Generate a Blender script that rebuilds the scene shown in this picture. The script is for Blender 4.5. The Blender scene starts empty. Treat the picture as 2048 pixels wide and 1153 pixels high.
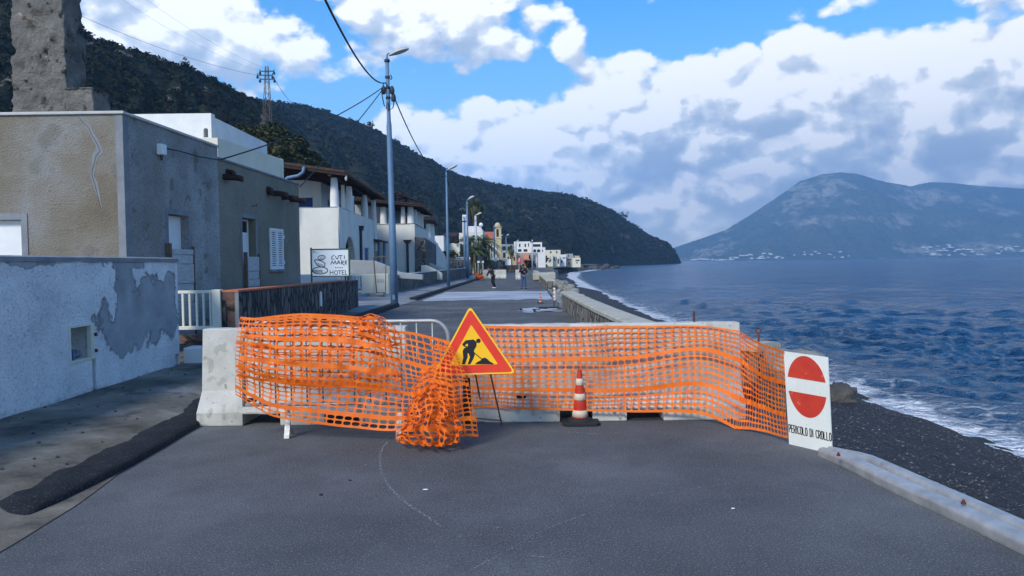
import bpy, math, random
from mathutils import Vector, Matrix, noise
random.seed(11)
R = math.radians
sc = bpy.context.scene
COL = sc.collection

# ------------------------------------------------------------------ camera
F = 1479.0                      # focal length in pixels of the 2048 wide photograph
CAM = Vector((0.0, 0.0, 1.62))
PITCH, ROLL = R(90 - 1.95), R(-0.75)
ROT = Matrix.Rotation(PITCH, 3, 'X') @ Matrix.Rotation(ROLL, 3, 'Z')
cd = bpy.data.cameras.new('camera')
cd.sensor_width = 36.0
cd.lens = 36.0 * F / 2048.0
cd.clip_start = 0.05
cd.clip_end = 40000
cam = bpy.data.objects.new('camera', cd)
COL.objects.link(cam)
cam.matrix_world = Matrix.Translation(CAM) @ ROT.to_4x4()
sc.camera = cam

def ray(px, py):
    return (ROT @ Vector(((px - 1024.0) / F, -(py - 576.5) / F, -1.0)))
def P(px, py, Y):
    """point seen at photo pixel (px, py) that stands Y metres in front"""
    d = ray(px, py)
    return CAM + d * (Y / d.y)
def G(px, py, z=0.0):
    d = ray(px, py)
    return CAM + d * ((z - CAM.z) / d.z)
def PXp(px, py, X):
    d = ray(px, py)
    return CAM + d * (X / d.x)
def zat(py, Y, px=1024):
    return P(px, py, Y).z
def xat(px, Y, py=530):
    return P(px, py, Y).x
def azel(px, py):
    d = ray(px, py).normalized()
    return math.atan2(d.x, d.y), math.asin(d.z)

# ------------------------------------------------------------------ light and view
SUN_EL, SUN_AZ = R(37), R(212)
sd = bpy.data.lights.new('sun', 'SUN')
sd.energy = 1.65
sd.angle = R(14)
sd.color = (1.0, 0.93, 0.82)
sun = bpy.data.objects.new('sun', sd)
COL.objects.link(sun)
sdir = Vector((math.sin(SUN_AZ) * math.cos(SUN_EL), math.cos(SUN_AZ) * math.cos(SUN_EL), math.sin(SUN_EL)))
sun.rotation_euler = sdir.to_track_quat('Z', 'Y').to_euler()
sc.view_settings.view_transform = 'Standard'
sc.view_settings.look = 'None'
sc.view_settings.exposure = 0.98
sc.view_settings.gamma = 1.0
sc.view_settings.use_curve_mapping = False

# ------------------------------------------------------------------ node helpers
class NT:
    def __init__(s, tree):
        s.t = tree; s.n = tree.nodes; s.l = tree.links
    def new(s, kind, **kw):
        nd = s.n.new(kind)
        for k, v in kw.items():
            setattr(nd, k, v)
        return nd
    def put(s, sock, v):
        if v is None: return
        if hasattr(v, 'is_output') or isinstance(v, bpy.types.NodeSocket):
            s.l.new(v, sock)
        else:
            sock.default_value = v
    def m(s, op, a, b=None, c=None, clamp=False):
        nd = s.new('ShaderNodeMath', operation=op, use_clamp=clamp)
        s.put(nd.inputs[0], a); s.put(nd.inputs[1], b); s.put(nd.inputs[2], c)
        return nd.outputs[0]
    def vm(s, op, a, b=None):
        nd = s.new('ShaderNodeVectorMath', operation=op)
        s.put(nd.inputs[0], a); s.put(nd.inputs[1], b)
        return nd.outputs[0]
    def mix(s, f, a, b, mode='MIX'):
        nd = s.new('ShaderNodeMix', data_type='RGBA', blend_type=mode)
        s.put(nd.inputs[0], f); s.put(nd.inputs[6], c4(a)); s.put(nd.inputs[7], c4(b))
        return nd.outputs[2]
    def noise(s, vec, scale, detail=4, rough=0.55, dist=0.0):
        nd = s.new('ShaderNodeTexNoise')
        s.put(nd.inputs['Vector'], vec)
        nd.inputs['Scale'].default_value = scale
        nd.inputs['Detail'].default_value = detail
        nd.inputs['Roughness'].default_value = rough
        nd.inputs['Distortion'].default_value = dist
        return nd.outputs['Fac']
    def voro(s, vec, scale, feature='F1', rand=1.0):
        nd = s.new('ShaderNodeTexVoronoi', feature=feature)
        s.put(nd.inputs['Vector'], vec)
        nd.inputs['Scale'].default_value = scale
        nd.inputs['Randomness'].default_value = rand
        return nd
    def map(s, v, a, b, c=0.0, d=1.0, smooth=False):
        nd = s.new('ShaderNodeMapRange')
        if smooth: nd.interpolation_type = 'SMOOTHSTEP'
        s.put(nd.inputs[0], v)
        for i, q in enumerate((a, b, c, d)):
            nd.inputs[i + 1].default_value = q
        return nd.outputs[0]
    def ramp(s, v, stops):
        nd = s.new('ShaderNodeValToRGB')
        e = nd.color_ramp.elements
        while len(e) < len(stops): e.new(0.5)
        for q, (p, col) in zip(e, stops):
            q.position = p; q.color = c4(col)
        s.put(nd.inputs[0], v)
        return nd.outputs[0]
    def xyz(s, x=0.0, y=0.0, z=0.0):
        nd = s.new('ShaderNodeCombineXYZ')
        s.put(nd.inputs[0], x); s.put(nd.inputs[1], y); s.put(nd.inputs[2], z)
        return nd.outputs[0]
def c4(c):
    if isinstance(c, (tuple, list)) and len(c) == 3: return (c[0], c[1], c[2], 1.0)
    return c

# ------------------------------------------------------------------ sky with clouds
w = bpy.data.worlds.new('World')
sc.world = w
w.use_nodes = True
SKY_K = 0.15
EXPK = 0.62   # cloud white so that it stays just below clipping at this exposure
def build_sky():
    # a group giving cloud density for an azimuth and an elevation
    g = bpy.data.node_groups.new('cloud_density', 'ShaderNodeTree')
    g.interface.new_socket('az', in_out='INPUT', socket_type='NodeSocketFloat')
    g.interface.new_socket('el', in_out='INPUT', socket_type='NodeSocketFloat')
    g.interface.new_socket('dens', in_out='OUTPUT', socket_type='NodeSocketFloat')
    n = NT(g)
    gi = n.new('NodeGroupInput'); go = n.new('NodeGroupOutput')
    az, el = gi.outputs[0], gi.outputs[1]
    # (px, py, rx, ry, weight) of cloud masses in the photograph
    blobs = [(330, 60, 330, 105, 0.85), (860, 25, 290, 85, 0.62), (120, -40, 300, 90, 0.7),
             (1145, 95, 60, 70, 0.25), (1075, 195, 70, 22, 0.2), (820, 130, 40, 40, 0.05),
             (1720, 8, 260, 28, 0.3), (1370, 15, 90, 30, 0.15),
             (960, 300, 330, 85, 1.0), (800, 300, 180, 70, 0.6), (1240, 330, 360, 90, 1.0),
             (1300, 205, 200, 85, 0.85), (1560, 215, 330, 100, 1.15), (1700, 165, 180, 60, 0.85), (1900, 270, 400, 130, 1.45),
             (1960, 125, 190, 60, 0.95), (2200, 200, 260, 200, 1.0),
             (1600, 330, 620, 90, 1.15), (1350, 420, 520, 100, 1.25), (1150, 400, 420, 90, 1.2), (1050, 470, 700, 60, 0.95), (1800, 470, 600, 60, 0.95), (1300, 300, 480, 90, 1.2), (960, 330, 300, 90, 1.2), 
             (1700, 365, 500, 30, 0.6), (650, 215, 110, 12, 0.2),
             (2700, 100, 420, 260, 0.9), (-500, 100, 420, 200, 0.8), (-1100, 300, 500, 200, 0.8)]
    cov = None
    for (px, py, rx, ry, wt) in blobs:
        a0, e0 = azel(px, py)
        dx = n.m('MULTIPLY', n.m('SUBTRACT', az, a0), F / rx)
        dy = n.m('MULTIPLY', n.m('SUBTRACT', el, e0), F / ry)
        d2 = n.m('ADD', n.m('MULTIPLY', dx, dx), n.m('MULTIPLY', dy, dy))
        b = n.m('SUBTRACT', wt, n.m('MULTIPLY', d2, 0.55))
        cov = b if cov is None else n.m('MAXIMUM', cov, b)
    # scattered clouds behind the camera and overhead
    back = n.m('GREATER_THAN', n.m('ABSOLUTE', az), 1.35)
    cov = n.m('MAXIMUM', cov, n.map(back, 0, 1, -0.6, 0.02))
    cov = n.m('MAXIMUM', cov, -0.55)
    v = n.xyz(az, n.m('MULTIPLY', el, 1.35), 3.1)
    n1 = n.noise(v, 9.0, 7, 0.56, 0.12)
    n2 = n.noise(v, 3.1, 3, 0.5)
    # rounded heads: inverted cell distance on a slightly warped direction
    wp = n.new('ShaderNodeTexNoise'); n.l.new(v, wp.inputs['Vector']); wp.inputs['Scale'].default_value = 22; wp.inputs['Detail'].default_value = 5
    wv = n.vm('ADD', v, n.vm('MULTIPLY', n.vm('SUBTRACT', wp.outputs['Color'], (0.5, 0.5, 0.5)), (0.05, 0.05, 0.05)))
    sm = n.voro(wv, 13.0)
    s2 = n.voro(wv, 29.0)
    puff = n.m('ADD', n.m('MULTIPLY', n.m('SUBTRACT', 0.46, sm.outputs['Distance']), 1.0), n.m('MULTIPLY', n.m('SUBTRACT', 0.46, s2.outputs['Distance']), 0.45))
    s = n.m('ADD', n.m('MULTIPLY', n.m('SUBTRACT', n1, 0.5), 2.1), n.m('MULTIPLY', n.m('SUBTRACT', n2, 0.5), 0.7))
    s = n.m('ADD', s, puff)
    dens = n.m('ADD', s, n.m('MULTIPLY', cov, 0.95))
    n.l.new(dens, go.inputs[0])

    t = NT(w.node_tree)
    for nd in list(t.n): t.n.remove(nd)
    out = t.new('ShaderNodeOutputWorld'); bg = t.new('ShaderNodeBackground')
    bg.inputs['Strength'].default_value = SKY_K
    sky = t.new('ShaderNodeTexSky', sky_type='NISHITA', sun_disc=False, sun_elevation=SUN_EL, sun_rotation=SUN_AZ)
    sky.air_density = 1.3; sky.dust_density = 0.3; sky.ozone_density = 3.0
    tc = t.new('ShaderNodeTexCoord')
    sp = t.new('ShaderNodeSeparateXYZ'); t.l.new(tc.outputs['Generated'], sp.inputs[0])
    az = t.m('ARCTAN2', sp.outputs[0], sp.outputs[1])
    el = t.m('ARCSINE', sp.outputs[2])
    def dens(de, da=0.0):
        gn = t.new('ShaderNodeGroup'); gn.node_tree = g
        t.l.new(t.m('ADD', az, da) if da else az, gn.inputs[0])
        t.l.new(t.m('ADD', el, de) if de else el, gn.inputs[1])
        return gn.outputs[0]
    d0 = dens(0.0); d1 = dens(0.013, -0.008); d2 = dens(0.045, -0.01)
    alpha = t.map(d0, 0.06, 0.36, 0, 1, True)
    rim = t.map(t.m('SUBTRACT', d0, d1), -0.26, 0.30, 0, 1)
    up_ = t.map(d2, 0.25, 1.25, 1, 0, True)
    rim2 = t.map(t.m('SUBTRACT', d0, d2), -0.55, 0.65, 0, 1)
    light = t.m('ADD', t.m('ADD', t.m('MULTIPLY', rim, 0.68), t.m('MULTIPLY', rim2, 0.44)), t.m('MULTIPLY', up_, 0.26))
    light = t.map(light, 0.16, 1.06, 0, 1)
    K = EXPK / SKY_K
    ccol = t.ramp(light, [(0.0, (0.44 * K, 0.53 * K, 0.66 * K)), (0.30, (0.57 * K, 0.65 * K, 0.76 * K)), (0.62, (0.80 * K, 0.86 * K, 0.92 * K)), (0.88, (1.18 * K, 1.18 * K, 1.16 * K))])
    # the blue of a clear winter sky
    hsv = t.new('ShaderNodeHueSaturation'); hsv.inputs['Hue'].default_value = 0.508
    hsv.inputs['Saturation'].default_value = 1.48; hsv.inputs['Value'].default_value = 0.74
    t.l.new(sky.outputs[0], hsv.inputs['Color'])
    base = t.mix(t.map(el, 0.0, 0.34, 0.92, 0.0, True), hsv.outputs[0], (0.20 * K, 0.46 * K, 0.82 * K))
    col = t.mix(alpha, base, ccol)
    low = t.map(el, -0.01, 0.10, 0.55, 0.0, True)
    col = t.mix(low, col, (0.84 * K, 0.96 * K, 1.04 * K))
    t.l.new(col, bg.inputs['Color']); t.l.new(bg.outputs[0], out.inputs[0])
build_sky()

# ------------------------------------------------------------------ materials
MATS = {}
def mat(name, cols, scale=3.0, detail=5, rough=0.85, bump=0.0, bscale=40.0, metal=0.0, stretch=(1, 1, 1), speck=None, spec=0.3, crough=0.6, emit=None, bdist=0.02, vor=False, rvar=0.0):
    """procedural surface: noise through a colour ramp, optional fine bump and specks"""
    m = bpy.data.materials.new(name); m.use_nodes = True
    t = NT(m.node_tree)
    b = m.node_tree.nodes['Principled BSDF']
    tc = t.new('ShaderNodeTexCoord')
    mp = t.new('ShaderNodeMapping'); mp.inputs['Scale'].default_value = stretch
    t.l.new(tc.outputs['Object'], mp.inputs[0])
    v = mp.outputs[0]
    if len(cols) == 1: cols = [(0.0, tuple(c * 0.86 for c in cols[0])), (1.0, tuple(min(1, c * 1.12) for c in cols[0]))]
    elif not isinstance(cols[0][0], (int, float)) or len(cols[0]) == 3:
        k = len(cols); cols = [(0.3 + 0.4 * i / (k - 1), c) for i, c in enumerate(cols)]
    nf = t.noise(v, scale, detail, crough)
    col = t.ramp(nf, cols)
    if speck:
        for (sscale, thr, scol, amt) in speck:
            sn = t.noise(v, sscale, 2, 0.6)
            col = t.mix(t.map(sn, thr, thr + 0.05, 0, amt), col, scol)
    t.l.new(col, b.inputs['Base Color'])
    b.inputs['Roughness'].default_value = rough
    if rvar:
        t.l.new(t.map(t.noise(v, scale * 2.3, 4), 0.3, 0.7, rough - rvar, rough + rvar), b.inputs['Roughness'])
    b.inputs['Metallic'].default_value = metal
    b.inputs['Specular IOR Level'].default_value = spec
    if bump:
        bn = t.new('ShaderNodeBump'); bn.inputs['Strength'].default_value = bump; bn.inputs['Distance'].default_value = bdist
        h = t.noise(v, bscale, 4, 0.6)
        if vor:
            h = t.m('ADD', t.m('MULTIPLY', h, 0.6), t.map(t.noise(v, bscale * 0.45, 7, 0.75), 0.35, 0.65, 0, 0.9))
        t.l.new(h, bn.inputs['Height']); t.l.new(bn.outputs[0], b.inputs['Normal'])
    if emit:
        b.inputs['Emission Color'].default_value = c4(emit[0]); b.inputs['Emission Strength'].default_value = emit[1]
    MATS[name] = m
    return m

# ------------------------------------------------------------------ mesh builder
class MB:
    def __init__(s): s.v = []; s.f = []; s.mi = []; s.cur = 0
    def add(s, vs, fs):
        o = len(s.v)
        s.v += [Vector(q) for q in vs]
        s.f += [tuple(o + i for i in f) for f in fs]
        s.mi += [s.cur] * len(fs)
        return s
    def hexa(s, p):      # p: 8 points, bottom 4 ccw then top 4 ccw
        return s.add(p, [(3, 2, 1, 0), (4, 5, 6, 7), (0, 1, 5, 4), (1, 2, 6, 5), (2, 3, 7, 6), (3, 0, 4, 7)])
    def box(s, x0, x1, y0, y1, z0, z1):
        return s.hexa([(x0, y0, z0), (x1, y0, z0), (x1, y1, z0), (x0, y1, z0), (x0, y0, z1), (x1, y0, z1), (x1, y1, z1), (x0, y1, z1)])
    def obox(s, c, u, v, n, hu, hv, hn):
        c, u, v, n = Vector(c), Vector(u).normalized() * hu, Vector(v).normalized() * hv, Vector(n).normalized() * hn
        return s.hexa([c - u - v - n, c + u - v - n, c + u + v - n, c - u + v - n, c - u - v + n, c + u - v + n, c + u + v + n, c - u + v + n])
    def beam(s, a, b, wd, hg, up=(0, 0, 1)):
        a, b = Vector(a), Vector(b); d = (b - a)
        L = d.length; d.normalize()
        sd_ = d.cross(Vector(up)).normalized(); u = sd_.cross(d)
        return s.obox((a + b) / 2, d, sd_, u, L / 2, wd / 2, hg / 2)
    def tube(s, pts, r, n=8, caps=True):
        pts = [Vector(p) for p in pts]
        k = len(pts)
        rs = r if isinstance(r, (list, tuple)) else [r] * k
        vs = []; prev = None
        for i, p in enumerate(pts):
            d = (pts[min(i + 1, k - 1)] - pts[max(i - 1, 0)]).normalized()
            if prev is None:
                a = Vector((0, 0, 1)) if abs(d.z) < 0.9 else Vector((1, 0, 0))
                x = d.cross(a).normalized()
            else:
                x = (prev - d * prev.dot(d)).normalized()
            prev = x; y = d.cross(x)
            for j in range(n):
                a = 2 * math.pi * j / n
                vs.append(p + (x * math.cos(a) + y * math.sin(a)) * rs[i])
        fs = []
        for i in range(k - 1):
            for j in range(n):
                fs.append((i * n + j, i * n + (j + 1) % n, (i + 1) * n + (j + 1) % n, (i + 1) * n + j))
        if caps:
            fs.append(tuple(range(n - 1, -1, -1))); fs.append(tuple((k - 1) * n + j for j in range(n)))
        return s.add(vs, fs)
    def lathe(s, prof, c=(0, 0, 0), n=16, sx=1.0, sy=1.0):
        c = Vector(c); vs = []
        for (r, z) in prof:
            for j in range(n):
                a = 2 * math.pi * j / n
                vs.append(c + Vector((math.cos(a) * r * sx, math.sin(a) * r * sy, z)))
        fs = []
        for i in range(len(prof) - 1):
            for j in range(n):
                fs.append((i * n + j, i * n + (j + 1) % n, (i + 1) * n + (j + 1) % n, (i + 1) * n + j))
        fs.append(tuple(range(n - 1, -1, -1))); fs.append(tuple((len(prof) - 1) * n + j for j in range(n)))
        return s.add(vs, fs)
    def prism(s, poly, off):
        poly = [Vector(p) for p in poly]; off = Vector(off); k = len(poly)
        nrm = Vector((0, 0, 0))
        for i in range(k): nrm += poly[i].cross(poly[(i + 1) % k])
        if nrm.dot(off) > 0: poly.reverse()
        vs = poly + [p + off for p in poly]
        fs = [tuple(range(k)), tuple(range(2 * k - 1, k - 1, -1))]
        for i in range(k):
            j = (i + 1) % k
            fs.append((i, k + i, k + j, j))
        return s.add(vs, fs)
    def grid(s, fn, nu, nv):
        vs = [fn(i / nu, j / nv) for j in range(nv + 1) for i in range(nu + 1)]
        W = nu + 1
        fs = [(j * W + i, j * W + i + 1, (j + 1) * W + i + 1, (j + 1) * W + i) for j in range(nv) for i in range(nu)]
        return s.add(vs, fs)
    def ellip(s, c, rx, ry, rz, n=10, m=7, jit=0.0):
        c = Vector(c); vs = []
        for i in range(m + 1):
            ph = math.pi * i / m
            for j in range(n):
                th = 2 * math.pi * j / n
                k = 1 + (random.uniform(-jit, jit) if jit else 0)
                vs.append(c + Vector((rx * math.sin(ph) * math.cos(th) * k, ry * math.sin(ph) * math.sin(th) * k, -rz * math.cos(ph) * k)))
        fs = []
        for i in range(m):
            for j in range(n):
                fs.append((i * n + j, i * n + (j + 1) % n, (i + 1) * n + (j + 1) % n, (i + 1) * n + j))
        return s.add(vs, fs)
    def panel(s, O, U, W, H, T, holes=()):
        """upright wall sheet from O along U; holes (u0,u1,v0,v1[,'arch']); thickness T to the left-hand side of U"""
        O = Vector(O); U = Vector(U).normalized(); N = Vector((0, 0, 1)).cross(U).normalized() * T
        Z = Vector((0, 0, 1))
        us = sorted({0.0, W} | {h[0] for h in holes} | {h[1] for h in holes})
        vs_ = sorted({0.0, H} | {h[2] for h in holes} | {h[3] for h in holes})
        us = [u for u in us if 0 <= u <= W]; vs_ = [v for v in vs_ if 0 <= v <= H]
        q = lambda u, v, t=0: O + U * u + Z * v + N * t
        def inh(u, v): return any(h[0] < u < h[1] and h[2] < v < h[3] for h in holes)
        for i in range(len(us) - 1):
            for j in range(len(vs_) - 1):
                a, b, c, d = us[i], us[i + 1], vs_[j], vs_[j + 1]
                if inh((a + b) / 2, (c + d) / 2): continue
                s.add([q(a, c), q(b, c), q(b, d), q(a, d)], [(0, 1, 2, 3)])
                s.add([q(a, c, 1), q(b, c, 1), q(b, d, 1), q(a, d, 1)], [(3, 2, 1, 0)])
        s.add([q(0, 0), q(0, 0, 1), q(0, H, 1), q(0, H)], [(3, 2, 1, 0)])
        s.add([q(W, 0), q(W, 0, 1), q(W, H, 1), q(W, H)], [(0, 1, 2, 3)])
        s.add([q(0, H), q(W, H), q(W, H, 1), q(0, H, 1)], [(0, 1, 2, 3)])
        for h in holes:
            a, b, c, d = h[:4]
            if len(h) > 4:
                r = (b - a) / 2; k = 12; e = d - r * 1.0
                arc = [(a + r - r * math.cos(math.pi * i / k), e + r * math.sin(math.pi * i / k)) for i in range(k + 1)]
                for i in range(k):
                    (x0, z0), (x1, z1) = arc[i], arc[i + 1]
                    s.add([q(x0, z0), q(x1, z1), q(x1, d), q(x0, d)], [(0, 1, 2, 3)])
                    s.add([q(x0, z0, 1), q(x1, z1, 1), q(x1, d, 1), q(x0, d, 1)], [(3, 2, 1, 0)])
                    s.add([q(x0, z0), q(x0, z0, 1), q(x1, z1, 1), q(x1, z1)], [(0, 1, 2, 3)])
                s.add([q(a, c), q(a, c, 1), q(a, e, 1), q(a, e)], [(0, 1, 2, 3)])
                s.add([q(b, c), q(b, c, 1), q(b, e, 1), q(b, e)], [(3, 2, 1, 0)])
            else:
                s.add([q(a, c), q(a, c, 1), q(a, d, 1), q(a, d)], [(0, 1, 2, 3)])
                s.add([q(b, c), q(b, c, 1), q(b, d, 1), q(b, d)], [(3, 2, 1, 0)])
                s.add([q(a, d), q(b, d), q(b, d, 1), q(a, d, 1)], [(3, 2, 1, 0)])
                s.add([q(a, c), q(b, c), q(b, c, 1), q(a, c, 1)], [(0, 1, 2, 3)])
        return s
    def build(s, name, m, parent=None, smooth=False, bevel=0.0, label=None, mods=None, weld=False, solid=0.0):
        me = bpy.data.meshes.new(name)
        base = parent_world(parent) if parent else Vector((0, 0, 0))
        me.from_pydata([v - base for v in s.v], [], s.f)
        ms = m if isinstance(m, (list, tuple)) else [m]
        for q in ms: me.materials.append(MATS[q] if isinstance(q, str) else q)
        if len(ms) > 1: me.polygons.foreach_set('material_index', s.mi)
        if smooth: me.polygons.foreach_set('use_smooth', [True] * len(me.polygons))
        me.update()
        o = bpy.data.objects.new(name, me); COL.objects.link(o)
        if parent: o.parent = parent
        if weld:
            md = o.modifiers.new('weld', 'WELD'); md.merge_threshold = 0.0005
        if solid:
            md = o.modifiers.new('solid', 'SOLIDIFY'); md.thickness = solid; md.offset = 0
        if bevel:
            md = o.modifiers.new('bevel', 'BEVEL'); md.width = bevel; md.segments = 2; md.limit_method = 'ANGLE'; md.angle_limit = R(40)
        if label: o['label'] = label
        return o

def parent_world(o):
    p = Vector((0, 0, 0))
    while o:
        p += o.location; o = o.parent
    return p
def thing(name, label, cat, loc=(0, 0, 0), group=None):
    o = bpy.data.objects.new(name, None); COL.objects.link(o)
    o.empty_display_size = 0.2
    o.location = loc; o['label'] = label; o['category'] = cat
    if group: o['group'] = group
    return o
def tag(o, label, cat, group=None):
    o['label'] = label; o['category'] = cat
    if group: o['group'] = group
    return o
def origin(o, loc):
    """move the origin of a top-level mesh to loc without moving the shape"""
    loc = Vector(loc)
    o.data.transform(Matrix.Translation(-loc)); o.location = loc
    return o
def struct(o, kind='structure'):
    o['kind'] = kind; return o
def dup(root, loc, label=None, group=None, rz=0.0, scale=None):
    def cp(o, parent):
        c = o.copy(); COL.objects.link(c)
        if parent: c.parent = parent
        for ch in o.children: cp(ch, c)
        return c
    r = cp(root, None)
    r.location = loc; r.rotation_euler = (0, 0, rz)
    if scale: r.scale = scale if isinstance(scale, (tuple, list)) else (scale,) * 3
    if label: r['label'] = label
    if group: r['group'] = group
    return r
def rock(c, rx, ry, rz, seed, n=14, m=10, rough=0.28, flat=0.5):
    """rough boulder sitting with its foot at c"""
    mb = MB(); vs = []
    c = Vector(c)
    for i in range(m + 1):
        ph = math.pi * i / m
        for j in range(n):
            th = 2 * math.pi * j / n
            d = Vector((math.sin(ph) * math.cos(th), math.sin(ph) * math.sin(th), -math.cos(ph)))
            # blocky: push towards a box
            mx = max(abs(d.x), abs(d.y), abs(d.z)); db = d / mx
            q = d.lerp(db, flat)
            k = 1 + rough * noise.fractal(d * 1.7 + Vector((seed * 3.1, seed, 0)), 0.8, 2.0, 4)
            vs.append(c + Vector((q.x * rx * k, q.y * ry * k, max(-0.4, q.z) * rz * k + rz * 0.4)))
    fs = []
    for i in range(m):
        for j in range(n):
            fs.append((i * n + j, i * n + (j + 1) % n, (i + 1) * n + (j + 1) % n, (i + 1) * n + j))
    return mb.add(vs, fs)
# ------------------------------------------------------------------ palette
mat('road_asphalt', [(0.32, (0.060, 0.064, 0.067)), (0.5, (0.095, 0.101, 0.104)), (0.68, (0.15, 0.157, 0.16))], 0.5, 9, 0.9, 0.8, 70, speck=[(80, 0.58, (0.24, 0.245, 0.24), 0.7), (95, 0.55, (0.04, 0.042, 0.045), 0.75), (40, 0.63, (0.06, 0.06, 0.06), 0.5), (2.4, 0.60, (0.075, 0.077, 0.08), 0.3), (14, 0.71, (0.05, 0.05, 0.055), 0.6), (7, 0.735, (0.3, 0.3, 0.3), 0.4)], bdist=0.008, spec=0.25)
mat('fresh_asphalt', [(0.3, (0.009, 0.0105, 0.012)), (0.7, (0.022, 0.025, 0.028))], 5, 7, 0.85, 0.9, 60, speck=[(50, 0.6, (0.09, 0.09, 0.09), 0.6)], bdist=0.02)
mat('pavement_grime', [(0.34, (0.04, 0.038, 0.034)), (0.45, (0.12, 0.108, 0.083)), (0.55, (0.19, 0.172, 0.135)), (0.70, (0.33, 0.31, 0.27))], 0.8, 8, 0.9, 0.5, 60, speck=[(18, 0.66, (0.08, 0.08, 0.07), 0.35), (3.1, 0.60, (0.06, 0.06, 0.055), 0.6), (60, 0.62, (0.05, 0.05, 0.05), 0.6)], bdist=0.01, crough=0.68)
mat('concrete_patch', [(0.35, (0.16, 0.18, 0.2)), (0.5, (0.36, 0.39, 0.43)), (0.7, (0.5, 0.53, 0.57))], 0.6, 6, 0.85, 0.3, 50, stretch=(0.4, 2.2, 1))
mat('pebbles', [(0.3, (0.014, 0.016, 0.019)), (0.5, (0.04, 0.042, 0.048)), (0.7, (0.085, 0.088, 0.095))], 13, 7, 0.7, 1.0, 18, vor=True, bdist=0.09, speck=[(17, 0.62, (0.22, 0.225, 0.235), 0.8), (14, 0.60, (0.008, 0.009, 0.012), 0.85), (6, 0.66, (0.12, 0.12, 0.125), 0.6)], crough=0.85)
mat('jersey_concrete', [(0.28, (0.33, 0.33, 0.29)), (0.5, (0.48, 0.48, 0.43)), (0.72, (0.58, 0.58, 0.53))], 2.2, 7, 0.85, 0.35, 55, speck=[(24, 0.66, (0.22, 0.21, 0.19), 0.7), (5, 0.60, (0.27, 0.25, 0.21), 0.45), (9, 0.68, (0.1, 0.1, 0.09), 0.6)], bdist=0.012, crough=0.7)
mat('white_plaster', [(0.3, (0.62, 0.62, 0.61)), (0.7, (0.74, 0.74, 0.72))], 1.5, 5, 0.9, 0.15, 30, bdist=0.02)
mat('crack_fill', [(0.3, (0.17, 0.18, 0.19)), (0.7, (0.22, 0.24, 0.255))], 5)
mat('warm_plaster', [(0.3, (0.57, 0.57, 0.51)), (0.7, (0.67, 0.67, 0.61))], 0.9, 6, 0.9, 0.15, 20)
mat('cream_plaster', [(0.3, (0.60, 0.58, 0.46)), (0.7, (0.70, 0.67, 0.54))], 0.7, 6, 0.9, 0.15, 20)
mat('ochre_plaster', [(0.3, (0.42, 0.36, 0.22)), (0.7, (0.55, 0.47, 0.30))], 0.6, 6, 0.9, 0.15, 20)
mat('grey_plaster', [(0.3, (0.22, 0.24, 0.25)), (0.7, (0.36, 0.38, 0.38))], 0.5, 6, 0.9, 0.15, 20)
mat('salmon_paint', [(0.62, 0.27, 0.16)], 2)
mat('terracotta', [(0.3, (0.36, 0.10, 0.05)), (0.7, (0.52, 0.17, 0.09))], 6, 5, 0.8, 0.4, 30)
mat('old_render', [(0.28, (0.13, 0.105, 0.075)), (0.42, (0.18, 0.155, 0.115)), (0.52, (0.215, 0.20, 0.17)), (0.62, (0.25, 0.255, 0.25)), (0.75, (0.16, 0.145, 0.115))], 0.55, 7, 0.95, 0.9, 30, bdist=0.03, speck=[(75, 0.55, (0.09, 0.085, 0.075), 0.6), (9, 0.62, (0.12, 0.11, 0.09), 0.4), (1.1, 0.60, (0.10, 0.085, 0.06), 0.4)], crough=0.62)
mat('old_render_skylit', [(0.28, (0.20, 0.195, 0.165)), (0.45, (0.26, 0.27, 0.265)), (0.6, (0.37, 0.39, 0.40)), (0.75, (0.22, 0.215, 0.18))], 0.6, 7, 0.95, 0.9, 30, bdist=0.03, speck=[(30, 0.55, (0.12, 0.12, 0.115), 0.6), (2.2, 0.62, (0.12, 0.11, 0.085), 0.6)], crough=0.62)  # same roughcast for the seaward side, blue of the skylight mixed into its colour
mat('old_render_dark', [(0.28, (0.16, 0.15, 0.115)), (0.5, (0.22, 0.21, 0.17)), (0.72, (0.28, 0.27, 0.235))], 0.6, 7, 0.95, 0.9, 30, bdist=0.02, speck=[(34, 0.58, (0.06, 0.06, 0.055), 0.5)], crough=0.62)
mat('smooth_cement', [(0.3, (0.15, 0.17, 0.19)), (0.7, (0.24, 0.26, 0.28))], 3, 6, 0.9, 0.3, 30)
mat('pale_cement', [(0.3, (0.38, 0.39, 0.38)), (0.7, (0.5, 0.5, 0.48))], 3, 6, 0.9, 0.3, 30)
mat('ruin_stone', [(0.3, (0.16, 0.15, 0.135)), (0.5, (0.27, 0.26, 0.235)), (0.7, (0.36, 0.35, 0.32))], 2.6, 8, 0.95, 1.0, 9, speck=[(3.3, 0.72, (0.17, 0.08, 0.055), 0.7), (6, 0.64, (0.04, 0.04, 0.04), 0.9)], bdist=0.12, vor=True)
mat('white_paint', [(0.72, 0.74, 0.75)], 4, rough=0.5)
mat('cream_paint', [(0.62, 0.62, 0.52)], 5, rough=0.55, speck=[(20, 0.68, (0.25, 0.13, 0.06), 0.6)])
mat('blue_paint', [(0.02, 0.05, 0.22)], 5, rough=0.5)
mat('dark_wood', [(0.3, (0.02, 0.014, 0.012)), (0.7, (0.055, 0.032, 0.024))], 4, 6, 0.85, 0.6, 30, stretch=(1, 1, 4))
mat('brown_wood', [(0.3, (0.03, 0.018, 0.014)), (0.7, (0.075, 0.042, 0.030))], 5, 6, 0.8, 0.5, 30)
mat('weathered_board', [(0.3, (0.34, 0.36, 0.38)), (0.7, (0.52, 0.54, 0.55))], 4, 6, 0.85, 0.4, 30, stretch=(1, 1, 8))
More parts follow.
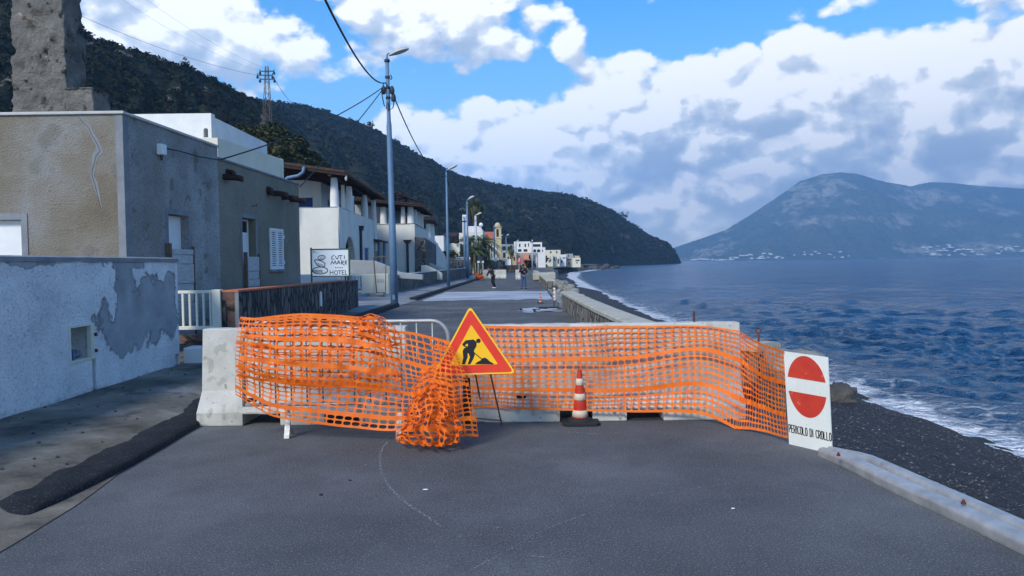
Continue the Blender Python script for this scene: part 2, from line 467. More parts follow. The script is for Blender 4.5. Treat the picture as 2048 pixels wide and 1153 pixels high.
mat('old_post_wood', [(0.3, (0.08, 0.055, 0.035)), (0.7, (0.2, 0.14, 0.09))], 6, 6, 0.9, 0.6, 30, stretch=(4, 4, 1))
mat('galvanised', [(0.3, (0.34, 0.345, 0.33)), (0.7, (0.54, 0.54, 0.51))], 7, 7, 0.5, 0.15, 30, metal=0.5, speck=[(6, 0.7, (0.3, 0.22, 0.15), 0.4)], rvar=0.12)
mat('pole_paint', [(0.3, (0.085, 0.16, 0.26)), (0.7, (0.12, 0.21, 0.33))], 2, 5, 0.5, 0.1, 40, speck=[(12, 0.68, (0.2, 0.18, 0.16), 0.6)])
mat('pole_grey', [(0.42, 0.45, 0.47)], 3, rough=0.55)
mat('lamp_grey', [(0.42, 0.43, 0.41)], 8, rough=0.5)
mat('lamp_glass', [(0.25, 0.27, 0.28)], 8, rough=0.15, spec=0.6)
mat('rusty_iron', [(0.3, (0.06, 0.02, 0.012)), (0.7, (0.17, 0.06, 0.03))], 14, 6, 0.9, 0.4, 60)
mat('brown_iron', [(0.3, (0.14, 0.08, 0.045)), (0.7, (0.24, 0.15, 0.09))], 14, 6, 0.8, 0.3, 60)
mat('dark_metal', [(0.03, 0.035, 0.045)], 6, rough=0.5)
mat('sign_post_green', [(0.04, 0.07, 0.06)], 6, rough=0.5)
mat('black_rubber', [(0.02, 0.02, 0.023)], 10, rough=0.7, bump=0.2)
mat('cable_black', [(0.015, 0.018, 0.025)], 6, rough=0.6)
mat('orange_plastic', [(0.3, (0.78, 0.15, 0.010)), (0.7, (0.93, 0.24, 0.022))], 5, 4, 0.42, spec=0.4)
mat('cone_red', [(0.3, (0.42, 0.022, 0.01)), (0.7, (0.56, 0.045, 0.018))], 8, 5, 0.45, 0.1, 30, speck=[(30, 0.66, (0.15, 0.05, 0.04), 0.6)])
mat('cone_white', [(0.3, (0.50, 0.42, 0.30)), (0.7, (0.68, 0.60, 0.46))], 9, 5, 0.5, 0.1, 30, speck=[(30, 0.66, (0.25, 0.2, 0.15), 0.6)])
mat('sign_red', [(0.3, (0.62, 0.03, 0.014)), (0.7, (0.72, 0.05, 0.02))], 4, 5, 0.35)
mat('sign_red_faded', [(0.3, (0.44, 0.03, 0.018)), (0.7, (0.56, 0.055, 0.028))], 6, 7, 0.5, speck=[(9, 0.67, (0.6, 0.2, 0.15), 0.5)])
mat('sign_yellow', [(0.3, (0.80, 0.42, 0.005)), (0.7, (0.90, 0.50, 0.012))], 3, 5, 0.35, speck=[(40, 0.70, (0.3, 0.2, 0.05), 0.5)])
mat('sign_yellow_rim', [(0.85, 0.52, 0.02)], 4, rough=0.35)
mat('sign_black', [(0.008, 0.01, 0.014)], 5, rough=0.45)
mat('sign_white', [(0.3, (0.60, 0.62, 0.56)), (0.7, (0.72, 0.73, 0.67))], 3, 7, 0.5, speck=[(60, 0.70, (0.2, 0.2, 0.18), 0.7), (12, 0.70, (0.45, 0.40, 0.28), 0.6)])
mat('sign_panel', [(0.3, (0.58, 0.66, 0.70)), (0.7, (0.66, 0.73, 0.76))], 2, 4, 0.4)
mat('sign_ink', [(0.03, 0.035, 0.07)], 5, rough=0.5)
mat('sign_blue', [(0.01, 0.02, 0.25)], 5, rough=0.4)
mat('dark_glass', [(0.02, 0.025, 0.032)], 3, rough=0.12, spec=0.7)
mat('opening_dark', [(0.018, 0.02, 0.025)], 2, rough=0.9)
mat('shore_rock', [(0.3, (0.035, 0.035, 0.035)), (0.6, (0.10, 0.10, 0.09)), (0.8, (0.16, 0.155, 0.14))], 1.2, 7, 0.9, 0.8, 6, bdist=0.15)
mat('rubble_stone', [(0.3, (0.12, 0.12, 0.11)), (0.5, (0.25, 0.25, 0.22)), (0.75, (0.36, 0.35, 0.31))], 1.8, 7, 0.9, 0.8, 8, bdist=0.08)
mat('cap_cement', [(0.3, (0.33, 0.315, 0.255)), (0.6, (0.45, 0.43, 0.35)), (0.8, (0.52, 0.49, 0.40))], 1.8, 8, 0.9, 0.4, 30, speck=[(16, 0.68, (0.14, 0.13, 0.11), 0.6)])
mat('dry_grass', [(0.3, (0.16, 0.13, 0.07)), (0.7, (0.28, 0.23, 0.13))], 4)
mat('shrub_dark', [(0.3, (0.007, 0.014, 0.008)), (0.45, (0.011, 0.018, 0.010)), (0.58, (0.022, 0.028, 0.015)), (0.72, (0.06, 0.055, 0.03))], 0.16, 6, 0.9, spec=0.15)
mat('shrub_olive', [(0.3, (0.02, 0.03, 0.012)), (0.5, (0.042, 0.05, 0.02)), (0.65, (0.085, 0.075, 0.028)), (0.8, (0.12, 0.08, 0.04))], 0.5, 6, 0.9, spec=0.15)
mat('palm_green', [(0.3, (0.03, 0.055, 0.024)), (0.7, (0.085, 0.12, 0.05))], 2, 5, 0.7)
mat('palm_green_bright', [(0.3, (0.05, 0.09, 0.03)), (0.7, (0.11, 0.15, 0.05))], 2, 5, 0.7)
mat('palm_dead', [(0.3, (0.05, 0.045, 0.03)), (0.7, (0.12, 0.10, 0.06))], 2, 5, 0.9)
mat('bark', [(0.3, (0.07, 0.06, 0.05)), (0.7, (0.14, 0.12, 0.1))], 4, 5, 0.9, 0.6, 20)
mat('skin', [(0.42, 0.26, 0.19)], 6, rough=0.6)
mat('cloth_black', [(0.3, (0.010, 0.011, 0.015)), (0.7, (0.02, 0.021, 0.027))], 10, rough=0.9, bump=0.3)
mat('cloth_jeans', [(0.3, (0.03, 0.065, 0.15)), (0.7, (0.055, 0.11, 0.22))], 8, rough=0.9, bump=0.3)
mat('hair_dark', [(0.012, 0.010, 0.010)], 20, rough=0.6)
mat('shoe_white', [(0.6, 0.6, 0.58)], 6)
mat('shoe_dark', [(0.02, 0.02, 0.025)], 6)
mat('island_house', [(0.70, 0.70, 0.68)], 0.1)
mat('bottle_blue', [(0.02, 0.05, 0.3)], 4, rough=0.3)
mat('cloth_rag', [(0.18, 0.2, 0.24)], 9, rough=0.9)

def stone_wall_mat(name, dark, light, joint, scale, stretch=(1, 1, 1), jw=0.06, bump=0.9):
    """irregular stones between joints"""
    m = bpy.data.materials.new(name); m.use_nodes = True
    t = NT(m.node_tree); b = m.node_tree.nodes['Principled BSDF']
    tc = t.new('ShaderNodeTexCoord')
    mp = t.new('ShaderNodeMapping'); mp.inputs['Scale'].default_value = stretch
    t.l.new(tc.outputs['Object'], mp.inputs[0])
    wob = t.new('ShaderNodeTexNoise'); wob.inputs['Scale'].default_value = scale * 1.2; wob.inputs['Detail'].default_value = 3
    t.l.new(mp.outputs[0], wob.inputs['Vector'])
    v = t.vm('ADD', mp.outputs[0], t.vm('MULTIPLY', t.vm('SUBTRACT', wob.outputs['Color'], (0.5, 0.5, 0.5)), (0.5 / scale,) * 3))
    ve = t.voro(v, scale, 'DISTANCE_TO_EDGE'); vc = t.voro(v, scale)
    e = t.map(ve.outputs['Distance'], jw * 0.4, jw * 1.6, 0, 1)
    sp = t.new('ShaderNodeSeparateColor'); t.l.new(vc.outputs['Color'], sp.inputs[0])
    f = t.m('ADD', t.m('MULTIPLY', sp.outputs[0], 0.6), t.m('MULTIPLY', t.noise(mp.outputs[0], scale * 3, 6, 0.65), 0.5))
    stone = t.ramp(f, [(0.2, dark), (0.8, light)])
    col = t.mix(e, joint, stone)
    t.l.new(col, b.inputs['Base Color']); b.inputs['Roughness'].default_value = 0.92
    bn = t.new('ShaderNodeBump'); bn.inputs['Strength'].default_value = bump; bn.inputs['Distance'].default_value = 0.06
    t.l.new(t.m('ADD', e, t.m('MULTIPLY', t.noise(mp.outputs[0], scale * 5, 5), 0.8)), bn.inputs['Height'])
    t.l.new(bn.outputs[0], b.inputs['Normal'])
    MATS[name] = m
stone_wall_mat('lava_stone', (0.04, 0.037, 0.036), (0.17, 0.15, 0.14), (0.014, 0.014, 0.015), 4.2, (1, 1, 0.5), 0.09)
stone_wall_mat('lava_stone_light', (0.022, 0.022, 0.024), (0.12, 0.112, 0.105), (0.20, 0.19, 0.175), 3.0, (1, 1, 0.6), 0.05)
stone_wall_mat('red_stone', (0.05, 0.03, 0.025), (0.17, 0.10, 0.075), (0.03, 0.026, 0.024), 3.0, (1, 1, 1), 0.07)
stone_wall_mat('parapet_stone', (0.13, 0.125, 0.11), (0.30, 0.285, 0.245), (0.055, 0.05, 0.045), 4.2, (1, 1, 0.55), 0.07)

def peeled_wall_mat():
    """white roughcast that has come away in patches over smooth grey render"""
    m = bpy.data.materials.new('peeling_plaster'); m.use_nodes = True
    t = NT(m.node_tree); b = m.node_tree.nodes['Principled BSDF']
    tc = t.new('ShaderNodeTexCoord'); sp = t.new('ShaderNodeSeparateXYZ'); t.l.new(tc.outputs['Object'], sp.inputs[0])
    o = tc.outputs['Object']
    y, z = sp.outputs[1], sp.outputs[2]
    patches = [(10.2, 0.92, 0.95, 0.5), (10.7, 1.15, 0.65, 0.4), (9.95, 1.35, 0.35, 0.35), (11.25, 1.2, 0.3, 0.4), (10.0, 1.70, 0.55, 0.13), (8.0, 1.72, 0.45, 0.10), (11.2, 0.95, 0.35, 0.45), (9.7, 0.75, 0.35, 0.25)]
    cov = None
    for (py_, pz, ry, rz) in patches:
        dy = t.m('MULTIPLY', t.m('SUBTRACT', y, py_), 1 / ry); dz = t.m('MULTIPLY', t.m('SUBTRACT', z, pz), 1 / rz)
        q = t.m('SUBTRACT', 1.0, t.m('ADD', t.m('MULTIPLY', dy, dy), t.m('MULTIPLY', dz, dz)))
        cov = q if cov is None else t.m('MAXIMUM', cov, q)
    cov = t.m('MAXIMUM', t.m('SUBTRACT', cov, 0.28), -0.98)
    nz = t.noise(o, 3.2, 9, 0.62)
    s = t.m('ADD', cov, t.m('MULTIPLY', t.m('SUBTRACT', nz, 0.5), 3.6))
    peel = t.map(s, -0.09, 0.10, 0, 1)
    edge = t.m('MULTIPLY', t.map(s, -0.12, -0.02, 0, 1), t.m('SUBTRACT', 1.0, peel))
    white = t.ramp(t.noise(o, 1.3, 7, 0.7), [(0.3, (0.50, 0.52, 0.54)), (0.45, (0.72, 0.74, 0.76)), (0.62, (0.86, 0.88, 0.89))])
    pits = t.map(t.noise(o, 38, 6, 0.7), 0.56, 0.66, 0, 0.32)
    white = t.mix(pits, white, (0.16, 0.17, 0.18))
    grey = t.ramp(t.noise(o, 3.0, 7, 0.6), [(0.3, (0.23, 0.245, 0.265)), (0.7, (0.36, 0.38, 0.405))])
    col = t.mix(peel, white, grey)
    col = t.mix(t.m('MULTIPLY', edge, 0.35), col, (0.12, 0.12, 0.12))
    foot_dark = t.map(t.m('ADD', z, t.m('MULTIPLY', t.noise(o, 4, 6, 0.7), 0.35)), 0.16, 0.32, 0.75, 0)  # colour darkens towards the foot, with an uneven upper edge
    col = t.mix(foot_dark, col, (0.05, 0.052, 0.045))
    t.l.new(col, b.inputs['Base Color']); b.inputs['Roughness'].default_value = 0.95
    h = t.m('ADD', t.m('MULTIPLY', t.m('ADD', t.noise(o, 22, 7, 0.75), t.m('MULTIPLY', pits, -0.8)), t.m('SUBTRACT', 1.0, t.m('MULTIPLY', peel, 0.85))), t.m('MULTIPLY', peel, -0.9))
    bn = t.new('ShaderNodeBump'); bn.inputs['Strength'].default_value = 0.9; bn.inputs['Distance'].default_value = 0.035
    t.l.new(h, bn.inputs['Height']); t.l.new(bn.outputs[0], b.inputs['Normal'])
    MATS['peeling_plaster'] = m
peeled_wall_mat()

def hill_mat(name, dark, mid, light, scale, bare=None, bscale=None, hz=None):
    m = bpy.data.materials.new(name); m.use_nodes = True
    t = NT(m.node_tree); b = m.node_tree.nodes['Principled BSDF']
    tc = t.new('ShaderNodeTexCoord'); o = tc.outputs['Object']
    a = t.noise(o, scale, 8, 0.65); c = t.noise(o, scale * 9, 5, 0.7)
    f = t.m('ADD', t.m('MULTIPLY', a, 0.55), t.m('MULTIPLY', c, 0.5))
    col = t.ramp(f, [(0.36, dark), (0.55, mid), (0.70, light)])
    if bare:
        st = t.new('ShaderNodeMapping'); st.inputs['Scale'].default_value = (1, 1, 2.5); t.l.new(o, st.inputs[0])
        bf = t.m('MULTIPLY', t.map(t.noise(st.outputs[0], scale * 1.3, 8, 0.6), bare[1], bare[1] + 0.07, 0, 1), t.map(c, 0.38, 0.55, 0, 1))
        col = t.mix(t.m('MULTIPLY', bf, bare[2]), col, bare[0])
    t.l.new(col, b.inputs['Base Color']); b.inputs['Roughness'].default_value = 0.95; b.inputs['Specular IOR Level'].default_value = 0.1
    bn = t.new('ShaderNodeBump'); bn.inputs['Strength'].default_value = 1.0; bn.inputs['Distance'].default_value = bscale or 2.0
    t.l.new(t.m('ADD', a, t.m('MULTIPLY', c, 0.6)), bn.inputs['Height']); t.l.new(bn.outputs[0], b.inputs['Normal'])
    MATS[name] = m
hill_mat('near_slope', (0.008, 0.012, 0.008), (0.02, 0.025, 0.014), (0.055, 0.05, 0.028), 0.045, ((0.33, 0.30, 0.26), 0.585, 0.95), 2.0)
hill_mat('far_slope', (0.007, 0.011, 0.009), (0.018, 0.025, 0.016), (0.05, 0.055, 0.032), 0.016, ((0.20, 0.18, 0.12), 0.60, 0.7), 6.0)
hill_mat('island_slope', (0.05, 0.07, 0.045), (0.085, 0.105, 0.065), (0.17, 0.17, 0.11), 0.0022, ((0.56, 0.50, 0.40), 0.53, 0.6), 70.0)  # pale patches paint in sunlit slopes along with bare ground

# the net lets some light through
m_ = MATS['orange_plastic']; t = NT(m_.node_tree); pb = m_.node_tree.nodes['Principled BSDF']; pb.inputs['Roughness'].default_value = 0.6
tr_ = t.new('ShaderNodeBsdfTranslucent'); tr_.inputs['Color'].default_value = (1.0, 0.32, 0.02, 1)
mx_ = t.new('ShaderNodeMixShader'); mx_.inputs[0].default_value = 0.27
t.l.new(pb.outputs[0], mx_.inputs[1]); t.l.new(tr_.outputs[0], mx_.inputs[2]); t.l.new(mx_.outputs[0], m_.node_tree.nodes['Material Output'].inputs['Surface'])
# ------------------------------------------------------------------ the ground
def lin(tab, y):
    if y <= tab[0][0]: return tab[0][1]
    for (a, b), (c, d) in zip(tab, tab[1:]):
        if y <= c: return b + (d - b) * (y - a) / (c - a)
    return tab[-1][1]
def smooth(t): t = max(0.0, min(1.0, t)); return t * t * (3 - 2 * t)
LEFT = [(-8, -2.85), (4.3, -2.97), (5.1, -3.02), (6, -3.17), (7.5, -3.24), (9, -3.4), (14, -3.95), (22, -4.42), (30, -4.35), (40, -4.1), (68, -3.4), (110, -2.2), (160, -1.5)]
RIGHT = [(-8, 3.6), (0, 3.2), (4, 2.86), (6.1, 2.62), (7.2, 2.85), (9, 2.78), (10.5, 2.38), (12.6, 2.0), (19, 1.80), (26, 1.74), (45, 2.12), (90, 2.6), (110, 4.0), (160, 10)]
SHORE = [(-12, 12.2), (0, 11.6), (15.3, 10.6), (22, 10.2), (45, 10.0), (71, 10.4), (122, 12.9), (200, 17), (296, 27), (400, 48), (470, 63), (520, 64), (640, 62), (760, 95), (900, 160), (1045, 236)]
SEA = -2.6
def strip(name, m, ys, xa, xb, z, nx=1, kind='structure'):
    mb = MB(); n = len(ys)
    def fn(u, v):
        j = round(v * (n - 1)); y = ys[j]; a, b = xa(y), xb(y)
        x = a + (b - a) * u
        return (x, y, z(x, y) if callable(z) else z)
    mb.grid(fn, nx, n - 1)
    return struct(mb.build(name, m, smooth=True), kind)
def rng(a, b, s):
    n = max(1, int(round((b - a) / s))); return [a + (b - a) * i / n for i in range(n + 1)]
# one sheet of land under everything, reaching behind the hills
gys = rng(-14, 20, 1.5) + rng(21, 120, 4) + rng(126, 1000, 25)
def land_edge(y):
    r = lin(RIGHT, y)
    return r - 0.02 if y < 110 else max(r - 0.02, lin(SHORE, y) - 6)
strip('ground', 'grey_plaster' if False else 'pavement_grime', gys, lambda y: -900.0, land_edge, -0.03, 4)
strip('road', 'road_asphalt', rng(-8, 20, 1) + rng(21, 160, 3), lambda y: lin(LEFT, y), lambda y: lin(RIGHT, y) - 0.03, 0.0, 1)
mb = MB()
for (y0, y1) in ((-8, 160),):
    ys = rng(y0, 20, 1) + rng(21, y1, 4)
    for a, b in zip(ys, ys[1:]):
        mb.add([(lin(RIGHT, a) - 0.03, a, 0), (lin(RIGHT, b) - 0.03, b, 0), (lin(RIGHT, b) + 0.25, b, -3.2), (lin(RIGHT, a) + 0.25, a, -3.2)], [(0, 1, 2, 3)])
struct(mb.build('road_embankment', 'rubble_stone'))
# pavement on the left, flush by the camera and raised further on
def pav_z(x, y):
    d = lin(LEFT, y) - x
    h = 0.10 * smooth((y - 3.4) / 2.6)
    return 0.006 + h * smooth((d - 0.12) / 0.55) + (0.018 * noise.noise(Vector((x * 1.1, y * 0.9, 0))) * smooth(d * 2) if y < 14 else 0)
strip('pavement', 'pavement_grime', rng(-8, 24, 0.35), lambda y: -5.6 if y < 11 else -12.0, lambda y: lin(LEFT, y) + 0.02, pav_z, 14)
mat('far_paving', [(0.3, (0.13, 0.14, 0.15)), (0.5, (0.22, 0.23, 0.24)), (0.7, (0.31, 0.32, 0.33))], 0.8, 6, 0.85, 0.3, 30, stretch=(0.5, 2, 1))
strip('forecourt', 'far_paving', rng(24, 110, 3), lambda y: -14.0, lambda y: lin(LEFT, y) + 0.02, lambda x, y: 0.01 + 0.10 * smooth((lin(LEFT, y) - x) / 0.3), 10)
# lumpy dark asphalt berm along the pavement edge
def berm(name, ys, off, wd, hg, m, seed=0):
    mb = MB(); n = len(ys); K = 10
    def fn(u, v):
        y = ys[round(v * (n - 1))]
        e = smooth(min((y - ys[0]) / 0.45, (ys[-1] - y) / 0.45))
        a = math.pi * u
        k = 1 + 0.22 * noise.fractal(Vector((u * 1.5 + seed, y * 1.6, seed)), 0.8, 2, 4)
        x = lin(LEFT, y) + off - 0.24 * max(0, 1 - (y - 4.7) / 1.3) - wd * (0.5 + 0.5 * math.cos(math.pi - a)) * (0.35 + 0.65 * e) * k + 0.03 * noise.noise(Vector((y * 1.3, seed, 0)))
        z = -0.02 + (0.03 + hg * math.sin(a) ** 0.6) * e * k
        return (x, y, z)
    mb.grid(fn, K, n - 1)
    return struct(mb.build(name, m, smooth=True))
berm('kerb', rng(4.6, 12.2, 0.06), 0.05, 0.40, 0.075, 'fresh_asphalt')
berm('kerb', rng(3.6, 4.95, 0.06), -0.30, 0.32, 0.07, 'fresh_asphalt', 5)
mb = MB()
for (y0, y1) in ((12.2, 28.5), (33, 96)):
    ys = rng(y0, y1, 1.0)
    for a, b in zip(ys, ys[1:]):
        xa, xb = lin(LEFT, a), lin(LEFT, b)
        mb.hexa([(xa - 0.3, a, -0.02), (xa + 0.04, a, -0.02), (xb + 0.04, b, -0.02), (xb - 0.3, b, -0.02),
                 (xa - 0.3, a, 0.13), (xa - 0.02, a, 0.135), (xb - 0.02, b, 0.135), (xb - 0.3, b, 0.13)])
struct(mb.build('kerb', 'fresh_asphalt'))
# pale concrete repair across the road
mb = MB()
def cp(u, v):
    y = 32.5 + 9.5 * v + 1.3 * noise.fractal(Vector((u * 5, v * 2, 1)), 0.8, 2, 3)
    a, b = lin(LEFT, y) + 0.3, lin(RIGHT, y) - 0.1
    return (a + (b - a) * u + (0.4 * noise.noise(Vector((u * 3, v * 7, 4))) if 0 < u < 1 else 0), y, 0.005)
mb.grid(cp, 20, 14)
struct(mb.build('road_patch', 'concrete_patch'))
mb = MB(); mb.grid(lambda u, v: (0.3 + 1.35 * u + 0.5 * noise.noise(Vector((u * 3, v * 4, 17))), 24.2 + 2.0 * v + 0.9 * noise.noise(Vector((u * 4, v * 2, 7))), 0.005), 16, 8)
struct(mb.build('road_patch', 'concrete_patch'))

# scratches scored in the asphalt
def scratch_mat():
    m = bpy.data.materials.new('road_scratch'); m.use_nodes = True
    t = NT(m.node_tree); b = m.node_tree.nodes['Principled BSDF']
    tc = t.new('ShaderNodeTexCoord')
    b.inputs['Base Color'].default_value = (0.30, 0.31, 0.32, 1); b.inputs['Roughness'].default_value = 0.9
    t.l.new(t.map(t.noise(tc.outputs['Object'], 45, 4, 0.7), 0.46, 0.60, 0, 0.8), b.inputs['Alpha'])
    MATS['road_scratch'] = m
scratch_mat()
def scratch(pts, wd):
    q = [G(*p) for p in pts]
    mb = MB(); L = []
    for i in range(len(q) - 1):
        for k in range(6):
            f = k / 6
            p0, p1, p2, p3 = q[max(i - 1, 0)], q[i], q[i + 1], q[min(i + 2, len(q) - 1)]
            L.append(0.5 * (2 * p1 + (p2 - p0) * f + (2 * p0 - 5 * p1 + 4 * p2 - p3) * f * f + (3 * p1 - p0 - 3 * p2 + p3) * f ** 3))
    L.append(q[-1]); vs = []
    for i, p in enumerate(L):
        d = (L[min(i + 1, len(L) - 1)] - L[max(i - 1, 0)]).normalized(); s_ = Vector((d.y, -d.x, 0)) * wd / 2
        vs += [Vector((p.x, p.y, 0.004)) + s_, Vector((p.x, p.y, 0.004)) - s_]
    mb.add(vs, [(2 * i, 2 * i + 1, 2 * i + 3, 2 * i + 2) for i in range(len(L) - 1)])
    struct(mb.build('road_scratch', 'road_scratch'))
scratch([(775, 885), (762, 905), (761, 935), (777, 972), (810, 1005), (850, 1032), (884, 1055)], 0.022)
scratch([(920, 1153), (1030, 1095), (1080, 1065), (1200, 1020), (1300, 992), (1480, 965)], 0.009)
scratch([(1045, 1112), (1110, 1118)], 0.010)
scratch([(1085, 864), (1150, 866), (1200, 870)], 0.02)

# ------------------------------------------------------------------ beach
mb = MB()
bys = rng(-12, 30, 0.35) + rng(31, 130, 2) + rng(135, 400, 8)
def beach(u, v):
    y = bys[round(v * (len(bys) - 1))]
    a = lin(RIGHT, y) + (0.02 if y < 108 else -3); b = lin(SHORE, y) + 1.6
    x = a + (b - a) * u
    z = -0.62 + (SEA - 0.22 + 0.62) * u ** 0.92
    z += 0.10 * noise.fractal(Vector((x * 0.7, y * 0.35, 3)), 0.8, 2, 5) * min(1, u * 8)
    z += 0.035 * noise.noise(Vector((x * 5, y * 5, 3)))
    if y > 108: z -= 0.4
    return (x, y, z)
mb.grid(beach, 44, len(bys) - 1)
struct(mb.build('beach', 'pebbles', smooth=True))

# ------------------------------------------------------------------ sea
def sea_mat():
    m = bpy.data.materials.new('sea_water'); m.use_nodes = True
    t = NT(m.node_tree); b = m.node_tree.nodes['Principled BSDF']
    tc = t.new('ShaderNodeTexCoord'); o = tc.outputs['Object']
    geo = t.new('ShaderNodeNewGeometry')
    cd_ = t.new('ShaderNodeAttribute', attribute_name='shore')
    sd_ = cd_.outputs['Fac']
    # foam: washed edge, streaks further out
    st = t.new('ShaderNodeMapping'); st.inputs['Scale'].default_value = (0.62, 0.8, 1); t.l.new(o, st.inputs[0])
    nf = t.noise(st.outputs[0], 1.5, 8, 0.68, 0.6)
    nb = t.noise(st.outputs[0], 0.32, 4, 0.6)
    vf = t.voro(st.outputs[0], 2.2, 'DISTANCE_TO_EDGE').outputs['Distance']
    edge = t.map(sd_, 0.0, 2.9, 0.64, 0.0)
    f = t.m('ADD', t.m('ADD', edge, nf), t.m('MULTIPLY', t.m('SUBTRACT', nb, 0.5), 0.6))
    foam = t.map(f, 0.77, 0.95, 0, 1)
    lace = t.m('MULTIPLY', t.map(vf, 0.0, 0.14, 1, 0), t.map(t.m('ADD', t.map(sd_, 0.5, 6.5, 0.34, -0.2), nf), 0.60, 0.82, 0, 1))
    foam = t.m('MAXIMUM', foam, t.m('MULTIPLY', lace, 0.7))
    caps = t.map(t.m('ADD', t.noise(st.outputs[0], 0.55, 9, 0.62, 0.4), t.m('MULTIPLY', nb, 0.25)), 0.86, 0.92, 0, 0.5)
    foam = t.m('MAXIMUM', foam, caps)
    deep_wave_shade = t.ramp(t.noise(st.outputs[0], 0.16, 9, 0.72), [(0.34, (0.004, 0.048, 0.135)), (0.5, (0.007, 0.075, 0.19)), (0.66, (0.014, 0.105, 0.24))])  # deep water blue, with the shading of waves painted in as noise
    shal = t.mix(t.map(sd_, 1.0, 16.0, 0.5, 0), deep_wave_shade, (0.05, 0.10, 0.16))
    col = t.mix(foam, shal, (0.75, 0.79, 0.82))
    t.l.new(col, b.inputs['Base Color'])
    t.l.new(t.map(foam, 0, 1, 0.16, 0.8), b.inputs['Roughness'])
    b.inputs['IOR'].default_value = 1.333; b.inputs['Specular IOR Level'].default_value = 0.5
    w1 = t.noise(st.outputs[0], 5.0, 6, 0.62, 0.3); w2 = t.noise(st.outputs[0], 0.9, 6, 0.6, 0.4); w3 = t.noise(st.outputs[0], 0.2, 7, 0.66, 0.3); w4 = t.noise(st.outputs[0], 0.03, 5, 0.6, 0.3)
    h = t.m('ADD', t.m('ADD', t.m('MULTIPLY', w1, 0.26), t.m('MULTIPLY', w2, 1.5)), t.m('ADD', t.m('MULTIPLY', w3, 5.5), t.m('MULTIPLY', w4, 10.0)))
    bn = t.new('ShaderNodeBump'); bn.inputs['Strength'].default_value = 1.0; bn.inputs['Distance'].default_value = 1.0
    t.l.new(h, bn.inputs['Height']); t.l.new(bn.outputs[0], b.inputs['Normal'])
    MATS['sea_water'] = m
sea_mat()
rw = random.Random(5); WAVES = []
for i in range(46):
    lam = 0.55 * (1.115 ** i) * rw.uniform(0.9, 1.1)
    if lam > 15: break
    ang = R(236) + rw.gauss(0, 0.62)          # travelling towards the beach
    WAVES.append((2 * math.pi / lam * math.cos(ang), 2 * math.pi / lam * math.sin(ang), rw.uniform(0, 6.28), lam, (0.027 * lam ** 0.35 if lam < 3.5 else 0.034) * rw.uniform(0.6, 1.3)))
def build_sea():
    # rings round the camera, fine near and coarse far, so that near waves are real relief
    rr = [6.0]
    while rr[-1] < 9000: rr.append(rr[-1] + min(400, max(0.11, rr[-1] ** 2 / 3108 * 0.55)))
    angs = [R(-30 + 33 * i / 22) for i in range(22)] + [R(3 + 36 * i / 330) for i in range(331)] + [R(39 + 66 * i / 60) for i in range(1, 61)]
    na = len(angs); vs = []; sh = []
    for r in rr:
        dr = max(0.11, r ** 2 / 3108 * 0.55)
        dr = max(dr, r * 0.0019)
        for a in angs:
            x, y = r * math.sin(a), r * math.cos(a)
            d = x - lin(SHORE, y)
            z = 0.0; fd = d * (1 + 1.3 * smooth((y - 60) / 90)) if d > 0 else d
            if r < 650:
                k = 0.35 + 0.65 * smooth(d / 9)
                for (kx, ky, ph, lam, am) in WAVES:
                    if lam < dr * 2.0: continue
                    s_ = math.sin(kx * x + ky * y + ph)
                    z += am * (s_ + 0.3 * s_ * s_)
                z *= k * (0.85 + 0.35 * noise.noise(Vector((x * 0.05, y * 0.03, 1))))
                # small breakers running along the beach
                for (dd, hh) in ((2.4, 0.16), (6.5, 0.2)) if d < 12 else ():
                    q = d - dd - 1.0 * noise.noise(Vector((y * 0.13, dd, 0)))
                    z += hh * math.exp(-(q / 0.5) ** 2) * max(0, 0.3 + noise.noise(Vector((y * 0.22, dd * 3, 2))) * 1.5)
            vs.append((x, y, SEA + z)); sh.append(fd)
    fs = [(j * na + i, j * na + i + 1, (j + 1) * na + i + 1, (j + 1) * na + i) for j in range(len(rr) - 1) for i in range(na - 1)]
    fs = [f[::-1] for f in fs if max(sh[k] for k in f) > -3.5]
    mb = MB(); mb.add(vs, fs)
    o = mb.build('sea', 'sea_water', smooth=True)
    at = o.data.attributes.new('shore', 'FLOAT', 'POINT')
    at.data.foreach_set('value', sh)
    # drop the points no face uses
    import bmesh
    bm = bmesh.new(); bm.from_mesh(o.data)
    bmesh.ops.delete(bm, geom=[v for v in bm.verts if not v.link_faces], context='VERTS')
    bm.to_mesh(o.data); bm.free()
    struct(o)
build_sea()

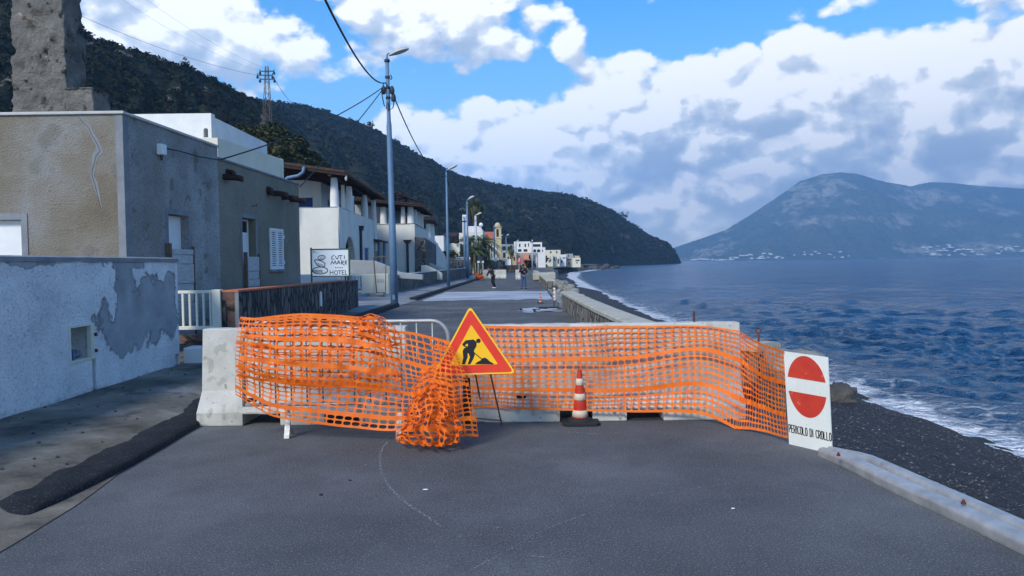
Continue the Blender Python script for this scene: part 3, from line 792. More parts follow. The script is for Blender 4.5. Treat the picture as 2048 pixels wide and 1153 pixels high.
# ------------------------------------------------------------------ hills
def interp(pts, u):
    k = u * (len(pts) - 1); i = min(int(k), len(pts) - 2); f = k - i
    return pts[i].lerp(pts[i + 1], f)
def resample(pts, n):
    L = [0]
    for a, b in zip(pts, pts[1:]): L.append(L[-1] + 1)
    return pts
def hill(name, ridge, base, m, nu, nv, amp, fs, conv=0.85, back=0.5, ramp_=0.012, seed=0, gully=0.0):
    """a slope from its foot line up to its ridge line and down behind"""
    rg = [P(*p) for p in ridge]; bs = [Vector(p) for p in base]
    mb = MB(); NB = nv // 4
    def fn(u, v):
        a, b = interp(bs, u), interp(rg, u)
        j = v * (nv + NB)
        if j <= nv:
            t_ = j / nv
            p = a.lerp(b, t_); p.z = a.z + (b.z - a.z) * (t_ ** conv)
            w_ = math.sin(math.pi * min(1, t_ * 1.0)) ** 0.7
        else:
            t_ = (j - nv) / NB
            d = Vector((b.x - a.x, b.y - a.y, 0)).normalized()
            hgt = max(5, b.z + 3)
            p = b + d * hgt * 1.6 * t_; p.z = b.z - (b.z + 4) * (t_ ** 1.4); w_ = math.sin(math.pi * t_)
        q = Vector((p.x * fs, p.y * fs, p.z * fs * 0.6 + seed))
        nz = noise.fractal(q, 0.85, 2.1, 7)
        if gully:
            gz = noise.ridged_multi_fractal(Vector((u * 14 + seed, (p.z) * fs * 0.35, seed)), 0.8, 2.2, 5, 0.9, 2.0) - 1.0
            nz -= gully * gz
        p.z += amp * nz * w_
        p.z += amp * ramp_ * 10 * noise.fractal(q * 9, 0.7, 2.1, 4) * (0.35 + w_) * (1 if j > 0 else 0)
        return p
    mb.grid(fn, nu, nv + NB)
    return struct(mb.build(name, m, smooth=True)), fn
hA, fA = hill('hill_near',
    [(-700, -330, 160), (-420, -200, 165), (-150, -95, 172), (60, 5, 182), (125, 38, 188), (200, 84, 198), (300, 114, 212), (380, 138, 228), (440, 166, 242), (510, 201, 258), (580, 262, 262), (650, 345, 255), (720, 430, 245), (800, 505, 240)],
    [(-130, 60, 0), (-105, 62, 0), (-85, 64, 0), (-70, 68, 0), (-62, 72, 0), (-56, 76, 0), (-50, 80, 0), (-45, 86, 0), (-42, 94, 0), (-38, 102, 0), (-35, 112, 0), (-32, 130, 0), (-30, 150, 0), (-28, 170, 0)],
    'near_slope', 260, 110, 5.5, 0.022, 0.9, seed=1, ramp_=0.02, gully=0.5)
hB, fB = hill('hill_far',
    [(300, 175, 520), (440, 186, 560), (510, 200, 580), (600, 209, 620), (660, 226, 650), (720, 246, 680), (760, 264, 700), (850, 320, 740), (890, 342, 760), (950, 357, 800), (1000, 370, 830), (1060, 380, 860), (1110, 384, 880), (1180, 401, 920), (1240, 432, 960), (1300, 470, 1000), (1335, 488, 1030), (1350, 505, 1040), (1358, 522, 1045)],
    [(-120, 280, 0), (-100, 300, 0), (-85, 310, 0), (-75, 330, 0), (-66, 340, 0), (-58, 350, 0), (-50, 355, 0), (-40, 362, 0), (-30, 375, 0), (-18, 390, 0), (-4, 410, 0), (10, 440, 0), (28, 480, -1), (56, 560, -3), (100, 690, -4), (160, 830, -4), (205, 950, -4), (225, 1000, -4), (236, 1040, -4)],
    'far_slope', 340, 130, 14, 0.0075, 0.8, seed=4, ramp_=0.012, gully=0.6)
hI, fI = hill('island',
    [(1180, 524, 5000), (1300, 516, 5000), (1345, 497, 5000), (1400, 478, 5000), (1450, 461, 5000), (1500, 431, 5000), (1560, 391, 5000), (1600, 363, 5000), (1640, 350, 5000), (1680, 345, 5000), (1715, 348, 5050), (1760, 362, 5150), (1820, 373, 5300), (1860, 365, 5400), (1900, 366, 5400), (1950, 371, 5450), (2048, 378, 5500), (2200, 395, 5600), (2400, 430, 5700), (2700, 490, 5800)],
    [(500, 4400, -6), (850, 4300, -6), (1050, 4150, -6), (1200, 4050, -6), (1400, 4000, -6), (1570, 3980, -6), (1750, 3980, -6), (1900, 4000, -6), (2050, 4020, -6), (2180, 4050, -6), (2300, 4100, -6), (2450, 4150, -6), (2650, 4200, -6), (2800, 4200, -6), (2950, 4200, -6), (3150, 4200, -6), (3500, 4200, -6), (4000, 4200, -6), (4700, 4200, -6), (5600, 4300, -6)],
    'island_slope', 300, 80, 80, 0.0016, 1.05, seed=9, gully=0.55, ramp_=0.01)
kn, fK = hill('wooded_spur',
    [(215, 255, 80), (300, 247, 80), (400, 247, 82), (450, 250, 84), (500, 255, 86), (550, 262, 88), (590, 280, 90), (625, 305, 92), (650, 340, 94), (690, 400, 96), (740, 470, 100)],
    [(-46, 60, 0), (-40, 60, 0), (-36, 62, 0), (-32, 64, 0), (-29, 66, 0), (-27, 68, 0), (-25, 70, 0), (-22, 73, 0), (-20, 77, 0), (-18, 80, 0), (-16, 84, 0)],
    'near_slope', 80, 40, 1.6, 0.09, 0.8, seed=6, ramp_=0.02)

# shrubs: clumps of leaf-sized faces sown over the slopes
def shrubs(name, fn, n, smin, smax, leaves, m, umin=0, umax=1, vmax=0.82, seed=1, lsz=0.35, vmin=0.05):
    rg_ = random.Random(seed); vs = []; fs = []
    for i in range(n):
        u = rg_.uniform(umin, umax); v = vmin + (vmax - vmin) * rg_.random()
        if noise.noise(Vector((u * 30, v * 12, seed))) < -0.32: continue
        p = Vector(fn(u, v)); s_ = rg_.uniform(smin, smax) * (0.7 + 0.6 * rg_.random())
        for k in range(leaves):
            d = Vector((rg_.gauss(0, 1), rg_.gauss(0, 1), rg_.gauss(0, 1))).normalized()
            c = p + Vector((d.x * s_, d.y * s_, abs(d.z) * s_ * 0.8)) * rg_.uniform(0.55, 1.0)
            a = (d + Vector((rg_.gauss(0, 1), rg_.gauss(0, 1), rg_.gauss(0, 1))) * 0.7).cross(Vector((rg_.random(), rg_.random(), 1))).normalized()
            b = d.cross(a).normalized(); q = s_ * lsz * rg_.uniform(0.6, 1.3)
            o_ = len(vs)
            vs += [c - a * q - b * q * 0.7, c + a * q - b * q * 0.5, c + a * q * 0.6 + b * q, c - a * q * 0.7 + b * q * 0.8]
            fs.append((o_, o_ + 1, o_ + 2, o_ + 3))
    mb = MB(); mb.v = vs; mb.f = fs
    o = mb.build(name, m); o['kind'] = 'stuff'
    return tag(o, {'s': 'dark shrubs covering the slope'}.get(name, 'dense scrub and low bushes growing over the ' + name.replace('_', ' ')), 'shrubs')
shrubs('near_hill_scrub', fA, 5200, 0.7, 1.7, 24, 'shrub_dark', 0.12, 1, 0.80, 1, 0.20)
shrubs('spur_scrub', fK, 1100, 0.5, 1.15, 80, 'shrub_olive', 0, 1, 0.84, 2, 0.17)
shrubs('far_hill_scrub', fB, 11000, 1.4, 3.4, 9, 'shrub_dark', 0.08, 1, 0.81, 3, 0.30)

# loose pebbles lying over the near beach
rgp = random.Random(31); mb = MB()
for i in range(11000):
    y = 2.5 + 24 * rgp.random() ** 1.5; a = lin(RIGHT, y) + 0.25; b = lin(SHORE, y) - 0.2
    x = a + (b - a) * rgp.random(); u = (x - lin(RIGHT, y) - 0.02) / (lin(SHORE, y) + 1.6 - lin(RIGHT, y) - 0.02)
    z = -0.62 + (SEA - 0.22 + 0.62) * u ** 0.92 + 0.10 * noise.fractal(Vector((x * 0.7, y * 0.35, 3)), 0.8, 2, 5) * min(1, u * 8) + 0.035 * noise.noise(Vector((x * 5, y * 5, 3)))
    s_ = rgp.uniform(0.012, 0.035) * (1.7 if rgp.random() > 0.96 else 1); q = rgp.uniform(0, 3.14); c_, n_ = math.cos(q) * s_, math.sin(q) * s_; k_ = rgp.uniform(0.5, 0.9)
    mb.add([(x + c_, y + n_, z), (x - n_ * k_, y + c_ * k_, z), (x - c_, y - n_, z), (x + n_ * k_, y - c_ * k_, z), (x + rgp.uniform(-.3, .3) * s_, y, z + s_ * 0.6)], [(0, 1, 4), (1, 2, 4), (2, 3, 4), (3, 0, 4)])
mat('pebble_mix', [(0.3, (0.015, 0.017, 0.02)), (0.48, (0.05, 0.052, 0.058)), (0.58, (0.10, 0.10, 0.105)), (0.72, (0.22, 0.22, 0.22))], 17, 3, 0.75)
o = mb.build('pebbles', 'pebble_mix'); o['kind'] = 'stuff'; tag(o, 'loose dark and pale pebbles strewn over the black beach', 'pebbles')
# ------------------------------------------------------------------ white peeling wall by the camera
gw = thing('garden_wall', 'long white roughcast wall with peeling plaster and grey bare patches beside the near pavement', 'wall', (-5.3, 0, 0))
W0 = -4.0
NY0, NY1 = PXp(140, 690, -5.2).y, PXp(186, 690, -5.2).y
mb = MB()
mb.panel((-5.2, W0, -0.1), (0, 1, 0), 11.5 - W0, 1.85, 0.3, [(NY0 - W0, NY1 - W0, 0.62, 1.03), (NY1 - 0.03 - W0, NY1 + 0.05 - W0, 0.12, 0.6), (11.36 - W0, 11.47 - W0, 0.11, 0.38)])
mb.build('wall', 'peeling_plaster', gw)
mb = MB(); mb.grid(lambda u, v: (-5.18 - 0.33 * v, W0 + (11.51 - W0) * u, 1.752 + 0.02 * math.sin(v * math.pi) + 0.006 * noise.noise(Vector((u * 60, v, 0)))), 120, 4)
mb.grid(lambda u, v: (-5.18 + 0.005 * noise.noise(Vector((u * 60, 3, 0))), W0 + (11.51 - W0) * u, 1.70 + 0.052 * v + (0.02 * noise.noise(Vector((u * 50, 0, 0))) if v == 0 else 0)), 120, 1)
mb.build('coping', 'smooth_cement', gw)
mb = MB(); mb.box(-5.5, -5.49, NY0 - 0.05, NY1 + 0.1, 0, 1.1); mb.build('backing', 'pale_cement', gw)
cab = MB(); T_ = 0.022
for (a, b, c, d) in ((NY0 - 0.02, NY1 + 0.02, 0.92, 0.945), (NY0 - 0.02, NY1 + 0.02, 0.505, 0.53), (NY0 - 0.02, NY0, 0.53, 0.92), (NY1 - 0.06, NY1 + 0.02, 0.53, 0.92)):
    cab.box(-5.24, -5.185, a, b, c, d)
mc = cab.build('meter_cabinet', 'cream_paint', gw)
h_ = MB(); h_.box(-5.183, -5.16, NY1 + 0.005, NY1 + 0.035, 0.78, 0.82); h_.build('hinge', 'rusty_iron', mc); h_ = MB(); h_.box(-5.183, -5.16, NY1 + 0.005, NY1 + 0.035, 0.58, 0.62); h_.build('hinge', 'rusty_iron', mc)
litter = MB()
for i in range(7):
    rock((-5.36 + random.uniform(-.05, .08), random.uniform(NY0 + .08, NY1 - .12), 0.535), 0.05, 0.07, random.uniform(0.05, 0.11), i, 8, 6, 0.5).__class__
    litter.ellip((-5.36 + random.uniform(-.05, .08), random.uniform(NY0 + .06, NY1 - .12), 0.57 + random.uniform(0, .05)), 0.05, 0.06, 0.05, 8, 6, 0.25)
tag(litter.build('crumpled_rag', 'cloth_rag'), 'crumpled grey rags stuffed inside the open meter niche of the white wall', 'rag')
b_ = MB(); b_.lathe([(0.028, 0), (0.032, 0.01), (0.032, 0.1), (0.012, 0.13), (0.012, 0.15)], (-5.27, NY0 + 0.12, 0.532), 10)
tag(b_.build('bottle', 'bottle_blue'), 'small blue plastic bottle left in the open niche of the white wall', 'bottle')

# ------------------------------------------------------------------ grey houses behind it
def hx(Y): return -7.0 + 0.04 * Y
UD = Vector((0.04, 1, 0)).normalized()
LU = math.hypot(1, 0.04)
h1 = thing('plaster_house', 'low flat roofed house in stained brown roughcast with a crumbling chimney stack', 'house', (-6.5, 12.5, 0))
def up(Y, y0): return (Y - y0) * LU
mb = MB()
mb.panel((-17, 12.5, -0.05), (1, 0, 0), 10.5, 4.25, 0.3, [(17 - 8.95, 17 - 8.26, 1.2, 2.50)])
mb.build('wall', 'old_render', h1, bevel=0.012, weld=True)
mb = MB()
mb.panel((hx(12.5), 12.5, -0.05), UD, up(16.15, 12.5), 4.25, 0.3, [(up(13.93, 12.5), up(14.74, 12.5), 0.15, 2.68)])
mb.box(-17, -6.7, 12.8, 16.1, 4.02, 4.1)
mb.build('wall', 'old_render_skylit', h1, bevel=0.012, weld=True, label='seaward wall with the boarded doorway, skylight blue painted into its colour')
cap = MB()
cap.box(-17.05, -6.46, 12.46, 12.72, 4.20, 4.25)
cap.prism([(hx(12.73) + 0.04, 12.73, 4.20), (hx(16.15) + 0.04, 16.15, 4.20), (hx(16.15) - 0.25, 16.15, 4.20), (hx(12.73) - 0.25, 12.73, 4.20)], (0, 0, 0.05))
cap.build('coping', 'pale_cement', h1, bevel=0.01)
st_ = MB(); st_.box(-6.62, -6.497, 12.494, 12.5, 0, 4.19); st_.prism([(hx(12.49) + 0.004, 12.494, 0), (hx(12.66) + 0.004, 12.66, 0), (hx(12.66) - 0.01, 12.66, 0), (hx(12.49) - 0.01, 12.5, 0)], (0, 0, 4.19))
st_.build('corner_strip', 'smooth_cement', h1)
def ribbon(mb, pts, wd, nrm, off=0.003):
    """flat strip along pts lying against a wall with normal nrm"""
    nrm = Vector(nrm); L = [Vector(p) + nrm * off for p in pts]; vs = []
    for i, p in enumerate(L):
        d = (L[min(i + 1, len(L) - 1)] - L[max(i - 1, 0)]).normalized(); s_ = d.cross(nrm).normalized() * (wd[i] if isinstance(wd, list) else wd) / 2
        vs += [p - s_, p + s_]
    mb.add(vs, [(2 * i, 2 * i + 2, 2 * i + 3, 2 * i + 1) for i in range(len(L) - 1)])
cr = [(158, 234), (168, 246), (178, 256), (184, 268), (191, 280), (197, 292), (199, 303), (191, 312), (188, 326), (186, 340), (184, 352), (190, 366), (194, 380), (198, 396), (203, 416)]
rr_ = random.Random(4)
cp_ = MB(); ribbon(cp_, [P(a, b, 12.5) for a, b in cr], [0.06, 0.055, 0.08, 0.06, 0.09, 0.08, 0.14, 0.11, 0.07, 0.09, 0.06, 0.09, 0.07, 0.05, 0.02], (0, -1, 0), 0.003)
cp_.build('crack_repair', 'crack_fill', h1)
cp_ = MB(); ribbon(cp_, [P(a + rr_.uniform(-2, 2), b, 12.5) for a, b in cr], 0.009, (0, -1, 0), 0.006); cp_.build('crack', 'dark_metal', h1)
def window_part(parent, O, U, W, H, inset, frame='white_paint', glass='dark_glass', name='window', mull=1):
    O = Vector(O); U = Vector(U).normalized(); N = Vector((0, 0, 1)).cross(U); O = O + N * inset; Z = Vector((0, 0, 1))
    mb = MB(); fw = 0.05
    def bar(u0, u1, v0, v1): mb.hexa([O + U * u0 + Z * v0, O + U * u1 + Z * v0, O + U * u1 + Z * v0 + N * 0.05, O + U * u0 + Z * v0 + N * 0.05, O + U * u0 + Z * v1, O + U * u1 + Z * v1, O + U * u1 + Z * v1 + N * 0.05, O + U * u0 + Z * v1 + N * 0.05])
    bar(0, W, 0, fw); bar(0, W, H - fw, H); bar(0, fw, fw, H - fw); bar(W - fw, W, fw, H - fw)
    for k in range(mull): x = W * (k + 1) / (mull + 1); bar(x - 0.02, x + 0.02, fw, H - fw)
    o = mb.build(name, frame, parent)
    g = MB(); g.hexa([O + N * 0.02 + U * fw + Z * fw, O + N * 0.02 + U * (W - fw) + Z * fw, O + N * 0.03 + U * (W - fw) + Z * fw, O + N * 0.03 + U * fw + Z * fw,
                      O + N * 0.02 + U * fw + Z * (H - fw), O + N * 0.02 + U * (W - fw) + Z * (H - fw), O + N * 0.03 + U * (W - fw) + Z * (H - fw), O + N * 0.03 + U * fw + Z * (H - fw)])
    g.build('pane', glass, o)
    return o
window_part(h1, (-8.94, 12.5, 1.15), (1, 0, 0), 0.68, 1.3, 0.08, glass='white_paint', name='shuttered_window', mull=0)
su = MB(); su.box(-9.06, -8.15, 12.485, 12.50, 2.455, 2.56); su.box(-8.255, -8.15, 12.485, 12.50, 1.0, 2.455); su.build('window_surround', 'smooth_cement', h1)
def leaf(parent, y0, y1, z0, z1, depth, transom=False):
    mb = MB()
    def q(Y, z, d): return (hx(Y) - d, Y, z)
    def slab(ya, yb, za, zb, d, t_): mb.hexa([q(ya, za, d), q(yb, za, d), q(yb, za, d + t_), q(ya, za, d + t_), q(ya, zb, d), q(yb, zb, d), q(yb, zb, d + t_), q(ya, zb, d + t_)])
    zt = z1 - 0.32 if transom else z1
    slab(y0, y1, z0, zt, depth, 0.05)
    if transom: slab(y0, y1, z1 - 0.05, z1, depth, 0.05); slab(y0, y0 + 0.05, zt, z1 - 0.05, depth, 0.05); slab(y1 - 0.05, y1, zt, z1 - 0.05, depth, 0.05)
    d_ = mb.build('door', 'white_paint', parent, bevel=0.006)
    m2 = MB()
    m2.beam(q(y0 + 0.1, z0 + 1.0, depth - 0.012), q(y0 + 0.1, z0 + 1.12, depth - 0.012), 0.02, 0.02); m2.build('handle', 'dark_metal', d_)
    if transom:
        m3 = MB(); m3.hexa([q(y0 + 0.05, zt, depth + 0.02), q(y1 - 0.05, zt, depth + 0.02), q(y1 - 0.05, zt, depth + 0.03), q(y0 + 0.05, zt, depth + 0.03), q(y0 + 0.05, z1 - 0.05, depth + 0.02), q(y1 - 0.05, z1 - 0.05, depth + 0.02), q(y1 - 0.05, z1 - 0.05, depth + 0.03), q(y0 + 0.05, z1 - 0.05, depth + 0.03)]); m3.build('transom_pane', 'dark_glass', d_)
leaf(h1, 13.93, 14.74, 0.1, 2.62, 0.16)
def surround(parent, y0, y1, z0, z1):
    mb = MB()
    for (a, b, c, d) in ((y0 - 0.1, y0, z0, z1 + 0.1), (y1, y1 + 0.1, z0, z1 + 0.1), (y0, y1, z1, z1 + 0.1)):
        mb.hexa([(hx(a) + 0.008, a, c), (hx(b) + 0.008, b, c), (hx(b) - 0.01, b, c), (hx(a) - 0.01, a, c), (hx(a) + 0.008, a, d), (hx(b) + 0.008, b, d), (hx(b) - 0.01, b, d), (hx(a) - 0.01, a, d)])
    mb.build('door_surround', 'smooth_cement', parent)
surround(h1, 13.93, 14.74, 0, 2.63)
def boards(parent, y0, y1, zs, lab=None):
    bz = MB()
    for i in range(len(zs) - 1):
        o_ = 0.05 + 0.012 * (i % 2)
        bz.hexa([(hx(y0) + o_, y0, zs[i] + 0.006), (hx(y1) + o_, y1, zs[i] + 0.006), (hx(y1) + o_ - 0.025, y1, zs[i] + 0.006), (hx(y0) + o_ - 0.025, y0, zs[i] + 0.006),
                 (hx(y0) + o_, y0, zs[i + 1]), (hx(y1) + o_, y1, zs[i + 1] - 0.004), (hx(y1) + o_ - 0.025, y1, zs[i + 1] - 0.004), (hx(y0) + o_ - 0.025, y0, zs[i + 1])])
    o = bz.build('board', 'weathered_board', parent, bevel=0.004)
    p_ = MB(); p_.beam((hx(y0) + 0.06, y0 - 0.04, 0.05), (hx(y0) + 0.06, y0 - 0.04, zs[-1] + 0.10), 0.07, 0.07, (1, 0, 0)); p_.beam((hx(y1) + 0.04, y1 + 0.03, 0.05), (hx(y1) + 0.04, y1 + 0.03, zs[-1] + 0.06), 0.04, 0.05, (1, 0, 0))
    p_.build('post', 'old_post_wood', o)
bb = thing('door_boarding', 'stack of white planks nailed across the first grey house doorway', 'boarding', (hx(14.3) + 0.05, 14.3, 0), 'plank boarding across the doorways')
boards(bb, 13.86, 14.78, [0.1, 0.5, 0.92, 1.30, 1.68, 1.86, 1.97])
bb = thing('door_boarding', 'white planks between wooden posts across the second, narrower house doorway', 'boarding', (hx(17.8) + 0.05, 17.8, 0), 'plank boarding across the doorways')
boards(bb, 17.42, 18.22, [0.1, 0.5, 0.95, 1.13, 1.31, 1.5, 1.85])
# chimney stack, rough masonry
def rough_block(x0, x1, y0, y1, z0, z1, amp, n=26, seed=0, taper=0.0):
    mb = MB(); cx, cy = (x0 + x1) / 2, (y0 + y1) / 2
    nz_ = max(3, int(n * (z1 - z0) / 1.5))
    K = 4 * n
    def fn(u, v):
        a = (u % 1.0) * 4; s_ = int(a) % 4; f = a - int(a)
        cs = [(x0, y0), (x1, y0), (x1, y1), (x0, y1)]
        p, q = cs[s_], cs[(s_ + 1) % 4]
        x, y = p[0] + (q[0] - p[0]) * f, p[1] + (q[1] - p[1]) * f
        k = 1 - taper * v
        x, y = cx + (x - cx) * k, cy + (y - cy) * k
        z = z0 + (z1 - z0) * v
        d = Vector((x - cx, y - cy, 0)).normalized()
        nn = noise.fractal(Vector((x * 2.2, y * 2.2, z * 2.6 + seed)), 0.8, 2.1, 5)
        c_ = noise.cell(Vector((x * 4.5 + seed, y * 4.5, z * 6)))
        k2 = amp * (1.3 * nn + 0.25 * (c_ - 0.5)) - (0.07 if noise.noise(Vector((x * 5, y * 5, z * 6 + seed))) > 0.42 else 0)
        return (x + d.x * k2, y + d.y * k2, z)
    mb.grid(fn, K, nz_)
    top = MB()
    mb.grid(lambda u, v: (x0 + (x1 - x0) * (0.5 + (u - 0.5) * (1 - taper)), y0 + (y1 - y0) * (0.5 + (v - 0.5) * (1 - taper)), z1 - 0.02 + 0.03 * noise.noise(Vector((u * 5, v * 5, seed)))), 8, 8)
    return mb
xa, xb = P(22, 200, 13.6).x, P(134, 200, 13.6).x
ch = rough_block(xa, xb, 13.6, 14.3, 4.05, 8.4, 0.055, 30, 2, 0.12).build('chimney', 'ruin_stone', h1, smooth=True, label='crumbling rough stone chimney stack')
rough_block(xb - 0.05, P(190, 200, 13.6).x, 13.55, 14.1, 4.05, P(160, 176, 13.6).z, 0.05, 16, 7, 0.04).build('stone_block', 'ruin_stone', ch, smooth=True)
eb = MB(); eb.box(hx(13.64) , hx(13.64) + 0.12, 13.56, 13.74, 3.68, 3.88); ebx = eb.build('junction_box', 'white_paint', h1, bevel=0.02)
eb = MB(); eb.tube([(hx(13.64) + 0.05, 13.62, 3.68), (hx(13.64) + 0.05, 13.64, 3.58), (hx(13.64) + 0.05, 13.68, 3.6), (hx(13.64) + 0.05, 13.7, 3.69)], 0.009, 6); eb.build('wire_loop', 'cable_black', ebx)

h2 = thing('plaster_house', 'lower grey rendered house with white louvred shutters and rotten beam stubs under its roofline', 'house', (hx(18.8), 18.8, 0))
mb = MB()
mb.panel((hx(16.16), 16.16, -0.05), UD, up(21.5, 16.16), 4.02, 0.3, [(up(17.37, 16.16), up(18.2, 16.16), 0.15, 2.81)])
mb.panel((hx(21.5) - 0.001, 21.5, -0.05), (-1, 0, 0), 6, 4.02, 0.3, [])
mb.box(-12, -6.6, 16.2, 21.4, 3.75, 3.85)
mb.build('wall', 'old_render_dark' if 'old_render_dark' in MATS else 'old_render', h2, bevel=0.012, weld=True)
cap = MB(); cap.prism([(hx(16.16) + 0.03, 16.16, 3.95), (hx(21.52) + 0.03, 21.52, 3.95), (hx(21.52) - 0.3, 21.52, 3.95), (hx(16.16) - 0.3, 16.16, 3.95)], (0, 0, 0.05)); cap.build('coping', 'smooth_cement', h2, bevel=0.01)
leaf(h2, 17.37, 18.2, 0.1, 2.76, 0.18, True); surround(h2, 17.37, 18.2, 0, 2.77)
# louvred shutters
sh0, sh1, z0, z1 = 19.08, 20.02, 1.53, 2.60
for (a, b) in ((sh0, (sh0 + sh1) / 2 - 0.01), ((sh0 + sh1) / 2 + 0.01, sh1)):
    fr = MB()
    def q(Y, z, d): return (hx(Y) + d, Y, z)
    def bar(ya, yb, za, zb, d0=0.0, d1=0.045): fr.hexa([q(ya, za, d1), q(yb, za, d1), q(yb, za, d0), q(ya, za, d0), q(ya, zb, d1), q(yb, zb, d1), q(yb, zb, d0), q(ya, zb, d0)])
    bar(a, b, z0, z0 + 0.06); bar(a, b, z1 - 0.06, z1); bar(a, a + 0.055, z0 + 0.06, z1 - 0.06); bar(b - 0.055, b, z0 + 0.06, z1 - 0.06)
    n_ = 17
    for k in range(n_):
        zz = z0 + 0.075 + (z1 - z0 - 0.15) * k / (n_ - 1)
        fr.hexa([q(a + 0.055, zz - 0.022, 0.04), q(b - 0.055, zz - 0.022, 0.04), q(b - 0.055, zz + 0.012, 0.008), q(a + 0.055, zz + 0.012, 0.008), q(a + 0.055, zz - 0.014, 0.04), q(b - 0.055, zz - 0.014, 0.04), q(b - 0.055, zz + 0.02, 0.008), q(a + 0.055, zz + 0.02, 0.008)])
    fr.build('shutter', 'white_paint', h2)
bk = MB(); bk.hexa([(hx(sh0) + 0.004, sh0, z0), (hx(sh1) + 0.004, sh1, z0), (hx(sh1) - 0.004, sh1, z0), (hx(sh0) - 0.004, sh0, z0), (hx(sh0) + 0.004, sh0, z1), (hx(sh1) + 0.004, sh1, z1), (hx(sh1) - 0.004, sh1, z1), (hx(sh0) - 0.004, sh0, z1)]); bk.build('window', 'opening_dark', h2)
hg = MB()
for zz in (1.72, 2.4): hg = MB(); hg.box(hx(sh1) + 0.0, hx(sh1) + 0.05, sh1 + 0.005, sh1 + 0.07, zz - 0.04, zz + 0.04); hg.build('hinge', 'white_paint', h2)

sl = MB(); sl.hexa([(hx(sh0 - 0.05) + 0.06, sh0 - 0.05, z0 - 0.06), (hx(sh1 + 0.05) + 0.06, sh1 + 0.05, z0 - 0.06), (hx(sh1 + 0.05) - 0.01, sh1 + 0.05, z0 - 0.06), (hx(sh0 - 0.05) - 0.01, sh0 - 0.05, z0 - 0.06), (hx(sh0 - 0.05) + 0.06, sh0 - 0.05, z0 - 0.005), (hx(sh1 + 0.05) + 0.06, sh1 + 0.05, z0 - 0.005), (hx(sh1 + 0.05) - 0.01, sh1 + 0.05, z0 - 0.005), (hx(sh0 - 0.05) - 0.01, sh0 - 0.05, z0 - 0.005)]); sl.build('window_sill', 'smooth_cement', h2)
for (Y, z, L, w_) in ((16.42, 3.60, 0.42, 0.13), (16.62, 3.70, 0.16, 0.2), (19.05, 3.56, 0.12, 0.2), (19.45, 3.52, 0.38, 0.14), (20.1, 3.48, 0.42, 0.14), (20.75, 3.47, 0.45, 0.13)):
    bm_ = MB(); n_ = 6
    def fb(u, v):
        a = 2 * math.pi * u; r_ = w_ / 2 * (1 + 0.25 * noise.noise(Vector((u * 3, v * 3, Y))))
        sq = max(abs(math.cos(a)), abs(math.sin(a)))
        return (hx(Y) - 0.05 + (L + 0.05) * v, Y + math.cos(a) * r_ / sq, z + math.sin(a) * r_ / sq - 0.05 * v * v)
    bm_.grid(fb, 12, n_); bm_.add([fb(i / 12, 1.0) for i in range(12)], [tuple(range(12))])
    bm_.build('beam', 'dark_wood', h2)
bk = MB(); bk.tube([(hx(18.0), 18.0, 3.08), (hx(18.0) + 0.1, 18.0, 3.08), (hx(18.0) + 0.12, 18.0, 3.13)], 0.012, 6); bk.build('hook', 'rusty_iron', h2)

# houses behind: white one and cream one
wh = thing('white_house', 'plain white house with a small arched parapet opening rising behind the grey roughcast house', 'house', (-15, 28, 0))
XR = P(422, 228, 28).x
mb = MB(); ZT = P(330, 228, 28).z
a0 = P(407, 265, 28); a1 = P(416, 265, 28)
mb.panel((-24, 28, 0), (1, 0, 0), XR + 24, ZT, 0.35, [(a0.x + 24, a1.x + 24, ZT - 0.9, ZT - 0.55, 'arch')])
mb.panel((XR, 28.36, 0), (0, 1, 0), 6, ZT - 0.1, 0.35)
mb.box(-24, XR - 0.4, 28.4, 34, ZT - 1.4, ZT - 1.3)
mb.build('wall', 'white_plaster', wh, bevel=0.02)
ch_ = thing('cream_house', 'long plain cream house wall stepping down between the grey houses and the hotel', 'house', (-10.4, 26, 0))
c0 = P(435, 276, 26); c1 = P(567, 318, 31.5)
c1.z = c0.z
mb = MB(); u_ = Vector((c1.x - c0.x, c1.y - c0.y, 0))
mb.panel((c0.x, c0.y, 0), u_, u_.length, c0.z, 0.3)
mb.panel((-15.5, 26, 0), (1, 0, 0), c0.x + 15.5 - 0.002, c0.z + 0.0, 0.3)
mb.box(-15, c0.x - 0.4, 26.35, 31.4, c0.z - 0.5, c0.z - 0.4)
mb.panel((c1.x - 0.001, c1.y, 0), (-1, 0, 0), 5, c0.z, 0.3)
mb.build('wall', 'cream_plaster', ch_, bevel=0.02)
g_ = MB(); rg2 = random.Random(2)
for i in range(420):
    x = P(rg2.uniform(196, 258), 230, 15.5).x; y = 15.5 + rg2.uniform(-.3, .3); h = rg2.uniform(0.12, 0.42) * (1 - abs((x + 8.35)) * 0.8 if abs(x + 8.35) < 1 else 0.3)
    t_ = Vector((rg2.gauss(0, 0.12), rg2.gauss(0, 0.1), max(0.05, h)))
    g_.add([(x - 0.007, y, 4.05), (x + 0.007, y, 4.05), (x + t_.x, y + t_.y, 4.32 + t_.z)], [(0, 1, 2)])
tag(struct(g_.build('dry_grass', 'dry_grass'), 'stuff'), 'dry straw coloured grass tufts growing on the flat roof edge', 'grass')

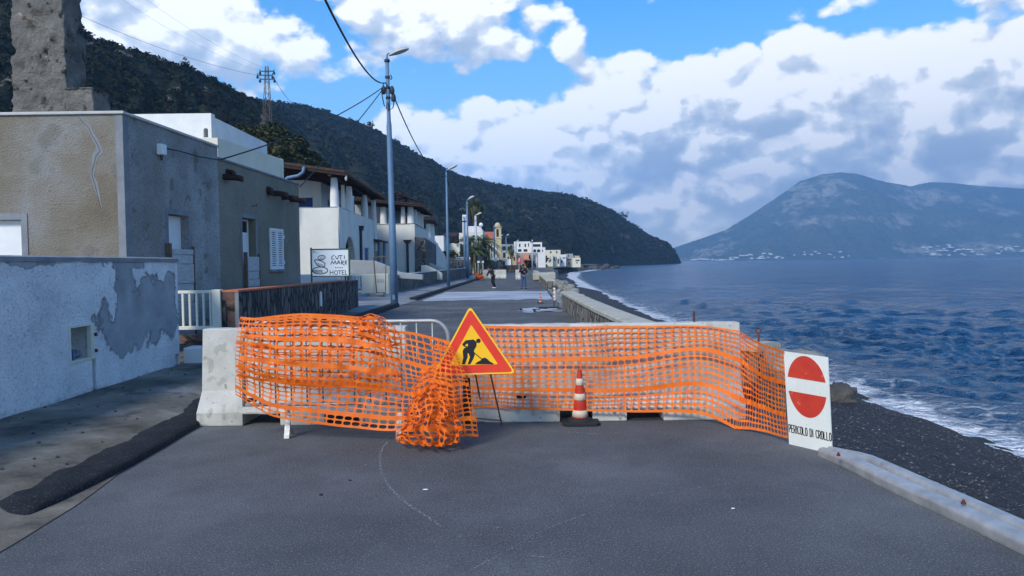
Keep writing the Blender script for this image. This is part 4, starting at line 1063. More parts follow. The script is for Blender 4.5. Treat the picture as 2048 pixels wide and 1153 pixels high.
# ------------------------------------------------------------------ gate and lava stone wall
ig = thing('iron_gate', 'cream painted gate of vertical bars standing at the end of the white wall', 'gate', (-5.1, 12, 0))
fr = MB()
fr.box(-5.6, -4.86, 11.98, 12.03, 1.19, 1.24); fr.build('rail', 'cream_paint', ig, bevel=0.006); fr = MB(); fr.box(-5.6, -4.86, 11.98, 12.03, 0.60, 0.66); fr.build('rail', 'cream_paint', ig, bevel=0.006)
for i in range(6):
    x = -5.46 + i * 0.112
    fr = MB(); fr.box(x - 0.016, x + 0.016, 11.985, 12.02, 0.66, 1.19); fr.build('bar', 'cream_paint', ig)
pt = MB(); pt.box(-4.86, -4.72, 11.94, 12.08, 0.02, 1.25); pt.build('post', 'cream_paint', ig, bevel=0.01)
mb = MB(); mb.box(-5.55, -4.72, 11.93, 12.1, 0.36, 0.52)
tag(mb.build('gate_sill', 'red_stone'), 'dark stone sill under the cream barred gate', 'sill')
mb = MB(); mb.box(-5.19, -3.95, 11.6, 12.1, -0.05, 0.35)
tag(mb.build('low_plinth', 'white_plaster', bevel=0.02), 'low white plastered plinth in front of the cream gate', 'plinth')
lw = thing('stone_wall', 'dark lava stone garden wall with a terracotta tile coping in front of the grey houses', 'wall', (-4.9, 19, 0))
A = Vector((-4.46, 12.0, 0)); B = Vector((-5.62, 27.0, 0)); D_ = (B - A).normalized(); NL = Vector((-D_.y, D_.x, 0))
mb = MB(); zz0, zz1 = 1.20, 1.07
mb.hexa([A + Vector((0, 0, -0.05)), B + Vector((0, 0, -0.05)), B + NL * 0.26 + Vector((0, 0, -0.05)), A + NL * 0.26 + Vector((0, 0, -0.05)), A + Vector((0, 0, zz0)), B + Vector((0, 0, zz1)), B + NL * 0.26 + Vector((0, 0, zz1)), A + NL * 0.26 + Vector((0, 0, zz0))])
mb.build('wall', 'lava_stone', lw, bevel=0.015)
mb = MB(); Bc = A + (B - A) * 0.80; zc = zz0 + (zz1 - zz0) * 0.80
e_ = NL * -0.02
mb.hexa([A + e_ + Vector((0, 0, zz0)), Bc + e_ + Vector((0, 0, zc)), Bc + NL * 0.28 + Vector((0, 0, zc)), A + NL * 0.28 + Vector((0, 0, zz0)), A + e_ + Vector((0, 0, zz0 + 0.035)), Bc + e_ + Vector((0, 0, zc + 0.035)), Bc + NL * 0.28 + Vector((0, 0, zc + 0.035)), A + NL * 0.28 + Vector((0, 0, zz0 + 0.035))])
mb.build('coping', 'terracotta', lw, bevel=0.008)
mb = MB(); mb.box(-4.72, -4.47, 11.985, 11.999, 0, 1.19); pf = mb.build('end_panel', 'red_stone', lw)
mb = MB(); mb.box(-4.49, -4.43, 11.96, 11.984, 0, 1.2); mb.build('edge_strip', 'smooth_cement', pf)
p0 = A + D_ * 7.4
mb = MB(); mb.obox(p0 + Vector((0, 0, 0.74)) - NL * 0.01, D_, (0, 0, 1), NL, 0.10, 0.19, 0.02); mb.build('meter_cover', 'white_paint', lw, bevel=0.006)
# ------------------------------------------------------------------ stroke lettering
GL = {'A': [[(0, 0), (.5, 1), (1, 0)], [(.2, .38), (.8, .38)]], 'C': [[(1, .9), (.7, 1), (.2, .95), (0, .7), (0, .3), (.2, .05), (.7, 0), (1, .1)]],
      'D': [[(0, 0), (0, 1), (.65, 1), (1, .75), (1, .25), (.65, 0), (0, 0)]], 'E': [[(1, 1), (0, 1), (0, 0), (1, 0)], [(0, .52), (.8, .52)]],
      'H': [[(0, 0), (0, 1)], [(1, 0), (1, 1)], [(0, .5), (1, .5)]], 'I': [[(.5, 0), (.5, 1)]], 'L': [[(0, 1), (0, 0), (1, 0)]],
      'M': [[(0, 0), (.12, 1), (.5, .35), (.88, 1), (1, 0)]], 'O': [[(.25, 0), (0, .25), (0, .75), (.25, 1), (.75, 1), (1, .75), (1, .25), (.75, 0), (.25, 0)]],
      'P': [[(0, 0), (0, 1), (.8, 1), (1, .88), (1, .58), (.8, .46), (0, .46)]], 'R': [[(0, 0), (0, 1), (.8, 1), (1, .88), (1, .58), (.8, .46), (0, .46)], [(.45, .46), (1, 0)]],
      'T': [[(0, 1), (1, 1)], [(.5, 1), (.5, 0)]], 'U': [[(0, 1), (.05, .3), (.3, 0), (.6, .05), (.95, 1)]], '*': [[(.5, 1), (.5, 0)], [(0, .75), (1, .25)], [(0, .25), (1, .75)]], ' ': []}
def strokes(mb, lines, fn, wd, t0, t1):
    """lines of (u,v) in metres raised on a board; fn(u,v,t) places a point t above the board"""
    for ln in lines:
        for (a, b) in zip(ln, ln[1:]):
            dx, dy = b[0] - a[0], b[1] - a[1]; L = math.hypot(dx, dy) or 1e-6
            ex, ey = dx / L * wd * 0.35, dy / L * wd * 0.35; nx, ny = -dy / L * wd / 2, dx / L * wd / 2
            q = [(a[0] - ex - nx, a[1] - ey - ny), (b[0] + ex - nx, b[1] + ey - ny), (b[0] + ex + nx, b[1] + ey + ny), (a[0] - ex + nx, a[1] - ey + ny)]
            mb.hexa([fn(u, v, t0) for u, v in q] + [fn(u, v, t1) for u, v in q])
def text(mb, s, fn, u0, v0, cw, chh, gap, wd, t0, t1, tilt=0.0):
    u = u0
    for c in s:
        w_ = cw * (0.3 if c == 'I' else 0.62 if c == ' ' else 1)
        ls = [[(u + (x if c != 'I' else 0.5) * w_ , v0 + y * chh + tilt * (u - u0)) for x, y in l] for l in GL[c]]
        strokes(mb, ls, fn, wd, t0, t1)
        u += w_ + gap
    return u
def poly_on(mb, poly, fn, t0, t1):
    """flat shape between two heights over the board"""
    import mathutils
    k = len(poly)
    tri = mathutils.geometry.tessellate_polygon([[Vector((a, b, 0)) for a, b in poly]])
    vs = [fn(a, b, t0) for a, b in poly] + [fn(a, b, t1) for a, b in poly]
    fs = []
    for t in tri:
        a, b, c = t
        A_, B_, C_ = poly[a], poly[b], poly[c]
        if (B_[0] - A_[0]) * (C_[1] - A_[1]) - (B_[1] - A_[1]) * (C_[0] - A_[0]) < 0: b, c = c, b
        fs.append((k + a, k + b, k + c))
    for i in range(k): fs.append((i, (i + 1) % k, k + (i + 1) % k, k + i))
    mb.add(vs, fs)

# ------------------------------------------------------------------ concrete barriers
def jersey(root, x0, x1, segs, yc=7.75, ang=0.0):
    """segs: list of (x start, x end, has foot)"""
    mb = MB(); rgj = random.Random(int(x1 * 10))
    full = lambda f: [(-0.30, 0.0), (-0.30, 0.14), (-0.15, 0.34), (-0.09, 0.975), (0.09, 0.975), (0.15, 0.34), (0.30, 0.14), (0.30, 0.0)] if f else [(-0.30, 0.115), (-0.30, 0.14), (-0.15, 0.34), (-0.09, 0.975), (0.09, 0.975), (0.15, 0.34), (0.30, 0.14), (0.30, 0.115)]
    for (a, b, f) in segs:
        n = max(1, int((b - a) / 0.06)); pr = full(f)
        xs = [a + (b - a) * i / n for i in range(n + 1)]
        vs = []
        for i, x in enumerate(xs):
            for (yy, zz) in pr:
                j = 0.006 * noise.noise(Vector((x * 7, yy * 9, zz * 9)))
                chip = 0.02 * max(0, noise.noise(Vector((x * 11, yy * 3, 5)))) if zz in (0.0,) else 0
                vs.append((x, yc + yy + j + (chip if yy < 0 else -chip), zz + (j if zz > 0 else 0)))
        k = len(pr); fs = []
        for i in range(n):
            for j in range(k):
                fs.append((i * k + j, (i + 1) * k + j, (i + 1) * k + (j + 1) % k, i * k + (j + 1) % k))
        fs.append(tuple(range(k))); fs.append(tuple(n * k + j for j in range(k - 1, -1, -1)))
        mb.add(vs, [f_[::-1] for f_ in fs])
    return mb.build('barrier_body', 'jersey_concrete', root, bevel=0.012, weld=True)
b1 = thing('concrete_barrier', 'chipped pale concrete road barrier behind the railing, left of the road works sign', 'barrier', (-2.17, 7.75, 0), 'concrete barriers closing the road')
o1 = jersey(b1, -3.22, -1.11, [(-3.22, -2.75, 1), (-2.75, -2.37, 0), (-2.37, -1.92, 1), (-1.92, -1.52, 0), (-1.52, -1.11, 1)])
b2 = thing('concrete_barrier', 'long pale concrete road barrier behind the orange net and the traffic cone', 'barrier', (0.96, 7.75, 0), 'concrete barriers closing the road')
o2 = jersey(b2, -0.50, 2.36, [(-0.50, 0.47, 1), (0.47, 0.80, 0), (0.80, 1.15, 1), (1.15, 1.52, 0), (1.52, 2.36, 1)])
def slot(root, x, z):
    mb = MB()
    y = 7.47; 
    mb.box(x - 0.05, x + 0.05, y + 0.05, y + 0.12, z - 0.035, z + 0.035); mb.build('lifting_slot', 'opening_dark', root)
slot(b1, -2.68, 0.235); slot(b2, 0.08, 0.235)
mb = MB(); mb.tube([(1.90, 7.74, 0.9), (1.905, 7.74, 1.09)], 0.012, 7); tag(origin(mb.build('iron_rod', 'rusty_iron'), (1.90, 7.74, 0.95)), 'short rusty iron rod sticking up from the top of the long concrete barrier', 'rod')

# ------------------------------------------------------------------ steel crowd railing
cf = thing('crowd_barrier', 'galvanised steel crowd railing draped in orange net in front of the left concrete barrier', 'railing', (-1.55, 6.95, 0))
YF = 6.95
FL, FR = P(486, 700, YF).x, P(897, 700, YF).x; FT = 1.085
fr = MB(); rc = 0.16
def arcp(cx, cz, a0, a1): return [(cx + rc * math.cos(R(a0 + (a1 - a0) * i / 6)), YF, cz + rc * math.sin(R(a0 + (a1 - a0) * i / 6))) for i in range(7)]
pts = [(FL, YF, 0.30)] + [(FL, YF, FT - rc)] + arcp(FL + rc, FT - rc, 180, 90)[1:] + arcp(FR - rc, FT - rc, 90, 0) + [(FR, YF, 0.30)]
fr.tube(pts, 0.019, 10); fr.tube([(FL, YF, 0.31), (FR, YF, 0.31)], 0.016, 8); fr.build('frame', 'galvanised', cf, smooth=True)
n_ = 13
for i in range(1, n_):
    x = FL + (FR - FL) * i / n_
    bm_ = MB(); bm_.tube([(x, YF, 0.31), (x, YF, FT)], 0.008, 6); bm_.build('bar', 'galvanised', cf, smooth=True)
for px in (577, 800):
    x = P(px, 860, YF).x; lg = MB()
    lg.tube([(x, YF + 0.12, 0.0), (x, YF + 0.03, 0.10), (x, YF, 0.31)], 0.016, 7)
    q0 = G(px + (0 if px < 600 else -4), 878)
    lg.obox((x + 0.002, (q0.y + YF) / 2, 0.115), (0, q0.y - YF, -0.22), (1, 0, 0), (0, -0.22, -(q0.y - YF)), math.hypot(q0.y - YF, 0.23) / 2, 0.026, 0.005)
    lg.build('foot', 'galvanised', cf, bevel=0.003)

# ------------------------------------------------------------------ orange mesh
def net_rows(H, bands, cell=0.046, bandh=0.026):
    """list of (v0, v1, solid)"""
    n = int((H - bandh * (len(bands) + 2)) / cell); rows = [(0, 0.014, True)]; v = 0.014
    for i in range(n):
        rows.append((v, v + cell, False)); v += cell
        if i + 1 in bands: rows.append((v, v + bandh, True)); v += bandh
    rows.append((v, v + 0.014, True)); v += 0.014
    return rows, v
def net_mesh(mb, fn, W, H, bands, cw=0.0665, hole=(0.43, 0.375), frm=None):
    """perforated sheet: every cell is a ring of faces round an oval opening; fn(u,v) with u,v in 0..1"""
    rows, VH = net_rows(H, bands); nc = int(round(W / cw)); ang = [2 * math.pi * k / 12 + math.pi / 12 for k in range(12)]
    for (v0, v1, solid) in rows:
        for c in range(nc):
            if frm and frm(c / nc, v0 / VH): continue
            u0, u1 = c / nc, (c + 1) / nc
            if solid:
                um = (u0 + u1) / 2
                mb.add([fn(u, v / VH) for u, v in ((u0, v0), (um, v0), (u1, v0), (u1, v1), (um, v1), (u0, v1))], [(0, 1, 4, 5), (1, 2, 3, 4)]); continue
            uc, vc, hu, hv = (u0 + u1) / 2, (v0 + v1) / 2, (u1 - u0) / 2, (v1 - v0) / 2
            inn, out = [], []
            for a in ang:
                ca, sa = math.cos(a), math.sin(a); m_ = max(abs(ca), abs(sa))
                out.append(fn(uc + hu * ca / m_, (vc + hv * sa / m_) / VH))
                e = (abs(ca) ** 3.2 + abs(sa) ** 3.2) ** (-1 / 3.2)
                inn.append(fn(uc + hu * 2 * hole[0] * ca * e, (vc + hv * 2 * hole[1] * sa * e) / VH))
            corners = [fn(uc + hu * a_, (vc + hv * b_) / VH) for a_, b_ in ((1, 1), (-1, 1), (-1, -1), (1, -1))]
            fs = [(k, (k + 1) % 12, 12 + (k + 1) % 12, 12 + k) for k in range(12)]
            # ring order: out first then inner; corner fillers
            fs = [(k, (k + 1) % 12, 12 + (k + 1) % 12, 12 + k) for k in range(12)]
            fs += [(0 + 0, 24, 1)] if False else []
            mb.add(out + inn + corners, fs)
            # angle k steps of 30 deg offset 15: corners lie between k=1 (45)?; 15,45,75.. => k=1 is exactly the corner direction
def lerp_line(pts, u):
    """pts: (px, py, Y) control line -> smooth 3D point"""
    k = u * (len(pts) - 1); i = min(int(k), len(pts) - 2); f = k - i
    g_ = [pts[max(i - 1, 0)], pts[i], pts[i + 1], pts[min(i + 2, len(pts) - 1)]]
    r_ = []
    for c in range(3):
        p0, p1, p2, p3 = (q[c] for q in g_)
        r_.append(0.5 * (2 * p1 + (p2 - p0) * f + (2 * p0 - 5 * p1 + 4 * p2 - p3) * f * f + (3 * p1 - p0 - 3 * p2 + p3) * f ** 3))
    return r_
def coons(top, mid, bot, wob, seed):
    def fn(u, v):
        a, m_, b = lerp_line(top, u), lerp_line(mid, u), lerp_line(bot, u)
        # quadratic through top, middle, bottom
        q = [a[i] * (1 - v) * (1 - 2 * v) + m_[i] * 4 * v * (1 - v) + b[i] * v * (2 * v - 1) for i in range(3)]
        p = P(q[0], q[1], q[2])
        e = 0.35 + 0.65 * math.sin(math.pi * min(1, max(0, v)))
        n1 = noise.noise(Vector((u * 4.5 + seed, v * 2.2, seed))); n2 = noise.noise(Vector((u * 14 + seed, v * 7, seed + 3)))
        n3 = noise.noise(Vector((u * 3 + seed, v * 9, seed + 9)))
        return Vector((p.x + wob * 0.25 * n2 * e, p.y + wob * (n1 + 0.45 * n2) * e, p.z + wob * (0.22 * n1 + 0.35 * n3) * e))
    return fn
nl = thing('safety_net', 'orange plastic safety net bunched and folded over the steel railing and heaped on the asphalt', 'net', (-1.6, 6.7, 0), 'orange plastic nets')
mb = MB()
f1 = coons([(481, 634, 6.88), (540, 636, 6.87), (620, 632, 6.87), (720, 640, 6.87), (775, 660, 6.86), (830, 666, 6.86), (900, 684, 6.86)],
           [(470, 720, 6.80), (540, 740, 6.82), (620, 745, 6.82), (720, 752, 6.82), (790, 764, 6.80), (850, 775, 6.80), (915, 790, 6.78)],
           [(472, 790, 6.84), (540, 830, 6.80), (620, 846, 6.78), (700, 856, 6.76), (790, 862, 6.70), (860, 842, 6.72), (930, 822, 6.74)], 0.05, 1.0)
net_mesh(mb, f1, 2.0, 0.97, (5, 11, 16))
mb.build('net_sheet', 'orange_plastic', nl, smooth=False, solid=0.002, weld=True)
mb = MB()
f2 = coons([(484, 638, 6.98), (600, 628, 6.99), (720, 634, 6.99), (765, 640, 6.99)], [(479, 690, 6.72), (600, 700, 6.72), (720, 706, 6.74), (790, 715, 6.76)],
           [(474, 752, 6.74), (600, 772, 6.74), (700, 776, 6.74), (800, 790, 6.74)], 0.085, 5.0)
net_mesh(mb, f2, 1.5, 0.62, (4, 8))
mb.build('net_fold', 'orange_plastic', nl, smooth=False, solid=0.002, weld=True)
# the tuft standing up over the rail
mb = MB()
f4 = coons([(718, 636, 7.0), (740, 628, 7.02), (765, 634, 7.0), (785, 650, 6.98)], [(712, 646, 6.84), (740, 640, 6.82), (770, 652, 6.82), (796, 668, 6.84)],
           [(706, 668, 6.80), (740, 676, 6.78), (775, 690, 6.78), (800, 694, 6.80)], 0.10, 8.0)
net_mesh(mb, f4, 0.46, 0.32, ())
mb.build('net_tuft', 'orange_plastic', nl, smooth=False, solid=0.002, weld=True)
# the part hanging past the railing and the heap on the ground
mb = MB()
f5 = coons([(872, 676, 6.60), (892, 684, 6.50), (908, 698, 6.48)], [(858, 770, 6.48), (900, 775, 6.42), (940, 776, 6.46)],
           [(850, 860, 6.48), (905, 872, 6.42), (957, 874, 6.52)], 0.045, 11.0)
net_mesh(mb, f5, 0.45, 0.98, (9, 16))
mb.build('net_sheet', 'orange_plastic', nl, smooth=False, solid=0.002, weld=True)
def heap(seed, sx, sy, zt, cx, cy):
    def fn(u, v):
        a, b = (u - 0.5) * 2, (v - 0.5) * 2
        n1 = noise.noise(Vector((u * 5 + seed, v * 5, seed))); n2 = noise.noise(Vector((u * 8, v * 8 + seed, seed))); n3 = noise.noise(Vector((u * 5, v * 5, seed + 7)))
        h = zt * max(0.0, 1 - (abs(a) ** 2.0)) * (1 - 0.5 * (b + 1)) ** 0.8
        return Vector((cx + a * sx + 0.05 * n3 + 0.015 * n2, cy - 0.14 * (b) * sy * 3 + 0.06 * n1, max(0.012, h + 0.07 * n1 + 0.03 * n2 + 0.02)))
    return fn
mb = MB()
for (sd0, dy_, dx_) in ((2.0, 0.0, 0), (17.0, 0.14, 6)):
    fh = coons([(838 + dx_, 742, 6.70 + dy_), (872, 728, 6.66 + dy_), (905 + dx_, 745, 6.66 + dy_)], [(815 + dx_, 815, 6.46 + dy_), (862, 800, 6.38 + dy_), (915 + dx_, 812, 6.44 + dy_)],
               [(796 - dx_, 882, 6.36 + dy_), (838, 890, 6.26 + dy_), (882, 892, 6.26 + dy_), (924, 884, 6.34 + dy_)], 0.055, sd0)
    def fh2(u, v, f=fh):
        p = f(u, v); p.y += 0.035 * math.sin(u * 26 + 3 * v + sd0) * (0.4 + v); p.x += 0.02 * math.sin(v * 19 + u * 5); p.z = max(0.012, p.z); return p
    net_mesh(mb, fh2, 0.66, 0.66, (4, 10))
mb.build('net_heap', 'orange_plastic', nl, smooth=False, solid=0.002, weld=True)

nr = thing('safety_net', 'orange plastic safety net stretched along the long concrete barrier behind the traffic cone', 'net', (1.2, 7.3, 0), 'orange plastic nets')
mb = MB()
def offy(lst): return lst
f3 = coons([(925, 650, 7.60), (1010, 652, 7.63), (1150, 654, 7.64), (1260, 653, 7.64), (1395, 652, 7.64), (1480, 662, 7.60)],
           [(925, 735, 7.50), (1010, 742, 7.50), (1150, 740, 7.46), (1260, 740, 7.52), (1395, 722, 7.46), (1480, 744, 7.40)],
           [(925, 814, 7.42), (1010, 817, 7.42), (1150, 822, 7.38), (1260, 825, 7.38), (1395, 828, 7.34), (1470, 858, 7.02)], 0.05, 21.0)
net_mesh(mb, f3, 2.86, 0.87, (6, 12))
f6 = coons([(1480, 664, 7.60), (1500, 676, 7.35), (1530, 690, 6.95), (1569, 704, 6.50)], [(1480, 744, 7.40), (1505, 762, 7.20), (1535, 778, 6.85), (1572, 792, 6.48)],
           [(1470, 858, 7.02), (1500, 860, 6.9), (1540, 867, 6.7), (1577, 878, 6.44)], 0.05, 24.0)
net_mesh(mb, f6, 1.28, 0.87, (6, 12))
mb.build('net_sheet', 'orange_plastic', nr, smooth=False, solid=0.002, weld=True)

# ------------------------------------------------------------------ road works triangle
C_ = P(948, 702, 6.62)
lean = R(6); rollt = R(-2.6)
Ut = Vector((math.cos(rollt), 0, -math.sin(rollt) * -1)); Ut = Vector((math.cos(R(2.0)), 0.0, math.sin(R(2.0))))
Nt = Vector((0, -math.cos(lean), math.sin(lean))); Vt = Nt.cross(Ut).normalized() * 1.0
if Vt.z < 0: Vt = -Vt
Nt = Ut.cross(Vt).normalized()
def onp(px, py):
    d = ray(px, py); k = (C_ - CAM).dot(Nt) / d.dot(Nt); q = CAM + d * k - C_
    return (q.dot(Ut), q.dot(Vt))
def ft(u, v, t): return C_ + Ut * u + Vt * v + Nt * t
tri0 = [onp(940, 612), onp(865, 752), onp(1032, 747)]
def rtri(shr, rad):
    c = [sum(p[i] for p in tri0) / 3 for i in (0, 1)]; out = []
    pts = [(c[0] + (p[0] - c[0]) * shr, c[1] + (p[1] - c[1]) * shr) for p in tri0]
    for i in range(3):
        p, a, b = Vector(pts[i]), Vector(pts[i - 1]), Vector(pts[(i + 1) % 3])
        da, db = (a - p).normalized(), (b - p).normalized(); L = rad * 1.75
        s0, s1 = p + da * L, p + db * L
        for k in range(7):
            f = k / 6; q = s0 * (1 - f) ** 2 + p * 2 * f * (1 - f) + s1 * f * f; out.append((q.x, q.y))
    return out
ts = thing('road_works_sign', 'triangular red and yellow road works sign with a digging man on a thin rusty stand', 'sign', (C_.x, C_.y, 0))
def plate(poly, t0, t1, m, name, parent): 
    mb = MB(); poly_on(mb, poly, ft, t0, t1); return mb.build(name, m, parent)
mb = MB(); poly_on(mb, rtri(1.0, 0.028), ft, -0.004, 0.0); poly_on(mb, rtri(0.99, 0.028), ft, -0.02, -0.004)
pl = mb.build('sign_plate', 'sign_yellow_rim', ts)
plate(rtri(0.935, 0.022), 0.0, 0.002, 'sign_red', 'red_border', pl)
plate(rtri(0.585, 0.008), 0.002, 0.004, 'sign_yellow', 'yellow_field', pl)
k7 = lambda x, y: onp(880 + x * 0.3027, 600 + y * 0.3027)
body = [(170, 268), (222, 262), (243, 280), (240, 308), (224, 335), (230, 362), (219, 392), (200, 426), (183, 426), (198, 380), (190, 356), (182, 352), (183, 378), (165, 426), (145, 426), (154, 385), (150, 338), (160, 318), (178, 316), (186, 298), (180, 288), (166, 300), (150, 302), (148, 292)]
heapp = [(230, 426), (248, 410), (266, 402), (280, 386), (298, 382), (316, 394), (330, 408), (352, 420), (354, 426)]
sy = MB(); poly_on(sy, [k7(*p) for p in body][::-1], ft, 0.004, 0.006); poly_on(sy, [k7(*p) for p in heapp], ft, 0.004, 0.006)
poly_on(sy, [k7(254 + 15 * math.cos(a * 0.524), 271 + 15 * math.sin(a * 0.524)) for a in range(12)][::-1], ft, 0.004, 0.006)
strokes(sy, [[k7(208, 335), k7(278, 394)]], ft, 0.008, 0.0041, 0.0062); strokes(sy, [[k7(232, 300), k7(206, 340)], [k7(155, 300), k7(190, 322)]], ft, 0.012, 0.0041, 0.0063)
sy.build('digging_symbol', 'sign_black', pl)
sd_ = MB()
for (a, b) in (((933, 750), (944, 846)), ((981, 748), (1004, 852))):
    g0 = G(*b); p0 = P(a[0], a[1], C_.y + 0.03); sd_.tube([p0 + Vector((0, 0.0, 0.25)), p0, g0], 0.0085, 6)
ga, gb = G(944, 846), G(1004, 852)
sd_.tube([ga + Vector((0, -0.05, 0.06)), gb + Vector((0, -0.04, 0.06))], 0.007, 6)
sd_.tube([P(940, 690, C_.y + 0.06), Vector((ga.x + 0.1, ga.y + 0.35, 0.0))], 0.0085, 6)
sd_.build('stand', 'brown_iron', ts)
mb = MB(); mb.prism([G(925, 850) + Vector((0, 0.02, 0)), G(944, 850) + Vector((0, 0.02, 0)), P(940, 757, C_.y + 0.1), P(926, 757, C_.y + 0.1)], (0, 0.025, 0)); mb.build('wooden_prop', 'old_post_wood', ts)

# ------------------------------------------------------------------ cone
def cone_thing(loc, label, s=1.0):
    t = thing('traffic_cone', label, 'cone', loc, 'red and white traffic cones'); c = Vector(loc)
    H, r0, r1 = 0.535 * s, 0.084 * s, 0.020 * s; zb = 0.035 * s
    rad = lambda z: r0 + (r1 - r0) * (z - zb) / (H - zb)
    b = MB(); hw = 0.185 * s
    b.prism([c + Vector((x * hw, y * hw, 0.004)) for x, y in ((-.8, -1), (.8, -1), (1, -.8), (1, .8), (.8, 1), (-.8, 1), (-1, .8), (-1, -.8))], (0, 0, 0.028 * s))
    b.lathe([(r0 * 1.6, 0.03 * s), (r0 * 1.35, 0.05 * s), (r0 * 1.05, 0.06 * s)], c, 20)
    b.build('base', 'black_rubber', t, bevel=0.004 * s)
    b = MB(); b.lathe([(r0, zb), (r1, H), (r1 * 0.8, H + 0.004 * s), (r1 * 0.7, H - 0.02 * s)], c, 28); b.build('cone_body', 'cone_red', t, smooth=False)
    for (f0, f1) in ((0.07, 0.20), (0.40, 0.53), (0.70, 0.83)):
        za, zb2 = zb + (H - zb) * f0, zb + (H - zb) * f1; b = MB()
        b.lathe([(rad(za), za), (rad(za) + 0.002, za + 0.001), (rad(zb2) + 0.002, zb2 - 0.001), (rad(zb2), zb2)], c, 28); b.build('white_band', 'cone_white', t, smooth=True)
    return t
cn = G(1160, 846); cn.z = 0
cone_thing(cn, 'red and white striped cone on a black base in front of the long concrete barrier')

# ------------------------------------------------------------------ no entry board
cq = [P(1578, 889, 6.42), P(1664, 909, 6.06), P(1655, 715, 6.14), P(1567, 703, 6.52)]
nb_ = (cq[1] - cq[0]).cross(cq[3] - cq[0]).normalized()
def fbz(u, v, t): return cq[0] * (1 - u) * (1 - v) + cq[1] * u * (1 - v) + cq[2] * u * v + cq[3] * (1 - u) * v + nb_ * t
ne = thing('no_entry_sign', 'white board with a no entry disc and black danger lettering leaning at the road edge', 'sign', (cq[0] + cq[1]) / 2)
mb = MB(); poly_on(mb, [(0, 0), (1, 0), (1, 1), (0, 1)], fbz, -0.012, 0.0); bd = mb.build('board', 'sign_white', ne, bevel=0.002)
for sgn, lab in ((1, 'up'), (-1, 'down')):
    mb = MB(); pr = []; cu, cv, ru, rv = 0.502, 0.655, 0.445, 0.325
    a_ = math.asin(0.075 / rv)
    for k in range(25):
        a = a_ + (math.pi - 2 * a_) * k / 24
        pr.append((cu + ru * math.cos(a), cv + sgn * rv * math.sin(a)))
    if sgn < 0: pr = pr[::-1]
    poly_on(mb, pr, fbz, 0.0, 0.002); mb.build('red_segment', 'sign_red_faded', ne)
Wb, Hb = (cq[1] - cq[0]).length, (cq[3] - cq[0]).length
fm = lambda u, v, t: fbz(u / Wb, v / Hb, t)
mb = MB(); un = 13 * 1 + 3 * 0.3 + 2 * 0.62 + 17 * 0.5          # letters, narrow I, spaces, gaps
cwid = 0.95 * Wb / un
uu = 0.025 * Wb
for wd_ in ('PERICOLO', 'DI', 'CROLLO'):
    mb = MB(); uu = text(mb, wd_, fm, uu, 0.135 * Hb, cwid, 0.064, cwid * 0.5, 0.0072, 0.0, 0.0018); mb.build('lettering', 'sign_black', ne); uu += cwid * 1.12

# ------------------------------------------------------------------ guard rail lying at the road edge
gr = thing('guard_rail', 'galvanised steel guard rail beam lying along the seaward edge of the asphalt', 'guard rail', (2.75, 3.5, 0))
prof = [(0.020, 0.006), (0.002, 0.03), (-0.002, 0.085), (0.012, 0.108), (0.030, 0.116), (0.105, 0.124), (0.118, 0.112), (0.130, 0.078), (0.182, 0.076), (0.196, 0.108), (0.212, 0.130), (0.290, 0.128), (0.312, 0.112), (0.322, 0.080)]
ra, rb = G(1636, 912), G(2070, 1122)
dr_ = (rb - ra).normalized(); pr_ = Vector((-dr_.y, dr_.x, 0))
if pr_.x < 0: pr_ = -pr_
N_ = 60; LEN = 8.0; mb = MB()
def rail(u, v):
    k = v * (len(prof) - 1); i = min(int(k), len(prof) - 2); f = k - i
    o_ = prof[i][0] + (prof[i + 1][0] - prof[i][0]) * f; z = prof[i][1] + (prof[i + 1][1] - prof[i][1]) * f
    d = u * LEN; end = max(0, 1 - d / 0.35)
    o_ *= 1 - 0.45 * end
    o_ *= 0.76
    return ra + dr_ * d + pr_ * (o_ + 0.0) + Vector((0, 0, z * 0.9 * (1 - 0.22 * end) + 0.009 * noise.noise(Vector((d * 1.4, v * 3, 0))) - 0.02))
mb.grid(rail, N_, 42); mb.build('beam', 'galvanised', gr, smooth=False, solid=0.005)
for (px, py) in ((1677, 910), (1927, 1006)):
    g0 = G(px, py, 0.12); b = MB(); b.lathe([(0.015, 0), (0.015, 0.012), (0.009, 0.014), (0.008, 0.026), (0.003, 0.029)], (g0.x, g0.y, 0.112), 8); b.build('bolt', 'rusty_iron', gr)

